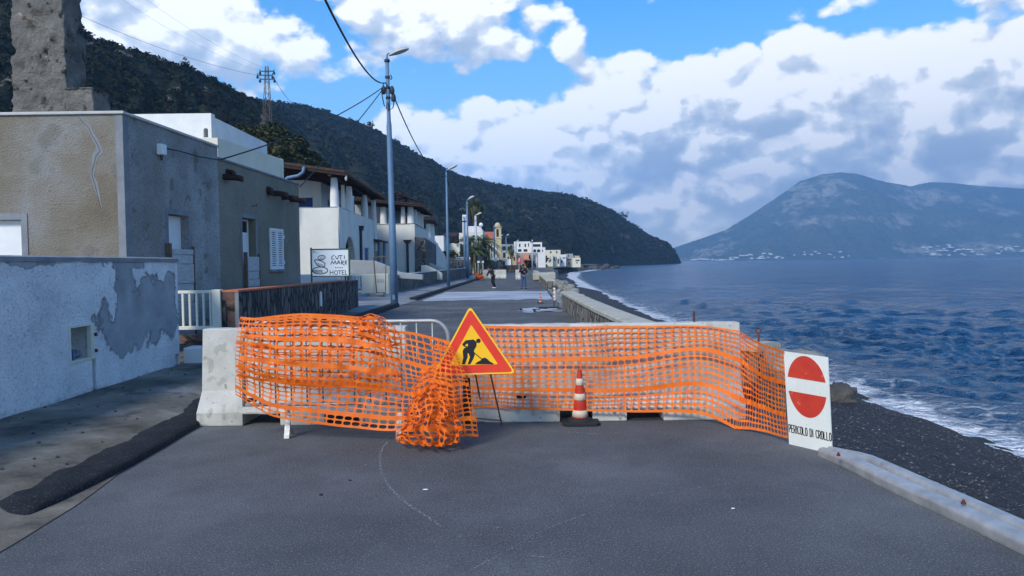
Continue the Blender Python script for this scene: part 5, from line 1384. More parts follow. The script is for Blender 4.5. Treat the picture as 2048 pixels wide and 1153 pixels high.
# ------------------------------------------------------------------ sea parapets
def parapet(root, pts, h, wd, z0=-0.05, cap_h=0.09):
    """pts: inner foot line; wd to the right"""
    k = len(pts); L, Rr = [], []
    for i, p in enumerate(pts):
        a, b = Vector(pts[max(i - 1, 0)]), Vector(pts[min(i + 1, k - 1)]); d = (b - a).normalized(); n_ = Vector((d.y, -d.x))
        if n_.x < 0: n_ = -n_
        L.append(Vector(p)); Rr.append(Vector(p) + n_ * wd)
    mb = MB(); cp2 = MB()
    for i in range(k - 1):
        q = [L[i], L[i + 1], Rr[i + 1], Rr[i]]
        mb.hexa([(p.x, p.y, z0 - (1.2 if j > 1 else 0)) for j, p in enumerate(q)] + [(p.x, p.y, h - cap_h) for p in q])
    vs = []
    for i in range(k):
        o = (Rr[i] - L[i]).normalized() * 0.035; a, b = L[i] - o, Rr[i] + o; c = (a + b) / 2
        for j, (p, z) in enumerate(((a, h - cap_h), (a, h - 0.025), (a + o, h), (c, h + 0.008), (b - o, h), (b, h - 0.025), (b, h - cap_h))):
            vs.append((p.x, p.y, z + (0.008 * noise.noise(Vector((i * 0.7, j, 3))))))
    fs = [(i * 7 + j, i * 7 + (j + 1) % 7, (i + 1) * 7 + (j + 1) % 7, (i + 1) * 7 + j) for i in range(k - 1) for j in range(7)]
    fs += [tuple(range(6, -1, -1)), tuple((k - 1) * 7 + j for j in range(7))]
    cp2.add(vs, fs)
    mb.build('stone_face', 'parapet_stone', root, weld=True); cp2.build('coping', 'cap_cement', root, smooth=False)
def dense(pts, st=0.5):
    out = []
    for a, b in zip(pts, pts[1:]):
        n = max(1, int(math.dist(a, b) / st)); out += [(a[0] + (b[0] - a[0]) * i / n, a[1] + (b[1] - a[1]) * i / n) for i in range(n)]
    return out + [pts[-1]]
pp = thing('sea_wall', 'low stone parapet with a wide cement coping curving from the closed road to the beach', 'wall', (1.9, 16, 0), 'stone parapets along the sea')
parapet(pp, dense([(lin(RIGHT, y), y) for y in (26.0, 23, 20, 17, 14.5, 12.6, 11.3, 10.4, 9.7, 9.15, 8.75)] and [(1.74, 26), (1.79, 20), (1.84, 16), (1.93, 13), (2.08, 11.3), (2.32, 10.1), (2.62, 9.3), (2.95, 8.85)], 0.6), 0.60, 0.42)
pp = thing('sea_wall', 'farther broken stone parapet beyond the gap of rubble, beside the standing man', 'wall', (2.3, 60, 0), 'stone parapets along the sea')
parapet(pp, dense([(2.12, 45.5), (2.35, 60), (2.6, 80), (2.9, 100)], 2.5), 0.55, 0.5)
eye = thing('eye_bolt', 'rusty iron eye bolt standing on the parapet end by the sea', 'eye bolt', (3.07, 9.1, 0.6))
e0 = P(1517, 684, 9.1); e1 = P(1517, 667, 9.1)
mb = MB(); mb.tube([e0 - Vector((0, 0, 0.06)), e1], 0.013, 7); rd = (e1 - P(1517, 660.5, 9.1)).length
ce = P(1517, 662, 9.1); mb.tube([ce + Vector((math.cos(a * math.pi / 8) * 0.034, 0, math.sin(a * math.pi / 8) * 0.034)) for a in range(17)], 0.009, 6); mb.build('ring', 'rusty_iron', eye, smooth=True)
def boulder(label, c, r, seed, m='rubble_stone', group=None, cat='rock', flat=0.5, rough=0.28, name='rock'):
    o = rock(c, r[0], r[1], r[2], seed, 22, 14, rough, flat).build(name, m, smooth=True)
    return tag(origin(o, c), label, cat, group)
q = P(1583, 716, 8.6); boulder('flat pitted boulder lying at the broken parapet end behind the no entry board', (q.x, q.y, q.z - 0.25), (0.30, 0.30, 0.24), 3, flat=0.7, rough=0.2)
def beach_z(x, y):
    a, b = lin(RIGHT, y) + 0.02, lin(SHORE, y) + 1.6
    u = max(0, min(1, (x - a) / (b - a))); return beach(u, y).z if False else -0.62 + (SEA - 0.22 + 0.62) * u ** 0.92 + 0.10 * noise.fractal(Vector((x * 0.7, y * 0.35, 3)), 0.8, 2, 5) * min(1, u * 8)
q = G(1690, 803, -1.0)
for _ in range(12): q = G(1690, 803, beach_z(q.x, q.y))
boulder('angular grey boulder on the dark pebbles just right of the no entry board', (q.x - 0.12, q.y + 0.2, q.z - 0.1), (0.42, 0.4, 0.36), 8, 'shore_rock', flat=0.6)
q = G(1545, 830, -0.7)
for i, (px, y, z, r) in enumerate([(1520, 8.4, -0.3, 0.35), (1550, 8.1, -0.5, 0.3), (1500, 8.9, -0.5, 0.4)]):
    xx = P(px, 700, y).x; boulder('broken dark stone fallen behind the right end of the orange net, %s' % ('upper', 'lower', 'rearmost')[i], (xx + 0.1, y, z), (r * 0.8, r, r), 20 + i, 'shore_rock')
# feather and small stones on the asphalt
mb = MB(); g0 = G(851, 981); mb.ellip((g0.x, g0.y, 0.006), 0.022, 0.008, 0.004, 10, 5); tag(origin(mb.build('litter_scrap', 'white_paint'), (g0.x, g0.y, 0)), 'scrap of white litter on the asphalt right of the curved scratch', 'litter')
mb = MB(); g0 = G(1466, 1019); mb.ellip((g0.x, g0.y, 0.006), 0.014, 0.006, 0.004, 10, 5); tag(origin(mb.build('litter_scrap', 'white_paint'), (g0.x, g0.y, 0)), 'tiny white litter scrap on the asphalt left of the guard rail', 'litter')
for i, (px, py, s_) in enumerate([(642, 991, 0.012), (700, 962, 0.009)]):
    g0 = G(px, py); boulder('tiny dark stone lying on the asphalt, %s' % ('beside the curved scratch and largest', 'nearest the orange heap', 'closest to the camera', 'just left of the scratch end')[i], (g0.x, g0.y, 0.0), (s_, s_, s_ * 0.7), i, 'black_rubber', 'loose stones on the asphalt', 'stone', name='loose_stone')
# ------------------------------------------------------------------ street lamps, cables, pylon
def lamp(base, top, Y, rad, head, label, mname='pole_paint', bz=0.1, hood=0.8):
    b = P(base[0], base[1], Y); b.z = bz; tp = P(top[0], top[1], Y)
    t = thing('street_lamp', label, 'street lamp', b, 'street lamps along the seafront')
    mb = MB(); L = len(rad); pts = []; rs = []
    for i, (f, r_) in enumerate(rad): pts.append(b.lerp(tp, f)); rs.append(r_)
    mb.tube(pts, rs, 14); mb.build('pole', mname, t, smooth=True)
    h0 = P(head[0][0], head[0][1], Y); h1 = P(head[1][0], head[1][1], Y)
    d = (h1 - h0); Lh = d.length
    ar = MB(); ar.tube([tp - Vector((0, 0, 0.1)), tp + Vector((0, 0, 0.12)), tp.lerp(h0, 0.5) + Vector((0, 0, 0.15)), h0 + d * 0.12], 0.035, 8); ar.build('arm', mname, t, smooth=True)
    # hood: long shallow shell; bowl below
    x = d.normalized(); y = Vector((0, 1, 0)); z = y.cross(x).normalized()
    if z.z < 0: z = -z
    z = z.normalized()
    def shell(sgn, h_, wd):
        m = MB()
        def fn(u, v):
            a = math.pi * v; s_ = u
            w_ = wd * (math.sin(math.pi * min(1, 0.06 + 0.94 * s_)) ** 0.45) * (0.55 + 0.45 * min(1, s_ * 2.2))
            hh = h_ * (math.sin(math.pi * (0.05 + 0.92 * s_)) ** 0.6) * (0.6 + 0.4 * s_)
            return h0 + x * (Lh * s_) + y * (w_ * math.cos(a)) + z * (sgn * hh * math.sin(a))
        m.grid(fn, 14, 8); return m
    hd = shell(1, 0.17 * hood, 0.17 * hood).build('lamp_head', 'lamp_grey', t, smooth=True)
    shell(-1, 0.07 * hood, 0.15 * hood).build('lamp_glass', 'lamp_glass', hd, smooth=True)
    return t, b, tp
L1, b1_, t1_ = lamp((789, 609), (774, 118), 29.0, [(0, 0.15), (0.345, 0.135), (0.35, 0.115), (0.73, 0.10), (0.75, 0.075), (1.0, 0.07)], ((778, 112), (818, 98)), 'tall blue grey street lamp nearest the camera carrying several cables', hood=1.1)
kit = MB()
def pt1(py, dx=0.0, dy=0.0): return b1_.lerp(t1_, (609 - py) / 491.0) + Vector((dx, dy, 0))
for (py, r_) in ((122, 0.10), (155, 0.09), (176, 0.085), (196, 0.085)):
    k0 = pt1(py); kit = MB(); kit.lathe([(r_, -0.05), (r_ + 0.01, -0.03), (r_ + 0.01, 0.03), (r_, 0.05)], k0, 12); kit.build('clamp', 'dark_metal', L1)
for (px, py) in ((767, 181), (784, 181), (787, 196)):
    k0 = P(px, py, 28.9); m = MB(); m.lathe([(0.03, -0.16), (0.09, -0.12), (0.10, 0), (0.07, 0.12), (0.02, 0.17)], k0, 10); m.build('insulator', 'dark_metal', L1)
for pts in ([(768, 172), (764, 190), (768, 210), (773, 219), (774, 205)], [(784, 190), (788, 204), (786, 216), (779, 221), (777, 206)], [(773, 168), (768, 166), (766, 172)], [(781, 150), (784, 156), (781, 160)]):
    m = MB(); m.tube([P(a, b, 28.85) for a, b in pts], 0.022, 6); m.build('wire_loop', 'cable_black', L1)
m = MB(); m.obox(pt1(606) + Vector((0, -0.16, 0.18)), (1, 0, 0), (0, 0, 1), (0, 1, 0), 0.05, 0.10, 0.006); m.build('hatch', 'pole_paint', L1)
R2 = [(0, 0.11), (0.4, 0.10), (0.42, 0.085), (1.0, 0.055)]
lamp((897, 571), (892.5, 345), 50.0, R2, ((895, 341), (915, 331)), 'second blue grey street lamp, in front of the lava stone wall past the hotel', hood=1.1)
lamp((936, 556.5), (934, 404), 75.0, [(0, 0.16), (0.4, 0.14), (0.42, 0.11), (1, 0.08)], ((936, 400), (949, 393)), 'third blue grey street lamp with its head before the tall palm crown', hood=1.3)
lamp((953, 547), (951, 432), 98.0, [(0, 0.22), (1, 0.14)], ((953, 431), (964, 426.5)), 'pale grey street lamp rising beside the small orange netting', 'pole_grey', hood=1.5)
lamp((1013.5, 536), (1012, 474), 190.0, [(0, 0.18), (1, 0.11)], ((1013, 472), (1018.5, 469.5)), 'distant street lamp right of the church tower', 'pole_paint', 0, hood=1.8)
lamp((1032.5, 534), (1032, 485), 230.0, [(0, 0.2), (1, 0.12)], ((1033, 483), (1038, 481)), 'distant street lamp in front of the white arcaded villa', 'pole_paint', 0, hood=1.8)
lamp((1002, 537), (1001, 474), 180.0, [(0, 0.16), (1, 0.10)], ((1001.5, 473), (1006, 470.5)), 'distant street lamp standing under the church bell tower', 'pole_paint', 0, hood=1.6)
def mast(px, y0, y1, Y, r0, label, m='pole_paint', name='utility_pole', arms=0):
    b, tp = P(px, y0, Y), P(px - 0.5, y1, Y)
    t = thing(name, label, 'pole', b); k = MB(); k.tube([b, tp], [r0, r0 * 0.7], 10); k.build('pole', m, t, smooth=True)
    c = MB(); c.box(tp.x - r0 * 2.4, tp.x + r0 * 2.4, Y - r0, Y - r0 * 0.2, tp.z - r0 * 3, tp.z - r0 * 2); c.build('crossarm', 'dark_metal', t)
    return tp
mast(929.5, 557, 436, 80, 0.16, 'blunt blue grey utility pole close behind the third street lamp')
mast(989, 541, 452, 118, 0.15, 'slim dark utility pole left of the church bell tower')
mast(1065, 541, 480, 125, 0.15, 'bare pale pole near the sea beyond the standing man', 'pole_grey')
mast(1073.5, 536, 512, 160, 0.09, 'thin white post by the grey and salmon house', 'white_paint', 'white_post')

def cable(label, a, b, sag, r, wob=0, name='overhead_cable', group='overhead cables'):
    pts = [a.lerp(b, i / 24) - Vector((0, 0, sag * 4 * (i / 24) * (1 - i / 24))) for i in range(25)]
    mb = MB(); mb.tube(pts, r, 6)
    o = mb.build(name, 'cable_black', smooth=True)
    return tag(origin(o, a), label, 'cable', group)
cable('thick twisted cable rising from the near lamp over the camera to the left', P(771, 166, 29), P(590, -130, 9.5), 0.55, 0.023)
cable('service cable from the near lamp to the corner between the two grey houses', P(767, 174, 29), P(443, 319, 16.1) , 0.25, 0.017)
cable('service cable from the near lamp to the far end of the shuttered grey house', P(768, 176, 29), P(600, 374, 21.6), 0.10, 0.017)
cable('cable sagging between the first and second street lamps', P(784, 184, 29), P(892, 352, 50), 0.9, 0.026)
cable('cable sagging between the second and third street lamps', P(893, 356, 50), P(934, 409, 75), 0.9, 0.03)
cable('cable between the third street lamp and the pale grey lamp', P(935, 410, 75), P(951, 440, 98), 0.9, 0.03)
mb = MB(); mb.tube([P(330, 297, 13.7) , P(356, 302, 14.05), P(400, 314, 15.0), P(436, 320, 15.9), P(443, 318, 16.1)], 0.012, 6)
tag(mb.build('wall_cable', 'cable_black', smooth=True), 'slack black cable clipped along the top of the first grey house wall', 'cable')
PYc = 100.0
py_ = thing('pylon', 'slender lattice power pylon standing on the wooded spur behind the houses', 'pylon', P(535, 262, PYc))
leg = MB(); 
def pyp(u, v, py, dy=0):      # u -1..1 across, py pixel row
    f = (py - 133) / 125.0; hw = 0.16 + 0.36 * f
    c = P(533.5 + 1.5 * f, py, PYc); return c + Vector((u * hw, v * hw, 0))
for u in (-1, 1):
    for v in (-1, 1):
        leg = MB(); leg.tube([pyp(u, v, 258), pyp(u, v, 133)], 0.045, 5); leg.build('leg', 'old_post_wood', py_)
br = MB(); n_ = 11
for i in range(n_):
    y0, y1 = 258 - 120 * i / n_, 258 - 120 * (i + 1) / n_
    for v in (-1, 1):
        s_ = 1 if i % 2 else -1
        br.tube([pyp(-s_, v, y0), pyp(s_, v, y1)], 0.022, 4); br.tube([pyp(v, -s_, y0), pyp(v, s_, y1)], 0.022, 4)
br.build('lattice', 'old_post_wood', py_)
for (py, x0, x1) in ((143, 520, 548), (151, 515, 545), (159, 520, 549)):
    ca = MB(); ca.tube([P(x0, py, PYc), P(x1, py, PYc)], 0.07, 5); cao = ca.build('crossarm', 'dark_metal', py_)
    for px in (x0, x1):
        i_ = MB(); i_.lathe([(0.05, -0.45), (0.16, -0.4), (0.16, -0.15), (0.05, -0.05), (0.05, 0.25)], P(px, py, PYc), 8); i_.build('insulator', 'dark_metal', cao)
for k, (px, py, ex, ey) in enumerate(((515, 151, -60, -75), (520, 143, 90, -110), (548, 143, 150, -110))):
    cable('power line running from the pylon up to the top left corner, %s' % ('lowest strand', 'middle strand', 'upper strand')[k], P(px, py, PYc), P(ex, ey, 60), 1.2, 0.016 if k == 0 else 0.008, group='power lines')
for k, (px, py) in enumerate(((545, 151), (549, 159))):
    cable('power line dropping from the pylon behind the far ridge, %s' % ('upper strand', 'lower strand')[k], P(px, py, PYc), P(592 + k * 6, 208 + k * 4, 190), 1.0, 0.03, group='power lines')

# ------------------------------------------------------------------ the hotel
CX, CY = -9.8, 42.0
hd_ = Vector((-0.037, 1, 0)).normalized()
def hp(y, off=0.0, z=0.0):     # a point on the front plane of the hotel
    return Vector((CX - 0.037 * (y - CY) + off, y, z))
ZP = P(678, 412, 42).z
ht = thing('hotel', 'white two storey hotel with round terrace pillars, dark wooden verandas and a blue shuttered door', 'hotel', (-11, 55, 0))
mb = MB()
mb.panel((-17, 42, -0.05), (1, 0, 0), 17 + CX, ZP, 0.4)
YA0, YA1 = PXp(690, 520, CX).y, 0
def yh(px): # depth on the hotel front for a pixel column
    k = (px - 1024) / F; return (CX + 0.037 * CY) / (k + 0.037)
Y1 = yh(749)
a0, a1 = yh(690), yh(713); d0, d1 = yh(731), yh(740)
zt = lambda px, py: P(px, py, yh(px)).z
mb.panel(hp(42, 0, -0.05), hd_, (Y1 - 42) * 1.0007, ZP, 0.4, [((a0 - 42) * 1.0007, (a1 - 42) * 1.0007, 0.3, zt(702, 474) + 0.05, 'arch'), ((d0 - 42) * 1.0007, (d1 - 42) * 1.0007, 0.5, zt(735, 497) + 0.05)])
mb.panel(hp(Y1, -0.001, -0.05), (-1, 0, 0), 6, ZP, 0.3)
mb.build('wall', 'warm_plaster', ht, bevel=0.09, weld=True)
mb = MB(); mb.box(-17, CX - 0.7, 42.5, Y1 - 0.4, 3.9, 4.05); mb.build('terrace_floor', 'pale_cement', ht)
mb = MB(); mb.box(CX - 3.6, CX - 3.4, 42.4, Y1 - .3, 0, 3.9); mb.box(CX - 3.4, CX - 1.0, 50.4, 50.6, 0, 3.9); mb.build('inner_wall', 'grey_plaster', ht)
# blue door with louvres
mb = MB(); q0, q1 = hp(d0, -0.12), hp(d1, -0.12)
mb.hexa([(q0.x, q0.y, 0.5), (q1.x, q1.y, 0.5), (q1.x - 0.05, q1.y, 0.5), (q0.x - 0.05, q0.y, 0.5), (q0.x, q0.y, zt(735, 497)), (q1.x, q1.y, zt(735, 497)), (q1.x - 0.05, q1.y, zt(735, 497)), (q0.x - 0.05, q0.y, zt(735, 497))])
for k in range(14):
    z = 0.7 + k * 0.16; mb.hexa([(q0.x + 0.03, q0.y + 0.15, z), (q1.x + 0.03, q1.y - 0.15, z), (q1.x, q1.y - 0.15, z + 0.06), (q0.x, q0.y + 0.15, z + 0.06), (q0.x + 0.03, q0.y + 0.15, z + 0.02), (q1.x + 0.03, q1.y - 0.15, z + 0.02), (q1.x, q1.y - 0.15, z + 0.09), (q0.x, q0.y + 0.15, z + 0.09)])
mb.build('door', 'blue_paint', ht)
# downpipe with a square hopper
def pipe(parent, y, z1, off=0.09, r=0.09, m='dark_metal'):
    a = hp(y, off); mb = MB(); mb.tube([(a.x, a.y, 0.1), (a.x, a.y, z1)], r, 8); o = mb.build('downpipe', m, parent)
    h = MB(); h.prism([(a.x - 0.12, a.y - .12, z1), (a.x + .12, a.y - .12, z1), (a.x + .2, a.y - .22, z1 + .32), (a.x - .12, a.y - .22, z1 + .32)], (0, 0.4, 0)); h.build('hopper', m, o)
pipe(ht, yh(721), zt(721, 462))
def pillar(parent, x, y, z0, z1, r0=0.33, r1=0.25, m='white_plaster'):
    mb = MB(); mb.lathe([(r0, z0 - 0.3), (r0, z0), (r0 * 0.97, z0 + 0.4 * (z1 - z0)), (r1, z1 - 0.05), (r1 * 0.92, z1)], (x, y, 0), 20); mb.build('pillar', m, parent, smooth=False)
ZT_ = P(668, 357, 42.6).z
for px, o in ((669, 0), (710.5, 1), (740, 1), (775, 1)):
    if not o: pillar(ht, P(669, 400, 42.4).x, 42.4, ZP - 0.05, ZT_, 0.25, 0.18)
    else:
        y = yh(px) if px < 749 else 57.5
        a = hp(y, -0.28); pillar(ht, a.x, y, ZP - (0.05 if px < 749 else 2), ZT_, 0.25, 0.18)
a = hp(yh(705.5) , -0.5); pillar(ht, a.x, a.y, ZP - 0.3, ZT_, 0.14, 0.11)
# upper back walls with blue doors
mb = MB(); mb.panel((-17, 48.5, 4.0), (1, 0, 0), 4.6, 3.2, 0.2, [(17 - 15.9, 17 - 15.0, 0, 2.1), (17 - 13.9, 17 - 12.95, 0, 2.05)]); mb.panel((-12.4, 48.7, 4.0), (0, 1, 0), 10, 3.2, 0.2, [(1.5, 2.5, 0, 2.1), (5, 6, 0, 2.1)]); mb.build('upper_wall', 'white_plaster', ht)
for (x0, x1) in ((-15.9, -15.0), (-13.9, -12.95)):
    mb = MB(); mb.box(x0, x1, 48.56, 48.62, 4.05, 6.05); mb.build('door', 'blue_paint', ht)
mb = MB(); mb.box(-12.56, -12.5, 50.2, 51.2, 4.05, 6.05); mb.build('door', 'blue_paint', ht)
mb = MB(); mb.box(-12.56, -12.5, 53.7, 54.7, 4.05, 6.05); mb.build('door', 'blue_paint', ht)
mb = MB(); mb.box(-14.65, -14.3, 48.42, 48.5, 5.5, 6.1); mb.build('wall_lamp', 'dark_metal', ht)
# veranda roofs: boards, beams under them, a fascia, curved tiles above
def veranda(parent, y0, y1, xin, ze, zb, over=0.55, px=None, tiles=True):
    mb = MB(); e0, e1 = hp(y0, over), hp(y1, over)
    mb.hexa([(e0.x, y0, ze), (e1.x, y1, ze), (xin, y1, zb), (xin, y0, zb), (e0.x, y0, ze + 0.07), (e1.x, y1, ze + 0.07), (xin, y1, zb + 0.07), (xin, y0, zb + 0.07)])
    rf = mb.build('veranda_roof', 'brown_wood', parent)
    b = MB(); b.beam((e0.x - 0.85, y0 + 0.1, ze - 0.02), (e1.x - 0.85, y1 - 0.1, ze - 0.02), 0.2, 0.22); b.build('wall_plate', 'dark_wood', rf)
    n = int((y1 - y0) / 0.75); b = MB()
    for i in range(n + 1):
        y = y0 + 0.1 + (y1 - y0 - 0.2) * i / n; e = hp(y, over + 0.12)
        b.beam((e.x, y, ze - 0.07 - 0.03), (xin, y, zb - 0.09), 0.11, 0.13)
    b.build('rafters', 'dark_wood', rf)
    if tiles:
        t_ = MB(); n = int((y1 - y0) / 0.26)
        for i in range(n):
            y = y0 + 0.13 + (y1 - y0 - 0.26) * i / max(1, n - 1); e = hp(y, over + 0.02)
            r_ = 0.085; K = 5; A0, A1 = Vector((e.x, y, ze + 0.075)), Vector((xin, y, zb + 0.075))
            vs = []
            for A_ in (A0, A1):
                for k in range(K + 1):
                    an = math.pi * k / K; vs.append(A_ + Vector((0, math.cos(an) * r_, math.sin(an) * r_)))
            t_.add(vs, [(k, k + 1, K + 2 + k, K + 1 + k) for k in range(K)] + [tuple(range(K, -1, -1))])
        t_.build('roof_tiles', 'brown_wood', rf)
ze = P(697, 347, 41.4).z
veranda(ht, 41.2, 57.6, -15.6, ze, ze + 0.95)
mb = MB(); mb.hexa([(-18.2, 41.35, ze + 0.75), (-13.2, 41.35, ze + 0.12), (-13.2, 46, ze + 0.75), (-18.2, 46, ze + 1.4), (-18.2, 41.35, ze + 1.25), (-13.2, 41.35, ze + 0.2), (-13.2, 46, ze + 0.82), (-18.2, 46, ze + 1.8)])
mb.build('metal_flashing', 'pole_paint', ht)
mb = MB(); g0 = [P(608, 334, 41.1), P(606, 345, 41.1), P(596, 352, 41.1), P(575, 356, 41.1), P(568, 362, 41.1), P(566, 420, 41.1)]; mb.tube(g0, 0.09, 8); mb.build('downpipe', 'pole_paint', ht, smooth=True)
mb = MB(); mb.tube([P(693, 352, 41.0), P(693, 362, 41.0)], 0.03, 6); mb.ellip(P(692, 358, 41.0), 0.07, 0.07, 0.12, 8, 6); mb.build('hanging_lamp', 'lamp_grey', ht)
# recessed middle: balcony, railing and lower awning
yb0, yb1 = Y1, 60.6
mb = MB(); x0 = hp(57).x - 1.0
mb.box(x0 - 5, x0, yb0, yb1, 3.9, 4.1); mb.build('balcony_slab', 'warm_plaster', ht)
zb_ = ZP - 0.05
mb = MB(); mb.box(x0 - 0.03, x0 + 0.03, yb0, yb1, zb_ - 0.05, zb_)
for i in range(22):
    y = yb0 + (yb1 - yb0) * (i + 0.5) / 22; mb.box(x0 - 0.015, x0 + 0.015, y - 0.015, y + 0.015, 4.1, zb_ - 0.05)
mb.build('railing', 'white_paint', ht)
mb = MB(); mb.box(x0 - 0.12, x0 - 0.06, yb0, yb1, 4.0, zb_ - 0.3); mb.build('balcony_panel', 'grey_plaster', ht)
mb = MB(); mb.hexa([(x0 - 0.1, yb0, 3.75), (x0 + 1.3, yb0, 3.35), (x0 + 1.3, yb1 - .1, 3.35), (x0 - 0.1, yb1 - .1, 3.75), (x0 - 0.1, yb0, 3.85), (x0 + 1.3, yb0, 3.47), (x0 + 1.3, yb1 - .1, 3.47), (x0 - 0.1, yb1 - .1, 3.85)])
mb.build('awning', 'dark_wood', ht)
for y in (57.0, 59.4): 
    mb = MB(); mb.tube([(x0 + 1.15, y, 0), (x0 + 1.15, y, 3.4)], 0.11, 10); mb.build('awning_post', 'pole_paint', ht)
pillar(ht, x0 + 0.2, 58.0, 0.3, 3.4, 0.3, 0.28)
mb = MB(); mb.box(x0 - 4.5, x0 - 4.3, yb0, yb1, 0, 7.2); mb.build('inner_wall', 'grey_plaster', ht)

# second block
c2 = P(829, 447, 61); Z2 = c2.z
h2_ = thing('hotel_annex', 'second white hotel block with pillared veranda and a lava stone panel on its seaward side', 'hotel', (c2.x - 1, 64, 0))
e2 = P(857, 461, 74.6); u2 = Vector((e2.x - c2.x, e2.y - c2.y, 0)); L2 = u2.length; u2.normalize()
mb = MB(); mb.panel((-14, 61, -0.05), (1, 0, 0), 14 + c2.x, Z2 + 0.05, 0.4); mb.panel((c2.x, c2.y, -0.05), u2, L2, Z2 + 0.05, 0.4)
mb.panel((c2.x + u2.x * L2, c2.y + u2.y * L2, -0.05), (-1, 0, 0), 5, Z2, 0.4)
mb.box(-14, c2.x - 0.5, 61.4, 74, 3.9, 4.05)
mb.build('wall', 'warm_plaster', h2_, bevel=0.09, weld=True)
def on2(t_, off, z): return Vector((c2.x + u2.x * t_ + u2.y * off, c2.y + u2.y * t_ - u2.x * off, z))
mb = MB(); zs = P(845, 478, 66).z
mb.hexa([on2(-0.2, 0.003, 0), on2(11.5, 0.003, 0), on2(11.5, 0.9, 0), on2(-0.2, 0.9, 0), on2(-0.2, 0.003, zs), on2(11.5, 0.003, zs - 0.1), on2(11.5, 0.9, zs - 0.4), on2(-0.2, 0.9, zs - 0.1)])
mb.build('stone_panel', 'lava_stone_light', h2_, bevel=0.05)
mb = MB(); xq = c2.x - 0.6; mb.tube([(xq, 60.88, 0.2), (xq, 60.88, 3.3)], 0.1, 8); mb.prism([(xq - 0.12, 60.75, 3.3), (xq + .12, 60.75, 3.3), (xq + .36, 60.75, 3.62), (xq - .36, 60.75, 3.62)], (0, 0.25, 0)); mb.build('downpipe', 'dark_metal', h2_)
for t_ in (0.35, 3.4, 6.3, 9.2): a = on2(t_, -0.35, 0); pillar(h2_, a.x, a.y, Z2 - 0.05, P(820, 411, 61).z - 0.1, 0.28, 0.23)
a = on2(0.4, -2.6, 0); pillar(h2_, a.x, a.y, Z2 - 0.3, P(820, 411, 61).z - 0.1, 0.28, 0.23)
pillar(h2_, P(806, 430, 61.4).x, 61.4, Z2 - 0.3, P(820, 411, 61).z - 0.1, 0.2, 0.16)
ze2 = P(830, 411, 60.4).z
def ver2(y0, y1, ze_, zin, xi, ov=0.6):
    mb = MB(); a, b = on2(y0, ov, ze_), on2(y1, ov, ze_)
    mb.hexa([a, b, Vector((xi, b.y, zin)), Vector((xi, a.y, zin)), a + Vector((0, 0, 0.08)), b + Vector((0, 0, 0.08)), Vector((xi, b.y, zin + 0.08)), Vector((xi, a.y, zin + 0.08))])
    rf = mb.build('veranda_roof', 'brown_wood', h2_); r_ = MB()
    n = int((y1 - y0) / 0.8)
    for i in range(n + 1):
        q = on2(y0 + 0.1 + (y1 - y0 - 0.2) * i / n, ov + 0.2, ze_ - 0.1); r_.beam(q, (xi, q.y, zin - 0.1), 0.12, 0.14)
    r_.build('rafters', 'dark_wood', rf)
ver2(-1.0, 10.5, ze2, ze2 + 0.75, -14)
mb = MB(); mb.panel((-14, 66.5, 4.0), (1, 0, 0), 3.6, 3.2, 0.2); mb.panel((-10.6, 66.7, 4.0), (0, 1, 0), 7.5, 3.2, 0.2); mb.build('upper_wall', 'grey_plaster', h2_)
# roof terrace timber above
mb = MB()
for (px0, py0, px1, py1) in ((790, 383, 790, 402), (812, 392, 812, 404), (790, 385, 812, 392), (795, 389, 840, 404), (793, 396, 828, 398), (800, 388, 800, 400)):
    mb.tube([P(px0, py0, 62), P(px1, py1, 63)], 0.09, 5)
mb.build('roof_frame', 'dark_wood', h2_)

# third block with outside stair
h3_ = thing('hotel_stair_house', 'last white hotel block with a sloping stair wall and small dark veranda roof', 'hotel', (-8.4, 80, 0))
x30, x31 = P(858, 480, 76).x, P(866, 480, 84).x
mb = MB(); Z3 = P(862, 475, 78).z
mb.panel((-13, 75.2, 0), (1, 0, 0), 13 + x30, Z3, 0.4); v3 = Vector((x31 - x30, 8.8, 0)); mb.panel((x30, 75.2, 0), v3, v3.length, Z3, 0.4, [(3.2, 4.6, 0.3, 2.8, 'arch')])
st0 = Vector((x31, 84, 0)); mb.prism([(x31 - 0.2, 84.1, 0), (P(898, 520, 84.1).x, 84.1, 0), (P(890, 512, 84.1).x, 84.1, P(890, 512, 84.1).z), (P(868, 476, 84.1).x, 84.1, Z3), (x31 - 0.2, 84.1, Z3)], (0, 0.4, 0))
mb.box(-13, x31 - .4, 84.1, 84.3, 0, Z3)
mb.build('wall', 'white_plaster', h3_, bevel=0.06, weld=True)
for px, Y in ((857, 77.0), (863.5, 80.5)): pillar(h3_, P(px, 460, Y).x, Y, Z3 - 0.1, P(px, 448, Y).z, 0.32, 0.25)
mb = MB(); a, b = P(852, 437, 75), P(871, 446, 80); mb.hexa([(a.x - 3, 75, a.z + .2), (a.x + 0.9, 75, a.z - 0.25), (b.x, 83, a.z - 0.45), (b.x - 4, 83, a.z + .2), (a.x - 3, 75, a.z + .32), (a.x + .9, 75, a.z - .13), (b.x, 83, a.z - .33), (b.x - 4, 83, a.z + .32)]); mb.build('veranda_roof', 'dark_wood', h3_)
mb = MB(); q = Vector((x30 + 0.12, 77.4, 0)); mb.tube([(q.x + 0.1, q.y, 0.3), (q.x + 0.1, q.y, 3.2)], 0.1, 8); mb.build('downpipe', 'pole_paint', h3_)
mb = MB(); mb.box(x30 + 0.16, x30 + 0.2, 78.6, 79.6, 0.2, 2.3); mb.build('door', 'blue_paint', h3_)

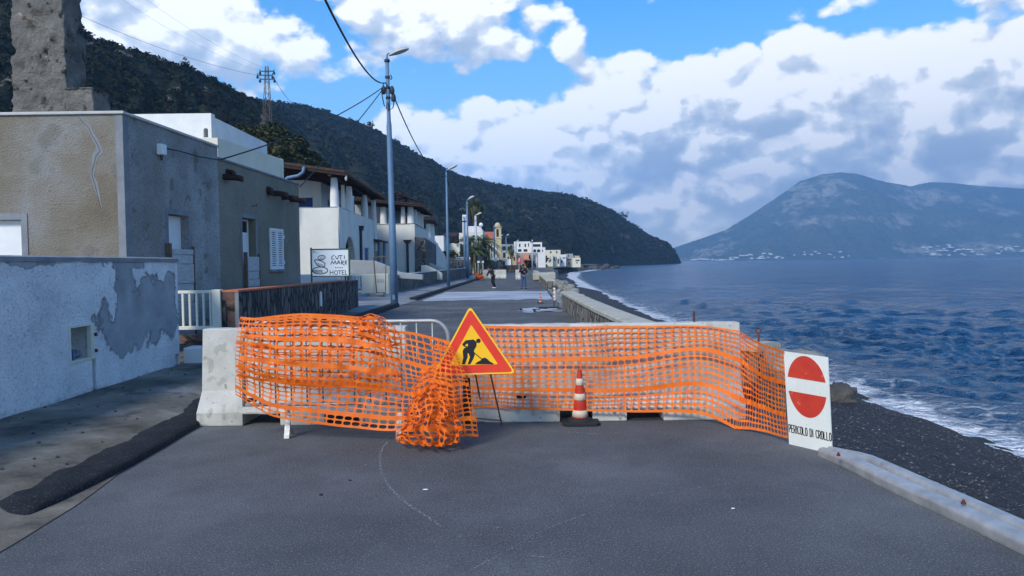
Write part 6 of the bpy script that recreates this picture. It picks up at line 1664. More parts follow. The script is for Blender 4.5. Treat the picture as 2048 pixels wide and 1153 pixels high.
# front garden walls
fw_ = thing('stone_wall', 'long low lava stone wall with a pale top running past the hotel to the third lamp', 'wall', (-5.5, 55, 0))
A = Vector((-6.35, 39.2, 0)); B = Vector((-4.75, 79, 0)); D_ = (B - A).normalized(); NL = Vector((-D_.y, D_.x, 0))
mb = MB(); mb.hexa([A, B, B + NL * 0.4, A + NL * 0.4, A + Vector((0, 0, 1.0)), B + Vector((0, 0, 1.1)), B + NL * 0.4 + Vector((0, 0, 1.1)), A + NL * 0.4 + Vector((0, 0, 1.0))]); mb.build('wall', 'lava_stone_light', fw_, bevel=0.03)
mb = MB(); z_ = Vector((0, 0, 1.0)); mb.hexa([A + z_ + NL * -0.02, B + z_ * 1.1 + NL * -0.02, B + z_ * 1.1 + NL * 0.42, A + z_ + NL * 0.42, A + z_ * 1.06 + NL * -0.02, B + z_ * 1.16 + NL * -0.02, B + z_ * 1.16 + NL * 0.42, A + z_ * 1.06 + NL * 0.42]); mb.build('coping', 'pale_cement', fw_, bevel=0.02)
gp = thing('gate_wall', 'cream rendered gate block with a small plate beside the hotel entrance', 'wall', (-7.0, 38, 0))
Yg = 38.0
mb = MB(); mb.box(P(722, 560, Yg).x, P(748, 560, Yg).x - 0.01, Yg + 0.06, Yg + 0.9, 0, P(735, 549, Yg).z); mb.box(P(748, 560, Yg).x, P(777, 560, Yg).x, Yg, Yg + 0.9, 0, P(760, 548, Yg).z); mb.build('wall', 'cream_plaster', gp, bevel=0.04)
mb = MB(); a, b = P(754, 566, Yg), P(768, 558, Yg); mb.box(a.x, b.x, Yg - 0.015, Yg - 0.002, a.z, b.z); mb.build('plate', 'pale_cement', gp)
wf = thing('white_fence', 'small white barred fence in front of the hotel arch', 'fence', (-8.3, 38.6, 0))
mb = MB(); xa, xb = P(700, 560, 38.6).x, P(722, 560, 38.6).x
mb.box(xa - 1.6, xb, 38.57, 38.63, 1.12, 1.17); mb.box(xa - 1.6, xb, 38.57, 38.63, 0.38, 0.43); mb.build('rail', 'white_paint', wf)
for i in range(13): 
    x = xa - 1.55 + (xb - xa + 1.5) * i / 12; mb = MB(); mb.box(x - 0.02, x + 0.02, 38.58, 38.62, 0.43, 1.12); mb.build('bar', 'white_paint', wf)
mb = MB(); mb.box(-12.5, P(676, 552, 37).x, 37, 37.4, 0, P(640, 549, 37).z); tag(mb.build('low_wall', 'white_plaster', bevel=0.04), 'low white plastered wall running behind the hotel name board', 'wall')
def ramp_wall(label, pts, Y, th, m):
    mb = MB(); mb.prism([P(a, b, Y) for a, b in pts], (0, th, 0)); tag(mb.build('ramp_wall', m, bevel=0.03), label, 'wall')
ramp_wall('smooth grey cream wall sloping down behind the gate block and near lamp', [(700, 552), (700, 520), (748, 522), (770, 530), (800, 545), (845, 550), (845, 560)], 41, 0.5, 'grey_plaster')
ramp_wall('curved cream ramp wall at the foot of the lava stone panel', [(842, 560), (842, 531), (852, 531), (866, 537), (884, 547), (884, 560)], 56, 0.5, 'cream_plaster')
ramp_wall('pale curved ramp wall left of the second street lamp', [(855, 558), (855, 526), (865, 528), (880, 538), (893, 545), (893, 558)], 64, 0.5, 'pale_cement')
ramp_wall('last cream ramp wall by the arrow sign wall', [(866, 556), (870, 530), (885, 535), (900, 541), (912, 546), (912, 556)], 71, 0.5, 'cream_plaster')
# rusty empty sign frame
sf = thing('metal_frame', 'empty leaning rusty sign frame standing before the cream gate block', 'frame', P(762, 590, 36))
Yf = 36.0
mb = MB(); mb.tube([P(754, 594, Yf), P(747, 515, Yf)], 0.03, 6); mb.tube([P(771, 584, Yf), P(772, 513, Yf)], 0.025, 6); mb.tube([P(747, 515, Yf), P(772, 513.5, Yf)], 0.025, 6); mb.build('frame', 'brown_iron', sf)
for i, (px, py, s_) in enumerate(((740, 592, 0.2), (753, 594, 0.26), (772, 586, 0.3), (762, 589, 0.16))):
    g0 = G(px, py, 0.1); boulder('broken stone slab on the forecourt %s' % ('left of the rusty frame', 'under the rusty frame leg', 'against the end of the stone wall', 'between the frame legs')[i], g0, (s_ * 1.5, s_, s_ * 0.5), 40 + i, 'rubble_stone', None, 'stone', name='stone_slab')

# ------------------------------------------------------------------ hotel name board
Ys = 30.0
hs = thing('hotel_sign', 'pale board on two dark posts showing stacked pebbles and the words CUTI MARE HOTEL', 'sign', P(660, 560, Ys))
s0, s1 = P(624, 552.5, Ys), P(697, 499, Ys)
SW, SH = s1.x - s0.x, s1.z - s0.z
def fs_(u, v, t): return Vector((s0.x + u * SW, Ys - t, s0.z + v * SH - 0.006 * u))
mb = MB(); poly_on(mb, [(0, 0), (1, 0), (1, 1), (0, 1)], fs_, -0.03, 0); mb.build('board', 'sign_panel', hs)
for (u, lo) in ((-0.012, -0.35), (1.012, -0.2)): mb = MB(); mb.obox(fs_(u, 0.5 + lo / 2 + 0.03, -0.01), (0, 0, 1), (1, 0, 0), (0, 1, 0), SH * (0.55 - lo / 2), 0.03, 0.03); mb.build('post', 'sign_post_green', hs)
mb = MB()
for v in (1.015, -0.015): mb.obox(fs_(0.5, v, -0.01), (1, 0, 0), (0, 0, 1), (0, 1, 0), SW / 2 - 0.001, 0.022, 0.028)
mb.build('frame', 'sign_post_green', hs)
fp = lambda u, v, t: fs_(u / SW, v / SH, t)
def sp8(x, y):   # pixels in the enlarged crop of the board
    return ((x - 182) / (742 - 180) * SW, (570 - y) / (570 - 220) * SH)
mb = MB(); wd = 0.030; T0, T1 = 0.0, 0.003
def sk(lst, w_=wd): strokes(mb, [[sp8(*p) for p in l] for l in lst], fp, w_, T0, T1)
sk([[(525, 296), (495, 310), (484, 335), (495, 350), (522, 346)], [(546, 308), (556, 340), (578, 345), (592, 300)], [(600, 302), (648, 300)], [(626, 302), (622, 352)], [(680, 304), (678, 342)]])
sk([[(470, 415), (492, 374), (515, 412), (540, 370), (552, 412)], [(562, 415), (592, 368), (612, 415)], [(572, 400), (606, 398)], [(632, 416), (634, 372), (662, 376), (662, 392), (638, 396), (664, 425), (680, 428)], [(718, 372), (688, 376), (690, 412), (718, 414)], [(690, 394), (712, 392)]])
for x in (545, 577, 610, 642): sk([[(x - 7, 462), (x + 7, 462)], [(x, 454), (x, 470)]], 0.02)
sk([[(458, 500), (458, 555)], [(502, 500), (502, 555)], [(458, 526), (502, 526)], [(548, 500), (528, 512), (524, 535), (538, 554), (560, 554), (572, 535), (570, 512), (548, 500)], [(580, 502), (628, 502)], [(604, 502), (604, 555)], [(672, 500), (640, 500), (640, 554), (674, 554)], [(640, 526), (664, 526)], [(690, 500), (690, 554), (718, 554)]], 0.026)
mb.build('lettering', 'sign_ink', hs)
mb = MB()
def oval(cx, cy, rx, ry, rot=0, n=22, a0=0, a1=360):
    o = []
    for i in range(n + 1):
        a = R(a0 + (a1 - a0) * i / n); x, y = rx * math.cos(a), ry * math.sin(a); c, s_ = math.cos(R(rot)), math.sin(R(rot))
        o.append((cx + x * c - y * s_, cy + x * s_ + y * c))
    return o
sk([oval(308, 497, 114, 46)], 0.034); sk([[(225, 365), (238, 352), (300, 362), (350, 378), (384, 405), (378, 440), (350, 452), (300, 446), (262, 425), (225, 365)]], 0.034)
sk([oval(333, 326, 55, 30, -6)], 0.030); sk([oval(335, 328, 26, 13, -12)], 0.018)
sk([[(200 + i * 9, 490), (212 + i * 9, 528)] for i in range(16)] + [[(262 + i * 11, 395 + i * 3), (268 + i * 11, 432 + i)] for i in range(9)], 0.011)
mb.build('pebble_drawing', 'sign_ink', hs)
mb = MB(); sk([[(200, 240), (230, 250), (258, 262), (300, 264)], [(225, 240), (222, 262)], [(190, 262), (230, 240)]], 0.011); mb.build('gull_drawing', 'sign_ink', hs)
# ------------------------------------------------------------------ the village beyond
def house(label, cat, px0, px1, ptop, Y, depth, m, wins=(), name='village_house', roof=None, zb=-0.5, side=True, par=0.0, group='village houses under the headland', wm='opening_dark', inset=0.12):
    """building front facing the road; wins: (px0, py0, px1, py1[, 'arch' | 'door'])"""
    a, b = P(px0, ptop, Y), P(px1, ptop, Y); W = b.x - a.x; zt_ = (a.z + b.z) / 2; H = zt_ - zb
    t = thing(name, label, cat, ((a.x + b.x) / 2, Y, 0), group)
    holes = []
    for wv in wins:
        q0, q1 = P(wv[0], wv[1], Y), P(wv[2], wv[3], Y)
        h = (q0.x - a.x, q1.x - a.x, max(0.05, q1.z - zb), q0.z - zb)
        h = (max(0.05, h[0]), min(W - 0.05, h[1]), h[2], min(H - 0.1, h[3]))
        holes.append(h + (('arch',) if len(wv) > 4 and wv[4] == 'arch' else ()))
    mb = MB(); mb.panel((a.x, Y, zb), (1, 0, 0), W, H, 0.3, holes)
    mb.box(a.x, a.x + 0.3, Y + 0.302, Y + depth, zb, zt_); mb.box(b.x - 0.3, b.x, Y + 0.302, Y + depth, zb, zt_); mb.box(a.x, b.x, Y + depth + 0.002, Y + depth + 0.3, zb, zt_)
    mb.build('wall', m, t, weld=True)
    rf = MB()
    if roof == 'gable':
        for s_ in (1,): rf.prism([(a.x - 0.2, Y - 0.2, zt_ + 0.002), (a.x - 0.2, Y + depth + 0.2, zt_ + 0.002), (a.x - 0.2, Y + depth / 2, zt_ + depth * 0.22)], (W + 0.4, 0, 0))
        rf.build('roof', 'terracotta', t)
    else:
        rf.box(a.x + 0.31, b.x - 0.31, Y + 0.31, Y + depth, zt_ - 0.6, zt_ - 0.45); rf.build('roof', 'pale_cement', t)
    for i, h in enumerate(holes):
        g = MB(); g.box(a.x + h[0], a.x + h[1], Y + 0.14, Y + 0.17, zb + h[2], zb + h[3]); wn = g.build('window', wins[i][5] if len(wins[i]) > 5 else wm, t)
    return t, a, b
house('low white house with one small dark window just past the hotel', 'house', 868, 887, 472, 92, 8, 'white_plaster', [(873, 487, 876, 492)])
t, a, b = house('cream house with a dark timber veranda left of the tall white house', 'house', 886, 919, 487, 95, 8, 'cream_plaster', [(889, 492, 896, 510)])
mb = MB(); c0 = P(884, 473, 94.5); c1 = P(913, 473, 94.5); mb.hexa([(c0.x, 94.3, c0.z - .1), (c1.x, 94.3, c0.z - .1), (c1.x, 99, c0.z + .5), (c0.x, 99, c0.z + .5), (c0.x, 94.3, c0.z + .05), (c1.x, 94.3, c0.z + .05), (c1.x, 99, c0.z + .65), (c0.x, 99, c0.z + .65)]); vr = mb.build('veranda_roof', 'dark_wood', t)
for px in (886, 896, 911): mb = MB(); q = P(px, 480, 94.6); mb.tube([(q.x, 94.6, a.z - 0.1), (q.x, 94.6, c0.z - 0.1)], 0.13, 6); mb.build('veranda_post', 'dark_wood', vr)
t, a, b = house('tall white house with a square chimney tower and rounded parapet behind the palms', 'house', 918, 966, 466, 108, 9, 'warm_plaster', [(927, 500, 930, 508), (944, 478, 948, 486), (955, 478, 958, 486)])
mb = MB(); q0, q1 = P(924.5, 430, 109), P(934, 430, 109); mb.box(q0.x, q1.x, 109, 110, a.z - 0.6, q0.z); ct = mb.build('chimney', 'white_plaster', t, bevel=0.04)
mb = MB()
for k in range(3): mb.box(q0.x + 0.12 + k * 0.22, q0.x + 0.2 + k * 0.22, 108.985, 108.999, q0.z - 0.6, q0.z - 0.25)
mb.build('vent', 'opening_dark', ct)
mb = MB(); q0, q1 = P(935, 453, 108.2), P(960, 453, 108.2); mb.prism([(q0.x, 108.2, a.z), (q1.x + 0.5, 108.2, a.z), (q1.x + 0.4, 108.2, a.z + .35), (q1.x, 108.2, q0.z - .1), (q1.x - .4, 108.2, q0.z), (q0.x, 108.2, q0.z)], (0, 6, 0)); mb.build('upper_floor', 'white_plaster', t, bevel=0.05)
mb = MB(); c = P(962, 450, 107.9); mb.tube([c - Vector((0, 0, 1.0)), c], 0.04, 6)
mb.grid(lambda u, v: (c.x + 0.3 * v * math.cos(u * 6.283), c.y - 0.05 - 0.14 * (1 - v * v), c.z + 0.3 * v * math.sin(u * 6.283)), 16, 4); mb.build('satellite_dish', 'white_paint', t)
# church
tc_ = thing('church', 'small ochre church with a domed bell tower and a terracotta roof', 'church', P(985, 535, 150))
q0, q1 = P(962, 478, 152), P(991, 478, 152)
mb = MB(); mb.panel((q0.x, 152, 0), (1, 0, 0), q1.x - q0.x, q0.z, 0.4, [(1.0, 1.5, q0.z - 1.6, q0.z - 0.6)]); mb.box(q0.x, q0.x + .3, 152.45, 160, 0, q0.z); mb.build('wall', 'ochre_plaster', tc_)
mb = MB(); mb.hexa([(q0.x - .3, 151.7, q0.z + .002), (q1.x, 151.7, q0.z + .002), (q1.x, 160, q0.z + .002), (q0.x - .3, 160, q0.z + .002), (q0.x - .3, 151.7, q0.z + .1), (q1.x, 151.7, q0.z + .1), (q1.x, 158, P(975, 464, 158).z), (q0.x + .6, 158, P(975, 464, 158).z)]); mb.build('roof', 'terracotta', tc_)
x0, x1 = P(988.5, 480, 148).x, P(1002.5, 480, 148).x; zc = P(995, 455, 148).z; zl = P(995, 476, 148).z; cxm = (x0 + x1) / 2; wdt = x1 - x0
mb = MB(); mb.panel((x0, 148, 0), (1, 0, 0), wdt, zc, 0.3, [(wdt * 0.32, wdt * 0.66, zc - 1.9, zc - 0.35, 'arch')]); mb.box(x0, x0 + .3, 148.302, 148 + wdt, 0, zc); mb.box(x1 - .3, x1, 148.302, 148 + wdt, 0, zc); mb.box(x0 + .3, x1 - .3, 148 + wdt - .3, 148 + wdt - .002, 0, zc)
mb.box(x0 - 0.15, x1 + 0.15, 147.85, 148 + wdt + .15, zl - 0.16, zl); mb.box(x0 - 0.12, x1 + 0.12, 147.88, 148 + wdt + .12, zc + .002, zc + 0.15)
tw = mb.build('bell_tower', 'ochre_plaster', tc_)
mb = MB(); zd = zc + 0.15; hd = P(995, 445, 148).z - zd; n = 7
mb.lathe([(wdt * 0.46 * math.cos(math.pi / 2 * i / n), zd + hd * math.sin(math.pi / 2 * i / n)) for i in range(n)] + [(0.02, zd + hd)], (cxm, 148 + wdt / 2, 0), 18); mb.build('dome', 'ochre_plaster', tw, smooth=True)
mb = MB(); mb.lathe([(0.28, zc - 1.35), (0.22, zc - 1.2), (0.12, zc - 0.95), (0.03, zc - 0.85)], (x0 + wdt * 0.49, 148.5, 0), 10); mb.build('bell', 'dark_metal', tw)
# blue white house with tall slots
house('pale blue white house with tall narrow slots half hidden by a palm', 'house', 967, 993, 487, 125, 7, 'white_plaster', [(972 + 5.2 * i, 493 - i, 974.6 + 5.2 * i, 517) for i in range(4)], zb=0)
house('grey house with a wide dark balcony opening right of the church', 'house', 1003, 1027, 489, 200, 10, 'grey_plaster', [(1004.5, 493, 1012, 501), (1015, 494, 1025, 501), (1006, 506, 1011, 516)])
house('low ochre garden house behind the small palm', 'house', 1012, 1034, 507, 185, 8, 'ochre_plaster', [(1015, 514, 1018, 520), (1027, 514, 1030, 522)])
house('white garage wall with a pale panel low behind the road', 'house', 1004, 1022, 519, 150, 5, 'white_plaster', [(1006, 523, 1010, 533)])
t, a, b = house('large white villa with square windows on the slope', 'villa', 1028, 1061, 483.5, 250, 12, 'white_plaster', [(1038, 488, 1041, 494.5), (1049, 488, 1052, 494.5), (1056, 487, 1058, 494), (1036, 499, 1043, 504, 'w'), (1047, 499, 1055, 504)])
t, a, b = house('white villa wing with a dark loggia above two arches', 'villa', 1059, 1084, 485, 247, 12, 'white_plaster', [(1066, 489, 1081, 494)])
house('white arcade with two dark arches in front of the villa loggia', 'villa', 1063, 1090.5, 495, 243, 5, 'white_plaster', [(1066.5, 499, 1072.5, 505, 'arch'), (1074, 499, 1080.5, 505, 'arch'), (1084, 500, 1086, 504)])
house('long grey building with blue doorways near the bare pale pole', 'house', 1033, 1076, 506, 172, 10, 'grey_plaster', [(1037, 512, 1040, 520), (1058, 511, 1061, 530), (1067, 511, 1069.5, 530), (1071.5, 511, 1073.5, 530)])
t, a, b = house('salmon pink front with a tiled canopy on dark posts', 'house', 1047, 1057.5, 508, 168, 4, 'salmon_paint', [(1050, 521, 1054, 530)])
mb = MB(); mb.hexa([(a.x - .3, 166.4, P(1050, 521, 167).z), (b.x + .3, 166.4, P(1050, 521, 167).z), (b.x + .3, 167.9, P(1050, 519, 167).z), (a.x - .3, 167.9, P(1050, 519, 167).z), (a.x - .3, 166.4, P(1050, 520, 167).z), (b.x + .3, 166.4, P(1050, 520, 167).z), (b.x + .3, 167.9, P(1050, 518, 167).z), (a.x - .3, 167.9, P(1050, 518, 167).z)]); cn_ = mb.build('canopy', 'terracotta', t)
for px in (1048, 1056): mb = MB(); q = P(px, 525, 166.6); mb.tube([(q.x, 166.6, 0), (q.x, 166.6, P(1050, 521, 167).z)], 0.09, 6); mb.build('canopy_post', 'dark_metal', cn_)
house('ochre house with one dark window beside the white arcade', 'house', 1076, 1091, 507, 270, 8, 'ochre_plaster', [(1083, 513, 1086.5, 518)])
house('cream upper house with a flat roof rising behind the waterfront row', 'house', 1089, 1121, 500.5, 320, 12, 'cream_plaster', [(1100, 503, 1103, 507), (1112, 503, 1115, 507)])
house('bright cream waterfront house with a small window', 'house', 1087.5, 1105.5, 509.5, 295, 9, 'cream_plaster', [(1093, 516, 1095.5, 520), (1101, 513, 1102, 526)])
house('waterfront house with tall blue doors in the middle of the row', 'house', 1105.5, 1119, 510.5, 298, 9, 'cream_plaster', [(1107.5, 514, 1110.5, 522, 'w', 'blue_paint'), (1111.5, 514, 1113.5, 522, 'w', 'blue_paint'), (1115, 518, 1118, 528)])
house('white waterfront house with a blue balcony band', 'house', 1119, 1132, 509.5, 302, 9, 'white_plaster', [(1125, 515, 1131, 518, 'w', 'pole_paint'), (1122, 521, 1125, 527)])
house('grey waterfront house with stacked dark balconies', 'house', 1132, 1146, 508, 306, 9, 'grey_plaster', [(1136, 510, 1138, 514), (1134, 519, 1143, 521), (1137, 524, 1139, 530)])
house('last cream house at the seaward end of the row with one long window', 'house', 1145, 1161, 516, 300, 9, 'cream_plaster', [(1151, 520, 1159, 522.5), (1152, 525, 1156, 527)])
house('small pale house with an olive roof terrace behind the last house', 'house', 1144, 1159, 512, 312, 7, 'ochre_plaster', [(1148, 513.5, 1150, 515.5)])
# terrace wall under the row
mb = MB(); vs = []
mb.grid(lambda u, v: (lambda p: (p.x, p.y - 2.5 * (1 - v) - 1.2 * noise.noise(Vector((u * 40, v * 4, 1))), -3.0 + (p.z + 3.0) * v + 0.5 * noise.noise(Vector((u * 55, v * 6, 4))) * (v < 1)))(P(1086 + (1235 - 1086) * u, 529 + 1.5 * u + (530 + 1.5 * u > 0) * 0.0 , 285 + 180 * u)), 110, 10)
struct(mb.build('rocky_shore', 'shore_rock', smooth=False))
rg3 = random.Random(9)
for i in range(16):
    u = i / 15; px = 1092 + 138 * u; Y = 268 + 190 * u
    q = P(px, 535, Y)
    boulder('dark shore rock at the water below the village, one of a line of look-alikes', (q.x + rg3.uniform(-1, 1), Y + rg3.uniform(-4, 4), -2.9 + rg3.uniform(0, 0.6)), (rg3.uniform(1.6, 3.4), rg3.uniform(1.5, 3), rg3.uniform(0.9, 2.0)), 60 + i, 'shore_rock', 'dark rocks at the foot of the village', rough=0.4)
# lava walls, roadside signs
sw = thing('stone_wall', 'dark stone retaining wall carrying a white arrow sign beyond the hotel', 'wall', P(905, 540, 88))
mb = MB(); q0, q1 = P(866, 516, 88), P(942, 516, 88); mb.box(q0.x, q1.x, 88, 88.6, 0, q0.z); mb.build('wall', 'lava_stone_light', sw, bevel=0.04)
mb = MB(); mb.box(q0.x, q1.x + .05, 87.96, 88.64, q0.z + .001, q0.z + 0.1); mb.build('coping', 'dark_wood', sw)
sw = thing('stone_wall', 'dark stone wall with a round white disc behind the blue sign', 'wall', P(985, 540, 112))
mb = MB(); q0, q1 = P(944, 521, 112), P(1006, 519, 112); mb.box(q0.x, q1.x, 112, 112.6, 0, q0.z); mb.build('wall', 'lava_stone_light', sw, bevel=0.04)
sw = thing('stone_wall', 'low dark stone wall closing the road bend below the villa', 'wall', P(1020, 540, 128))
mb = MB(); q0, q1 = P(1003, 531, 128), P(1046, 531, 128); mb.box(q0.x, q1.x, 128, 128.6, 0, q0.z); mb.build('wall', 'lava_stone', sw, bevel=0.04)
def board_sign(label, px0, px1, py0, py1, Y, m, posts, name='road_sign', base=546, extra=None):
    t = thing(name, label, 'sign', P((px0 + px1) / 2, base, Y))
    a, b = P(px0, py1, Y), P(px1, py0, Y)
    mb = MB(); mb.box(a.x, b.x, Y, Y + 0.05, a.z, b.z); mb.build('board', m, t, bevel=0.01)
    if posts:
        for px in posts: mb = MB(); q = P(px, py1, Y); mb.tube([(q.x, Y + 0.09, 0), (q.x, Y + 0.09, b.z - 0.05)], 0.04, 6); mb.build('post', 'pole_grey', t)
    if extra: extra(t, a, b, Y)
    return t
def arrow(t, a, b, Y):
    mb = MB(); f = lambda u, v, tt: Vector((a.x + u, Y - tt, a.z + v)); W, H = b.x - a.x, b.z - a.z
    strokes(mb, [[(W * .62, H * .5), (W * .86, H * .5)], [(W * .86, H * .5), (W * .78, H * .7)], [(W * .86, H * .5), (W * .78, H * .3)], [(W * .08, H * .6), (W * .5, H * .6)], [(W * .08, H * .35), (W * .46, H * .35)]], f, 0.04, 0, 0.01); mb.build('marking', 'sign_ink', t)
board_sign('long white arrow sign fixed low on the dark stone retaining wall', 912, 940, 514.5, 520.5, 86, 'sign_panel', (914, 938), extra=arrow)
def white_low(t, a, b, Y):
    mb = MB(); mb.box(a.x - 0.03, b.x + 0.03, Y - 0.01, Y + 0.04, a.z - 0.28, a.z - 0.02); mb.build('lower_plate', 'white_paint', t)
board_sign('small blue sign with a white plate below on thin posts by the orange netting', 955, 967, 515.5, 522, 96, 'sign_blue', (956, 966), extra=white_low)
t = thing('round_sign', 'small round white sign on a dark post left of the far barriers', 'sign', P(991, 540, 104)); q = P(991, 519, 104)
mb = MB(); mb.tube([(q.x, 104, 0), (q.x, 104, q.z + 0.2)], 0.05, 6); mb.build('post', 'pole_paint', t)
mb = MB(); mb.prism([(q.x + 0.3 * math.cos(a_ * 0.393), 103.93, q.z + 0.3 * math.sin(a_ * 0.393)) for a_ in range(16)], (0, 0.03, 0)); mb.build('disc', 'white_paint', t)
# far works triangle
t = thing('road_works_sign', 'far triangular warning sign on a post above the standing man', 'sign', P(1038, 545, 84)); Yw = 84.0
mb = MB(); q = P(1038, 528, Yw); mb.tube([(q.x, Yw + .05, 0), (q.x, Yw + .05, q.z)], 0.04, 6); mb.build('post', 'pole_grey', t)
A3 = [P(1038.5, 511.5, Yw), P(1033.5, 526, Yw), P(1042.5, 526, Yw)]; cc = sum(A3, Vector()) / 3
mb = MB(); mb.prism(A3, (0, 0.03, 0)); pl3 = mb.build('sign_plate', 'sign_red', t)
mb = MB(); mb.prism([cc + (p - cc) * 0.55 - Vector((0, 0.012, 0)) for p in A3], (0, 0.01, 0)); mb.build('white_field', 'sign_white', pl3)
mb = MB(); f = lambda u, v, tt: Vector((cc.x + u, Yw - 0.013 - tt, cc.z + v)); strokes(mb, [[(-.06, .1), (.0, -.02), (-.05, -.16)], [(0, -.02), (.1, -.1)]], f, 0.045, 0, 0.006); mb.build('digging_symbol', 'sign_black', pl3)
# far concrete barriers and netting
def far_barrier(label, px0, px1, ytop, Y, cut=()):
    x0, x1 = P(px0, 550, Y).x, P(px1, 550, Y).x; z1 = P(px0, ytop, Y).z
    t = thing('concrete_barrier', label, 'barrier', ((x0 + x1) / 2, Y, 0), 'far concrete barriers'); mb = MB()
    mb.prism([(x0, Y - .3, 0), (x0, Y - .3, .2), (x0, Y - .13, .4), (x0, Y - .09, z1), (x0, Y + .09, z1), (x0, Y + .13, .4), (x0, Y + .3, .2), (x0, Y + .3, 0)], (x1 - x0, 0, 0)); mb.build('barrier_body', 'jersey_concrete', t, bevel=0.02)
    s_ = MB(); s_.box(x0 + (x1 - x0) * .35, x0 + (x1 - x0) * .43, Y - .305, Y - .301, 0.03, 0.12); s_.build('lifting_slot', 'opening_dark', t)
far_barrier('far concrete barrier behind the walking woman, left one of the pair', 967, 989.5, 540, 78)
far_barrier('far concrete barrier behind the walking woman, right one of the pair', 990, 1012.5, 540, 77.5)
far_barrier('far concrete barrier partly hidden by the standing man', 1031, 1041, 540, 72)
nf = thing('safety_net', 'small crumpled piece of orange netting wrapped round posts by the pale grey lamp', 'net', P(957, 553, 74), 'orange plastic nets')
mb = MB(); a, b = P(950, 554, 73), P(966, 541, 73)
mb.grid(lambda u, v: (a.x + (b.x - a.x) * u + 0.06 * noise.noise(Vector((u * 5, v * 5, 1))), 73 + 0.25 * noise.noise(Vector((u * 6, v * 3, 2))), 0.02 + (b.z - 0.1) * v * (0.75 + 0.25 * math.cos(u * 5))), 16, 8)
mb.build('net_sheet', 'orange_plastic', nf, solid=0.02)
for px in (951, 965.5): mb = MB(); q = P(px, 541, 73.1); mb.tube([(q.x, 73.1, 0), (q.x, 73.1, P(px, 527, 73).z)], 0.03, 6); mb.build('post', 'pole_grey', nf)
cn2 = G(1081, 607); cn2.z = 0
sc_ = (P(1081, 588, cn2.y).z) / 0.535
cone_thing(cn2, 'far striped cone on the road in front of the gap in the parapet', sc_)
g2 = G(1107, 617); t = thing('marker_board', 'narrow red and white striped board on a post next to the far cone', 'sign', (g2.x, g2.y, 0))
mb = MB(); q0, q1 = P(1104.5, 601, g2.y), P(1110.5, 576, g2.y); mb.box(q0.x + .035, q1.x, g2.y, g2.y + 0.03, q0.z, q1.z); mb.build('board', 'sign_white', t)
mb = MB(); Hh = q1.z - q0.z
for k in range(3): mb.box(q0.x + .04, q1.x - .035, g2.y - 0.006, g2.y - 0.001, q0.z + Hh * (0.06 + k * .32), q0.z + Hh * (0.24 + k * .32))
mb.build('red_stripe', 'sign_red', t)
mb = MB(); mb.box(q0.x + 0.05, q0.x + 0.08, g2.y + .031, g2.y + 0.06, 0, q1.z); mb.build('post', 'dark_metal', t); mb = MB(); mb.box(q0.x - 0.12, q0.x + 0.22, g2.y - 0.1, g2.y + 0.16, 0, 0.05); mb.build('base', 'black_rubber', t, bevel=0.01)
q = G(1087, 618); boulder('flat black rubber foot lying left of the striped marker board', q, (0.16, 0.14, 0.05), 77, 'black_rubber', None, 'rubble', name='rubber_foot')
# rubble in the gap of the parapet
RB = [(1086, 546, 62, 1.3, .9, .8), (1108, 552, 58, 1.0, .9, 1.0), (1122, 556, 52, 1.1, .8, .9), (1131, 562, 47, 0.9, .9, .8), (1100, 563, 46, .8, .6, .45), (1088, 560, 50, .7, .6, .5), (1138, 571, 40, .95, .7, .6), (1126, 573, 39, .7, .5, .4),
      (1112, 575, 38, .6, .5, .4), (1099, 572, 41, .5, .4, .3), (1118, 590, 31, .45, .4, .42), (1111, 600, 28.5, .36, .3, .3), (1122, 604, 27.2, .38, .3, .34), (1095, 582, 36, .4, .35, .2), (1116, 583, 34, .5, .4, .3), (1131, 586, 34, .6, .5, .35), (1106, 590, 32, .3, .3, .2), (1098, 552, 56, .6, .5, .5), (1146, 582, 36, .6, .5, .3), (1124, 548, 66, 1.2, 1, .8), (1115, 545, 74, 1.3, 1, .9), (1078, 552, 56, .5, .5, .35)]
for i, (px, py, Y, rx, ry, rz) in enumerate(RB):
    q = P(px, py, Y); x = max(q.x, lin(RIGHT, Y) + 0.1)
    zg = q.z - rz * 0.6
    boulder('broken pale block of the rubble filling the gap between the two sea parapets', (x + 0.3 * rx, Y, -0.35 - 0.35 * max(0, x - lin(RIGHT, Y) - 0.4)), (rx * 0.6, ry * 0.55, rz * 0.55), 100 + i, 'rubble_stone', 'rubble blocks in the parapet gap', 'rubble', 0.62, 0.3)
q = P(1088, 549, 66); mb = MB(); mb.obox((q.x, 66, q.z - 0.15), (1, 0.1, 0.02), (0, 1, 0.05), (0, 0, 1), 1.0, 0.9, 0.28); tag(mb.build('concrete_slab', 'cap_cement', bevel=0.05), 'thick broken concrete slab resting on the rubble behind the far parapet', 'slab')
# rubble slope under the gap so nothing floats
mb = MB(); mb.grid(lambda u, v: (lin(RIGHT, 26 + 62 * v) + 0.0 + 4.2 * u, 26 + 62 * v, 0.0 - 1.7 * u + 0.16 * noise.fractal(Vector((u * 7, v * 40, 2)), 0.8, 2, 4)), 20, 120)
struct(mb.build('rubble_slope', 'rubble_stone', smooth=False))
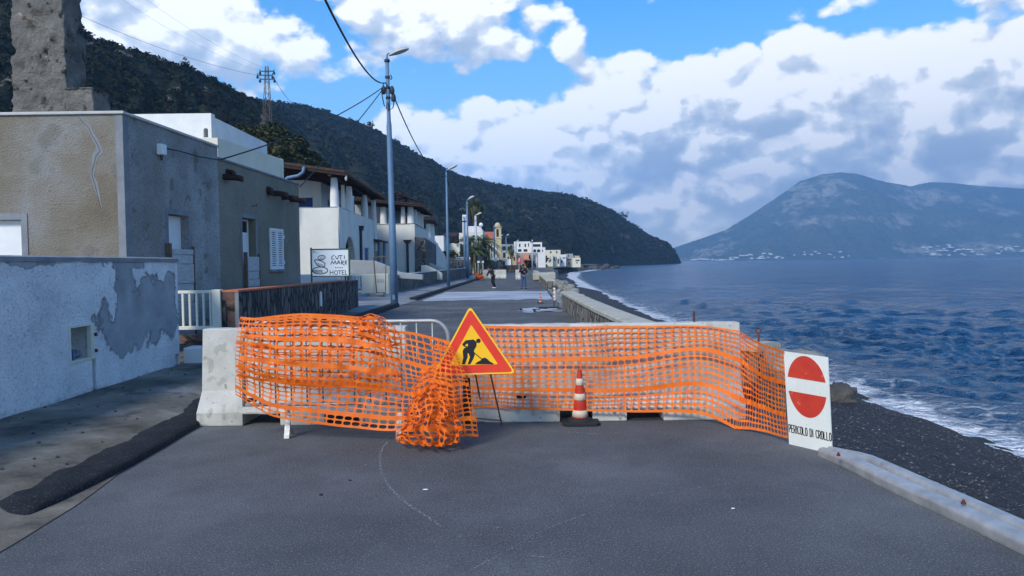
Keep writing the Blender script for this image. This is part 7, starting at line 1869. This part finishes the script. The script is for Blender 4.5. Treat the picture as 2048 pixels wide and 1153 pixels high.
# grit scattered on the road
rg4 = random.Random(3); mb = MB()
for i in range(260):
    Y = rg4.uniform(19, 31); x = rg4.uniform(lin(LEFT, Y) + .2, lin(RIGHT, Y) - .2); s_ = rg4.uniform(0.006, 0.018)
    mb.ellip((x, Y, s_ * 0.4), s_, s_, s_ * 0.6, 5, 4, 0.3)
for i in range(70):
    Y = rg4.uniform(4.6, 12); x = lin(LEFT, Y) - rg4.uniform(0.4, 2.0); s_ = rg4.uniform(0.006, 0.02)
    mb.ellip((x, Y, pav_z(x, Y) + s_ * 0.3), s_, s_, s_ * 0.6, 5, 4, 0.3)
tag(struct(mb.build('grit', 'shore_rock'), 'stuff'), 'loose grit and small stones scattered over the closed road', 'gravel')

# ------------------------------------------------------------------ palms and garden plants
def palm(label, base, crown, Y, rc_, fronds, m, trunk_r=0.22, droop=1.0, skirt=0, seed=1, bz=0):
    rp = random.Random(seed); b = P(base[0], base[1], Y); b.z = bz; c = P(crown[0], crown[1], Y)
    t = thing('palm_tree', label, 'palm tree', b, 'palm trees by the road')
    mb = MB(); pts = [b.lerp(c, i / 8) + Vector((0.08 * math.sin(i), 0, 0)) for i in range(9)]; mb.tube(pts, [trunk_r * (1.25 - 0.05 * i) for i in range(9)], 10); mb.build('trunk', 'bark', t, smooth=True)
    mb = MB()
    for k in range(fronds):
        az = rp.uniform(0, 6.283); el = rp.uniform(-0.7, 1.35) if not skirt else rp.uniform(-1.3, 1.4)
        L = rc_ * rp.uniform(0.75, 1.1); d = Vector((math.cos(az) * math.cos(el), math.sin(az) * math.cos(el), math.sin(el)))
        sd = Vector((-math.sin(az), math.cos(az), 0)); N = 9; sp = []
        for i in range(N + 1):
            f = i / N; sp.append(c + d * L * f + Vector((0, 0, -droop * L * 0.55 * f * f)))
        for i in range(N):
            w0 = L * 0.20 * math.sin(math.pi * (0.12 + 0.85 * i / N))
            for s_ in (-1, 1):
                for j in range(2):
                    p0 = sp[i].lerp(sp[i + 1], j * 0.5); p1 = sp[i].lerp(sp[i + 1], j * 0.5 + 0.26)
                    tip = p1 + sd * s_ * w0 * rp.uniform(.8, 1.15) + (sp[i + 1] - sp[i]) * 0.7 + Vector((0, 0, -w0 * 0.45))
                    mb.add([p0, p1, tip], [(0, 1, 2)])
        mb.tube(sp, L * 0.008, 3, False)
    mb.build('crown', m, t)
    if skirt:
        mb = MB()
        for k in range(skirt):
            az = rp.uniform(0, 6.283); r_ = rp.uniform(.3, .75) * rc_; h = rp.uniform(0.2, 2.0); p0 = c + Vector((math.cos(az) * .3, math.sin(az) * .3, -h * .4)); p1 = c + Vector((math.cos(az) * r_, math.sin(az) * r_, -h * .5)); p2 = c + Vector((math.cos(az) * r_ * .7, math.sin(az) * r_ * .7, -h - 1.1))
            s_ = Vector((-math.sin(az), math.cos(az), 0)) * .16; mb.add([p0 - s_, p0 + s_, p1 + s_, p1 - s_], [(0, 1, 2, 3)]); mb.add([p1 - s_, p1 + s_, p2], [(0, 1, 2)])
        mb.build('dead_leaves', 'palm_dead', t)
palm('tall fan palm whose round brown green crown rises above the third street lamp', (946, 545), (951, 410), 112, 1.75, 90, 'palm_green', 0.2, 0.7, 110, 3)
palm('broad date palm with dark drooping fronds left of the pale grey lamp', (938, 545), (938, 484), 98, 2.5, 60, 'palm_green', 0.3, 1.1, 14, 5)
palm('broad date palm with dark drooping fronds between the pale grey lamp and the church', (968, 545), (968, 487), 101, 2.9, 70, 'palm_green', 0.3, 1.15, 14, 8)
palm('low shaggy palm in front of the tall white house', (952, 545), (952, 502), 97, 2.0, 50, 'palm_green', 0.3, 1.2, 20, 12)
palm('small bright fan palm on a bare trunk right of the church tower', (1022, 538), (1022, 497), 170, 1.35, 70, 'palm_green_bright', 0.24, 0.7, 12, 15)
def bush(label, px, py, Y, r, m, n=260, seed=1, sq=0.7, zb=None, name='garden_bush', group=None):
    rp = random.Random(seed); c = P(px, py, Y)
    if zb is not None: c.z = zb + r * 0.3
    t = thing(name, label, 'bush', (c.x, c.y, c.z - r * sq), group); mb = MB()
    lobes = [(Vector((rp.gauss(0, .5), rp.gauss(0, .4), abs(rp.gauss(0, .35)))) * r, r * rp.uniform(.35, .6)) for _ in range(7)]
    for i in range(n):
        o, rr2 = rp.choice(lobes); d = Vector((rp.gauss(0, 1), rp.gauss(0, 1), rp.gauss(0, 1))).normalized(); q = c + o + Vector((d.x * rr2, d.y * rr2, d.z * rr2 * sq)) * rp.uniform(.6, 1)
        a = d.cross(Vector((rp.random(), rp.random(), 1))).normalized() * r * .11; b2 = (d * .4 + Vector((rp.gauss(0, 1), rp.gauss(0, 1), rp.gauss(0, 1))) * .4).normalized() * r * .14
        mb.add([q - a, q + b2, q + a, q - b2], [(0, 1, 2, 3)])
    mb.build('foliage', m, t); s_ = MB()
    for k in range(4): s_.tube([(c.x + rp.gauss(0, .1) * r, c.y, c.z - r * sq), c + Vector((rp.gauss(0, .4) * r, 0, 0))], r * .03, 4)
    s_.build('stem', 'bark', t)
bush('low olive green bush behind the stone wall left of the second lamp', 888, 511, 90, 1.0, 'shrub_olive', 260, 1)
bush('small green bush behind the stone wall right of the second lamp', 903, 512, 90, 0.9, 'shrub_olive', 240, 2)
bush('dark bush beside the waterfront houses below the ochre house', 1086, 521, 275, 3.0, 'shrub_dark', 300, 3)
bush('dark bush at the foot of the grey building', 1060, 534, 150, 1.5, 'shrub_dark', 220, 4)
for i, (px, py) in enumerate(((1247, 434), (742, 252), (368, 132))):
    Yb = (960, 690, 222)[i]; r_ = (5.5, 4.5, 1.6)[i]
    bush(('lone round tree leaning on the skyline of the headland', 'small tree breaking the skyline of the long ridge', 'single bush on the skyline of the near hill')[i], px, py, Yb, r_, 'shrub_dark', 240, 20 + i, 0.8, name='ridge_tree')
# poles on the headland
for i, (px, y0, y1, Y) in enumerate(((1114.5, 386, 370, 882), (1140, 466, 449, 700), (1133, 464, 455, 700), (1099, 473, 460, 620))):
    b, tp = P(px, y0, Y), P(px, y1, Y); mb = MB(); mb.tube([b - Vector((0, 0, 3)), tp], 0.5, 6); tag(origin(mb.build('mast', 'pole_grey'), b), ('thin mast on the crest of the headland', 'right one of two pale poles on the hillside above the village', 'left one of two pale poles on the hillside above the village', 'pale pole on the hillside below the bare scar')[i], 'mast')

# ------------------------------------------------------------------ houses on the island
hm = MB(); hm.box(-1, 1, -1, 1, 0, 1); hm.box(-0.4, 0.5, -0.7, 0.7, 1.002, 1.6)
ih = hm.build('island_house', 'island_house'); tag(ih, 'tiny white house on the shore of the far island', 'house', 'white houses scattered along the far island shore')
rg5 = random.Random(21); spots = []
for i in range(64):
    px = 1384 + 200 * rg5.random() ** 1.4; k = rg5.random(); spots.append((px, 519.0 - 2 - (rg5.random() ** 2) * (22 if 1425 < px < 1500 else 8), rg5.uniform(4, 13)))
for i in range(14): spots.append((rg5.uniform(1585, 1700), 518 - rg5.random() * 14, rg5.uniform(4, 9)))
for i in range(52): spots.append((rg5.uniform(1850, 2060) if i > 8 else rg5.uniform(1840, 1900), 511 - (rg5.random() ** 1.3) * 20, rg5.uniform(4, 13)))
dg = None
def on_island(px, py):
    # march the view ray until it passes below the slope
    d = ray(px, py); best = None
    bs = None
    # slope parametrised: search (u,v) whose projection is nearest
    return d
IG = []
for i in range(121):
    for j in range(0, 17):
        p = Vector(fI(i / 120, j / 100)); IG.append(p)
inv = ROT.transposed()
IGp = []
for p in IG:
    q = inv @ (p - CAM)
    if q.z < 0: IGp.append((1024 + F * q.x / -q.z, 576.5 - F * q.y / -q.z, p))
for i, (px, py, s_) in enumerate(spots):
    best = min(IGp, key=lambda e: (e[0] - px) ** 2 + ((e[1] - py) * 2) ** 2)[2]
    d = ray(px, py); p = CAM + d * (best.y / d.y)
    o = ih if i == 0 else ih.copy()
    if i: COL.objects.link(o)
    o.location = (p.x, best.y - 15, best.z - 2); o.scale = (s_ * rg5.uniform(0.6, 1.5), s_, rg5.uniform(3, 6)); o.rotation_euler = (0, 0, rg5.uniform(-.4, .4))

# ------------------------------------------------------------------ people
def skin_body(t, name, m, chain, sub=2, label=None):
    """chain: {joint: (pos, radius, parent)}"""
    names = list(chain); me = bpy.data.meshes.new(name)
    vs = [Vector(chain[n][0]) for n in names]; es = [(names.index(chain[n][2]), names.index(n)) for n in names if chain[n][2]]
    me.from_pydata(vs, es, []); me.materials.append(MATS[m]); o = bpy.data.objects.new(name, me); COL.objects.link(o); o.parent = t
    md = o.modifiers.new('skin', 'SKIN'); md.use_smooth_shade = True
    for i, n in enumerate(names):
        r_ = chain[n][1]; sv = me.skin_vertices[0].data[i]; sv.radius = r_ if isinstance(r_, tuple) else (r_, r_); sv.use_root = (i == 0)
    s_ = o.modifiers.new('sub', 'SUBSURF'); s_.levels = sub; s_.render_levels = sub
    if label: o['label'] = label
    return o
def person(label, loc, rz, sc_, J, cloth, hair, hairm='hair_dark', shoes='shoe_dark'):
    """J: joint positions in metres for a 1.75 m figure facing -Y"""
    t = thing('person', label, 'person', loc)
    body = {'pelvis': (J['pelvis'], (0.15, 0.11), None), 'waist': (J['waist'], (0.13, 0.10), 'pelvis'), 'chest': (J['chest'], (0.165, 0.12), 'waist'), 'neck0': (J['neck'], 0.065, 'chest'), 'skull0': (J['chin'], 0.065, 'neck0'), 'skull1': (J['head'], (0.082, 0.098), 'skull0'), 'top': (J['top'], 0.06, 'skull1')}
    for s_ in 'LR':
        body['sh' + s_] = (J['sh' + s_], 0.062, 'chest'); body['el' + s_] = (J['el' + s_], 0.045, 'sh' + s_); body['wr' + s_] = (J['wr' + s_], 0.03, 'el' + s_); body['pa' + s_] = (J['pa' + s_], (0.038, 0.024), 'wr' + s_)
        body['hi' + s_] = (J['hi' + s_], 0.092, 'pelvis'); body['kn' + s_] = (J['kn' + s_], 0.062, 'hi' + s_); body['an' + s_] = (J['an' + s_], 0.042, 'kn' + s_); body['to' + s_] = (J['to' + s_], 0.035, 'an' + s_)
    bo = skin_body(t, 'body', 'skin', body)
    # fingers
    for s_ in 'LR':
        w_, p = Vector(J['wr' + s_]), Vector(J['pa' + s_]); d = (p - w_).normalized(); sd = d.cross(Vector((0, -1, 0.2))).normalized()
        fm_ = MB()
        for k in range(4):
            b0 = p + sd * (0.012 * (k - 1.5) * 1.5); L = (0.062, 0.075, 0.07, 0.055)[k]; cv = Vector((0, -0.012, -0.01))
            fm_.tube([b0, b0 + d * L * .5, b0 + d * L + cv], [0.009, 0.0085, 0.007], 6)
        fm_.tube([w_.lerp(p, .4) + sd * -.03, w_.lerp(p, .9) + sd * -.055, p + sd * -.05 + d * .03], [0.011, 0.010, 0.008], 6)
        fm_.v = [v + Vector(loc) for v in fm_.v]; fm_.build('fingers', 'skin', bo, smooth=True)
    # face: nose, eyes, mouth, ears
    h = Vector(J['head']); f = Vector(J['face']).normalized(); r_ = f.cross(Vector((0, 0, 1))).normalized(); u = r_.cross(f)
    fc = MB(); fc.ellip(h + f * 0.10 - u * 0.02, 0.014, 0.018, 0.022, 8, 6)
    for s_ in (-1, 1): fc.ellip(h + r_ * s_ * 0.09 - u * 0.01, 0.012, 0.02, 0.03, 8, 6)
    fc.v = [v + Vector(loc) for v in fc.v]; fc.build('nose_and_ears', 'skin', bo, smooth=True)
    ey = MB()
    for s_ in (-1, 1): ey.ellip(h + f * 0.088 + r_ * s_ * 0.034 + u * 0.012, 0.012, 0.012, 0.007, 8, 5)
    ey.v = [v + Vector(loc) for v in ey.v]; ey.build('eyes', 'hair_dark', bo)
    mo = MB(); mo.ellip(h + f * 0.088 - u * 0.06, 0.024, 0.012, 0.006, 8, 5); mo.v = [v + Vector(loc) for v in mo.v]; mo.build('mouth', 'salmon_paint', bo)
    cloth(t, J); hair(t, h, f, r_, u, Vector(loc))
    sh = MB()
    for s_ in 'LR':
        a, b = Vector(J['an' + s_]), Vector(J['to' + s_]); d = (b - a); d.z = 0; d.normalize()
        sh.ellip(Vector((a.x, a.y, 0.045)) + d * 0.07, 0.05 + abs(d.x) * 0.09, 0.05 + abs(d.y) * 0.09, 0.045, 12, 8)
    sh.v = [v + Vector(loc) for v in sh.v]; sh.build('shoes', shoes, t, smooth=True)
    t.rotation_euler = (0, 0, rz); t.scale = (sc_,) * 3
    return t
def jacket(t, J, m, k=1.0, long=0.0):
    c = {'pelvis': (Vector(J['pelvis']) + Vector((0, 0, 0.02 - long)), (0.185 * k, 0.145 * k), None), 'waist': (J['waist'], (0.17 * k, 0.135 * k), 'pelvis'), 'chest': (J['chest'], (0.195 * k, 0.15 * k), 'waist'), 'neck': (Vector(J['chest']).lerp(Vector(J['neck']), .8), 0.088, 'chest')}
    for s_ in 'LR':
        c['sh' + s_] = (J['sh' + s_], 0.085, 'chest'); c['el' + s_] = (J['el' + s_], 0.066, 'sh' + s_); c['wr' + s_] = (Vector(J['el' + s_]).lerp(Vector(J['wr' + s_]), .93), 0.048, 'el' + s_)
    return skin_body(t, 'jacket', m, c)
def trousers(t, J, m, k=1.0):
    c = {'pelvis': (J['pelvis'], (0.17, 0.13), None)}
    for s_ in 'LR':
        c['hi' + s_] = (J['hi' + s_], 0.11 * k, 'pelvis'); c['kn' + s_] = (J['kn' + s_], 0.082 * k, 'hi' + s_); c['an' + s_] = (Vector(J['kn' + s_]).lerp(Vector(J['an' + s_]), .98), 0.068 * k, 'kn' + s_)
    return skin_body(t, 'trousers', m, c)
JM = dict(pelvis=(0, 0, .95), waist=(0, .01, 1.10), chest=(0, .0, 1.34), neck=(0, -.01, 1.50), chin=(0, -.03, 1.57), head=(0, -.035, 1.64), top=(0, -.02, 1.70), face=(-.35, -1, -.25),
          shL=(.19, .0, 1.43), elL=(.27, -.05, 1.16), wrL=(.08, -.24, 1.20), paL=(.02, -.27, 1.23), shR=(-.19, 0, 1.43), elR=(-.29, -.08, 1.18), wrR=(-.13, -.26, 1.34), paR=(-.08, -.28, 1.38),
          hiL=(.095, 0, .90), knL=(.12, -.02, .49), anL=(.15, .02, .08), toL=(.19, -.12, .035), hiR=(-.095, 0, .90), knR=(-.11, -.02, .49), anR=(-.12, .02, .08), toR=(-.16, -.12, .035))
def hair_m(t, h, f, r_, u, L):
    m = MB(); m.ellip(h + u * 0.045 - f * 0.02, 0.098, 0.105, 0.085, 14, 10, 0.03)
    for i in range(30):
        a = i / 29 * math.pi - math.pi / 2; m.ellip(h + f * (0.075 * math.cos(a)) + r_ * 0.078 * math.sin(a) - u * 0.075, 0.024, 0.024, 0.035, 6, 5)
    m.v = [v + L for v in m.v]; m.build('hair', 'hair_dark', t, smooth=True)
mq = G(1047, 578.5); ml = (P(1047, 578, mq.y).x, mq.y, 0.005)
pm = person('man in black jacket and blue jeans standing on the road looking at a phone', ml, R(8), (P(1047, 529, mq.y).z) / 1.76, JM, lambda t, J: (jacket(t, J, 'cloth_black', 1.0), trousers(t, J, 'cloth_jeans')), hair_m)
ks = pm.scale[0]
ph = MB(); ph.obox((0, 0, 0), (1, 0, 0), (0, .6, .8), (0, .8, -.6), 0.035, 0.07, 0.004)
pho = ph.build('phone', 'dark_metal', bevel=0.004); tag(pho, 'dark mobile phone held up by the standing man', 'phone')
pho.location = Vector(ml) + Vector((-.06, -.30, 1.40)) * ks
JW = dict(pelvis=(.02, 0, .93), waist=(-.04, -.03, 1.07), chest=(-.15, -.06, 1.27), neck=(-.23, -.07, 1.40), chin=(-.28, -.09, 1.46), head=(-.30, -.10, 1.53), top=(-.31, -.09, 1.59), face=(-.8, -.8, -.3),
          shL=(-.0, -.02, 1.36), elL=(.05, -.10, 1.12), wrL=(-.05, -.22, .97), paL=(-.10, -.25, .92), shR=(-.27, -.08, 1.30), elR=(-.36, -.10, 1.05), wrR=(-.47, -.16, .86), paR=(-.51, -.18, .81),
          hiL=(.10, .02, .89), knL=(.06, -.08, .48), anL=(.19, .06, .08), toL=(.10, -.06, .035), hiR=(-.05, -.02, .89), knR=(-.06, -.12, .49), anR=(.10, -.02, .08), toR=(-.02, -.12, .035))
def hair_w(t, h, f, r_, u, L):
    m = MB(); m.ellip(h + u * 0.03 - f * 0.03, 0.10, 0.115, 0.10, 14, 10, 0.03)
    for i in range(16):
        a = (i / 15 - .5) * 3.4; o = h - f * 0.07 * math.cos(a) + r_ * 0.09 * math.sin(a)
        m.tube([o + u * .03, o - u * .10 - f * .03, o + Vector((.06 + .03 * math.sin(i * 2.1), .05, -.24)), o + Vector((.09 + .04 * math.sin(i * 1.3), .06, -.38))], [.035, .038, .032, .01], 6)
    m.v = [v + L for v in m.v]; m.build('hair', 'hair_dark', t, smooth=True)
wq = G(987, 577.5); wl = (P(986, 577, wq.y).x, wq.y, 0.005)
def wcloth(t, J):
    jacket(t, J, 'cloth_black', 1.02, 0.12); trousers(t, J, 'cloth_black', 0.86)
pw = person('long haired woman in black with pale shoes leaning left on the road', wl, R(-5), (P(980, 533, wq.y).z) / 1.64, JW, wcloth, hair_w, shoes='shoe_white')

# ------------------------------------------------------------------ blue air over the strait
mb = MB(); mb.box(-2600, 7000, -40, 6600, -8, 760)
hz = mb.build('haze', 'white_paint'); hz['kind'] = 'stuff'; hz['label'] = 'thin blue air over the sea'
hm_ = bpy.data.materials.new('haze_air'); hm_.use_nodes = True
t = NT(hm_.node_tree); t.n.remove(t.n['Principled BSDF']); pv = t.new('ShaderNodeVolumePrincipled')
pv.inputs['Density'].default_value = 0.00020; pv.inputs['Color'].default_value = (0.30, 0.60, 1.0, 1); pv.inputs['Anisotropy'].default_value = 0.0
t.l.new(pv.outputs[0], t.n['Material Output'].inputs['Volume'])
hz.data.materials.clear(); hz.data.materials.append(hm_)
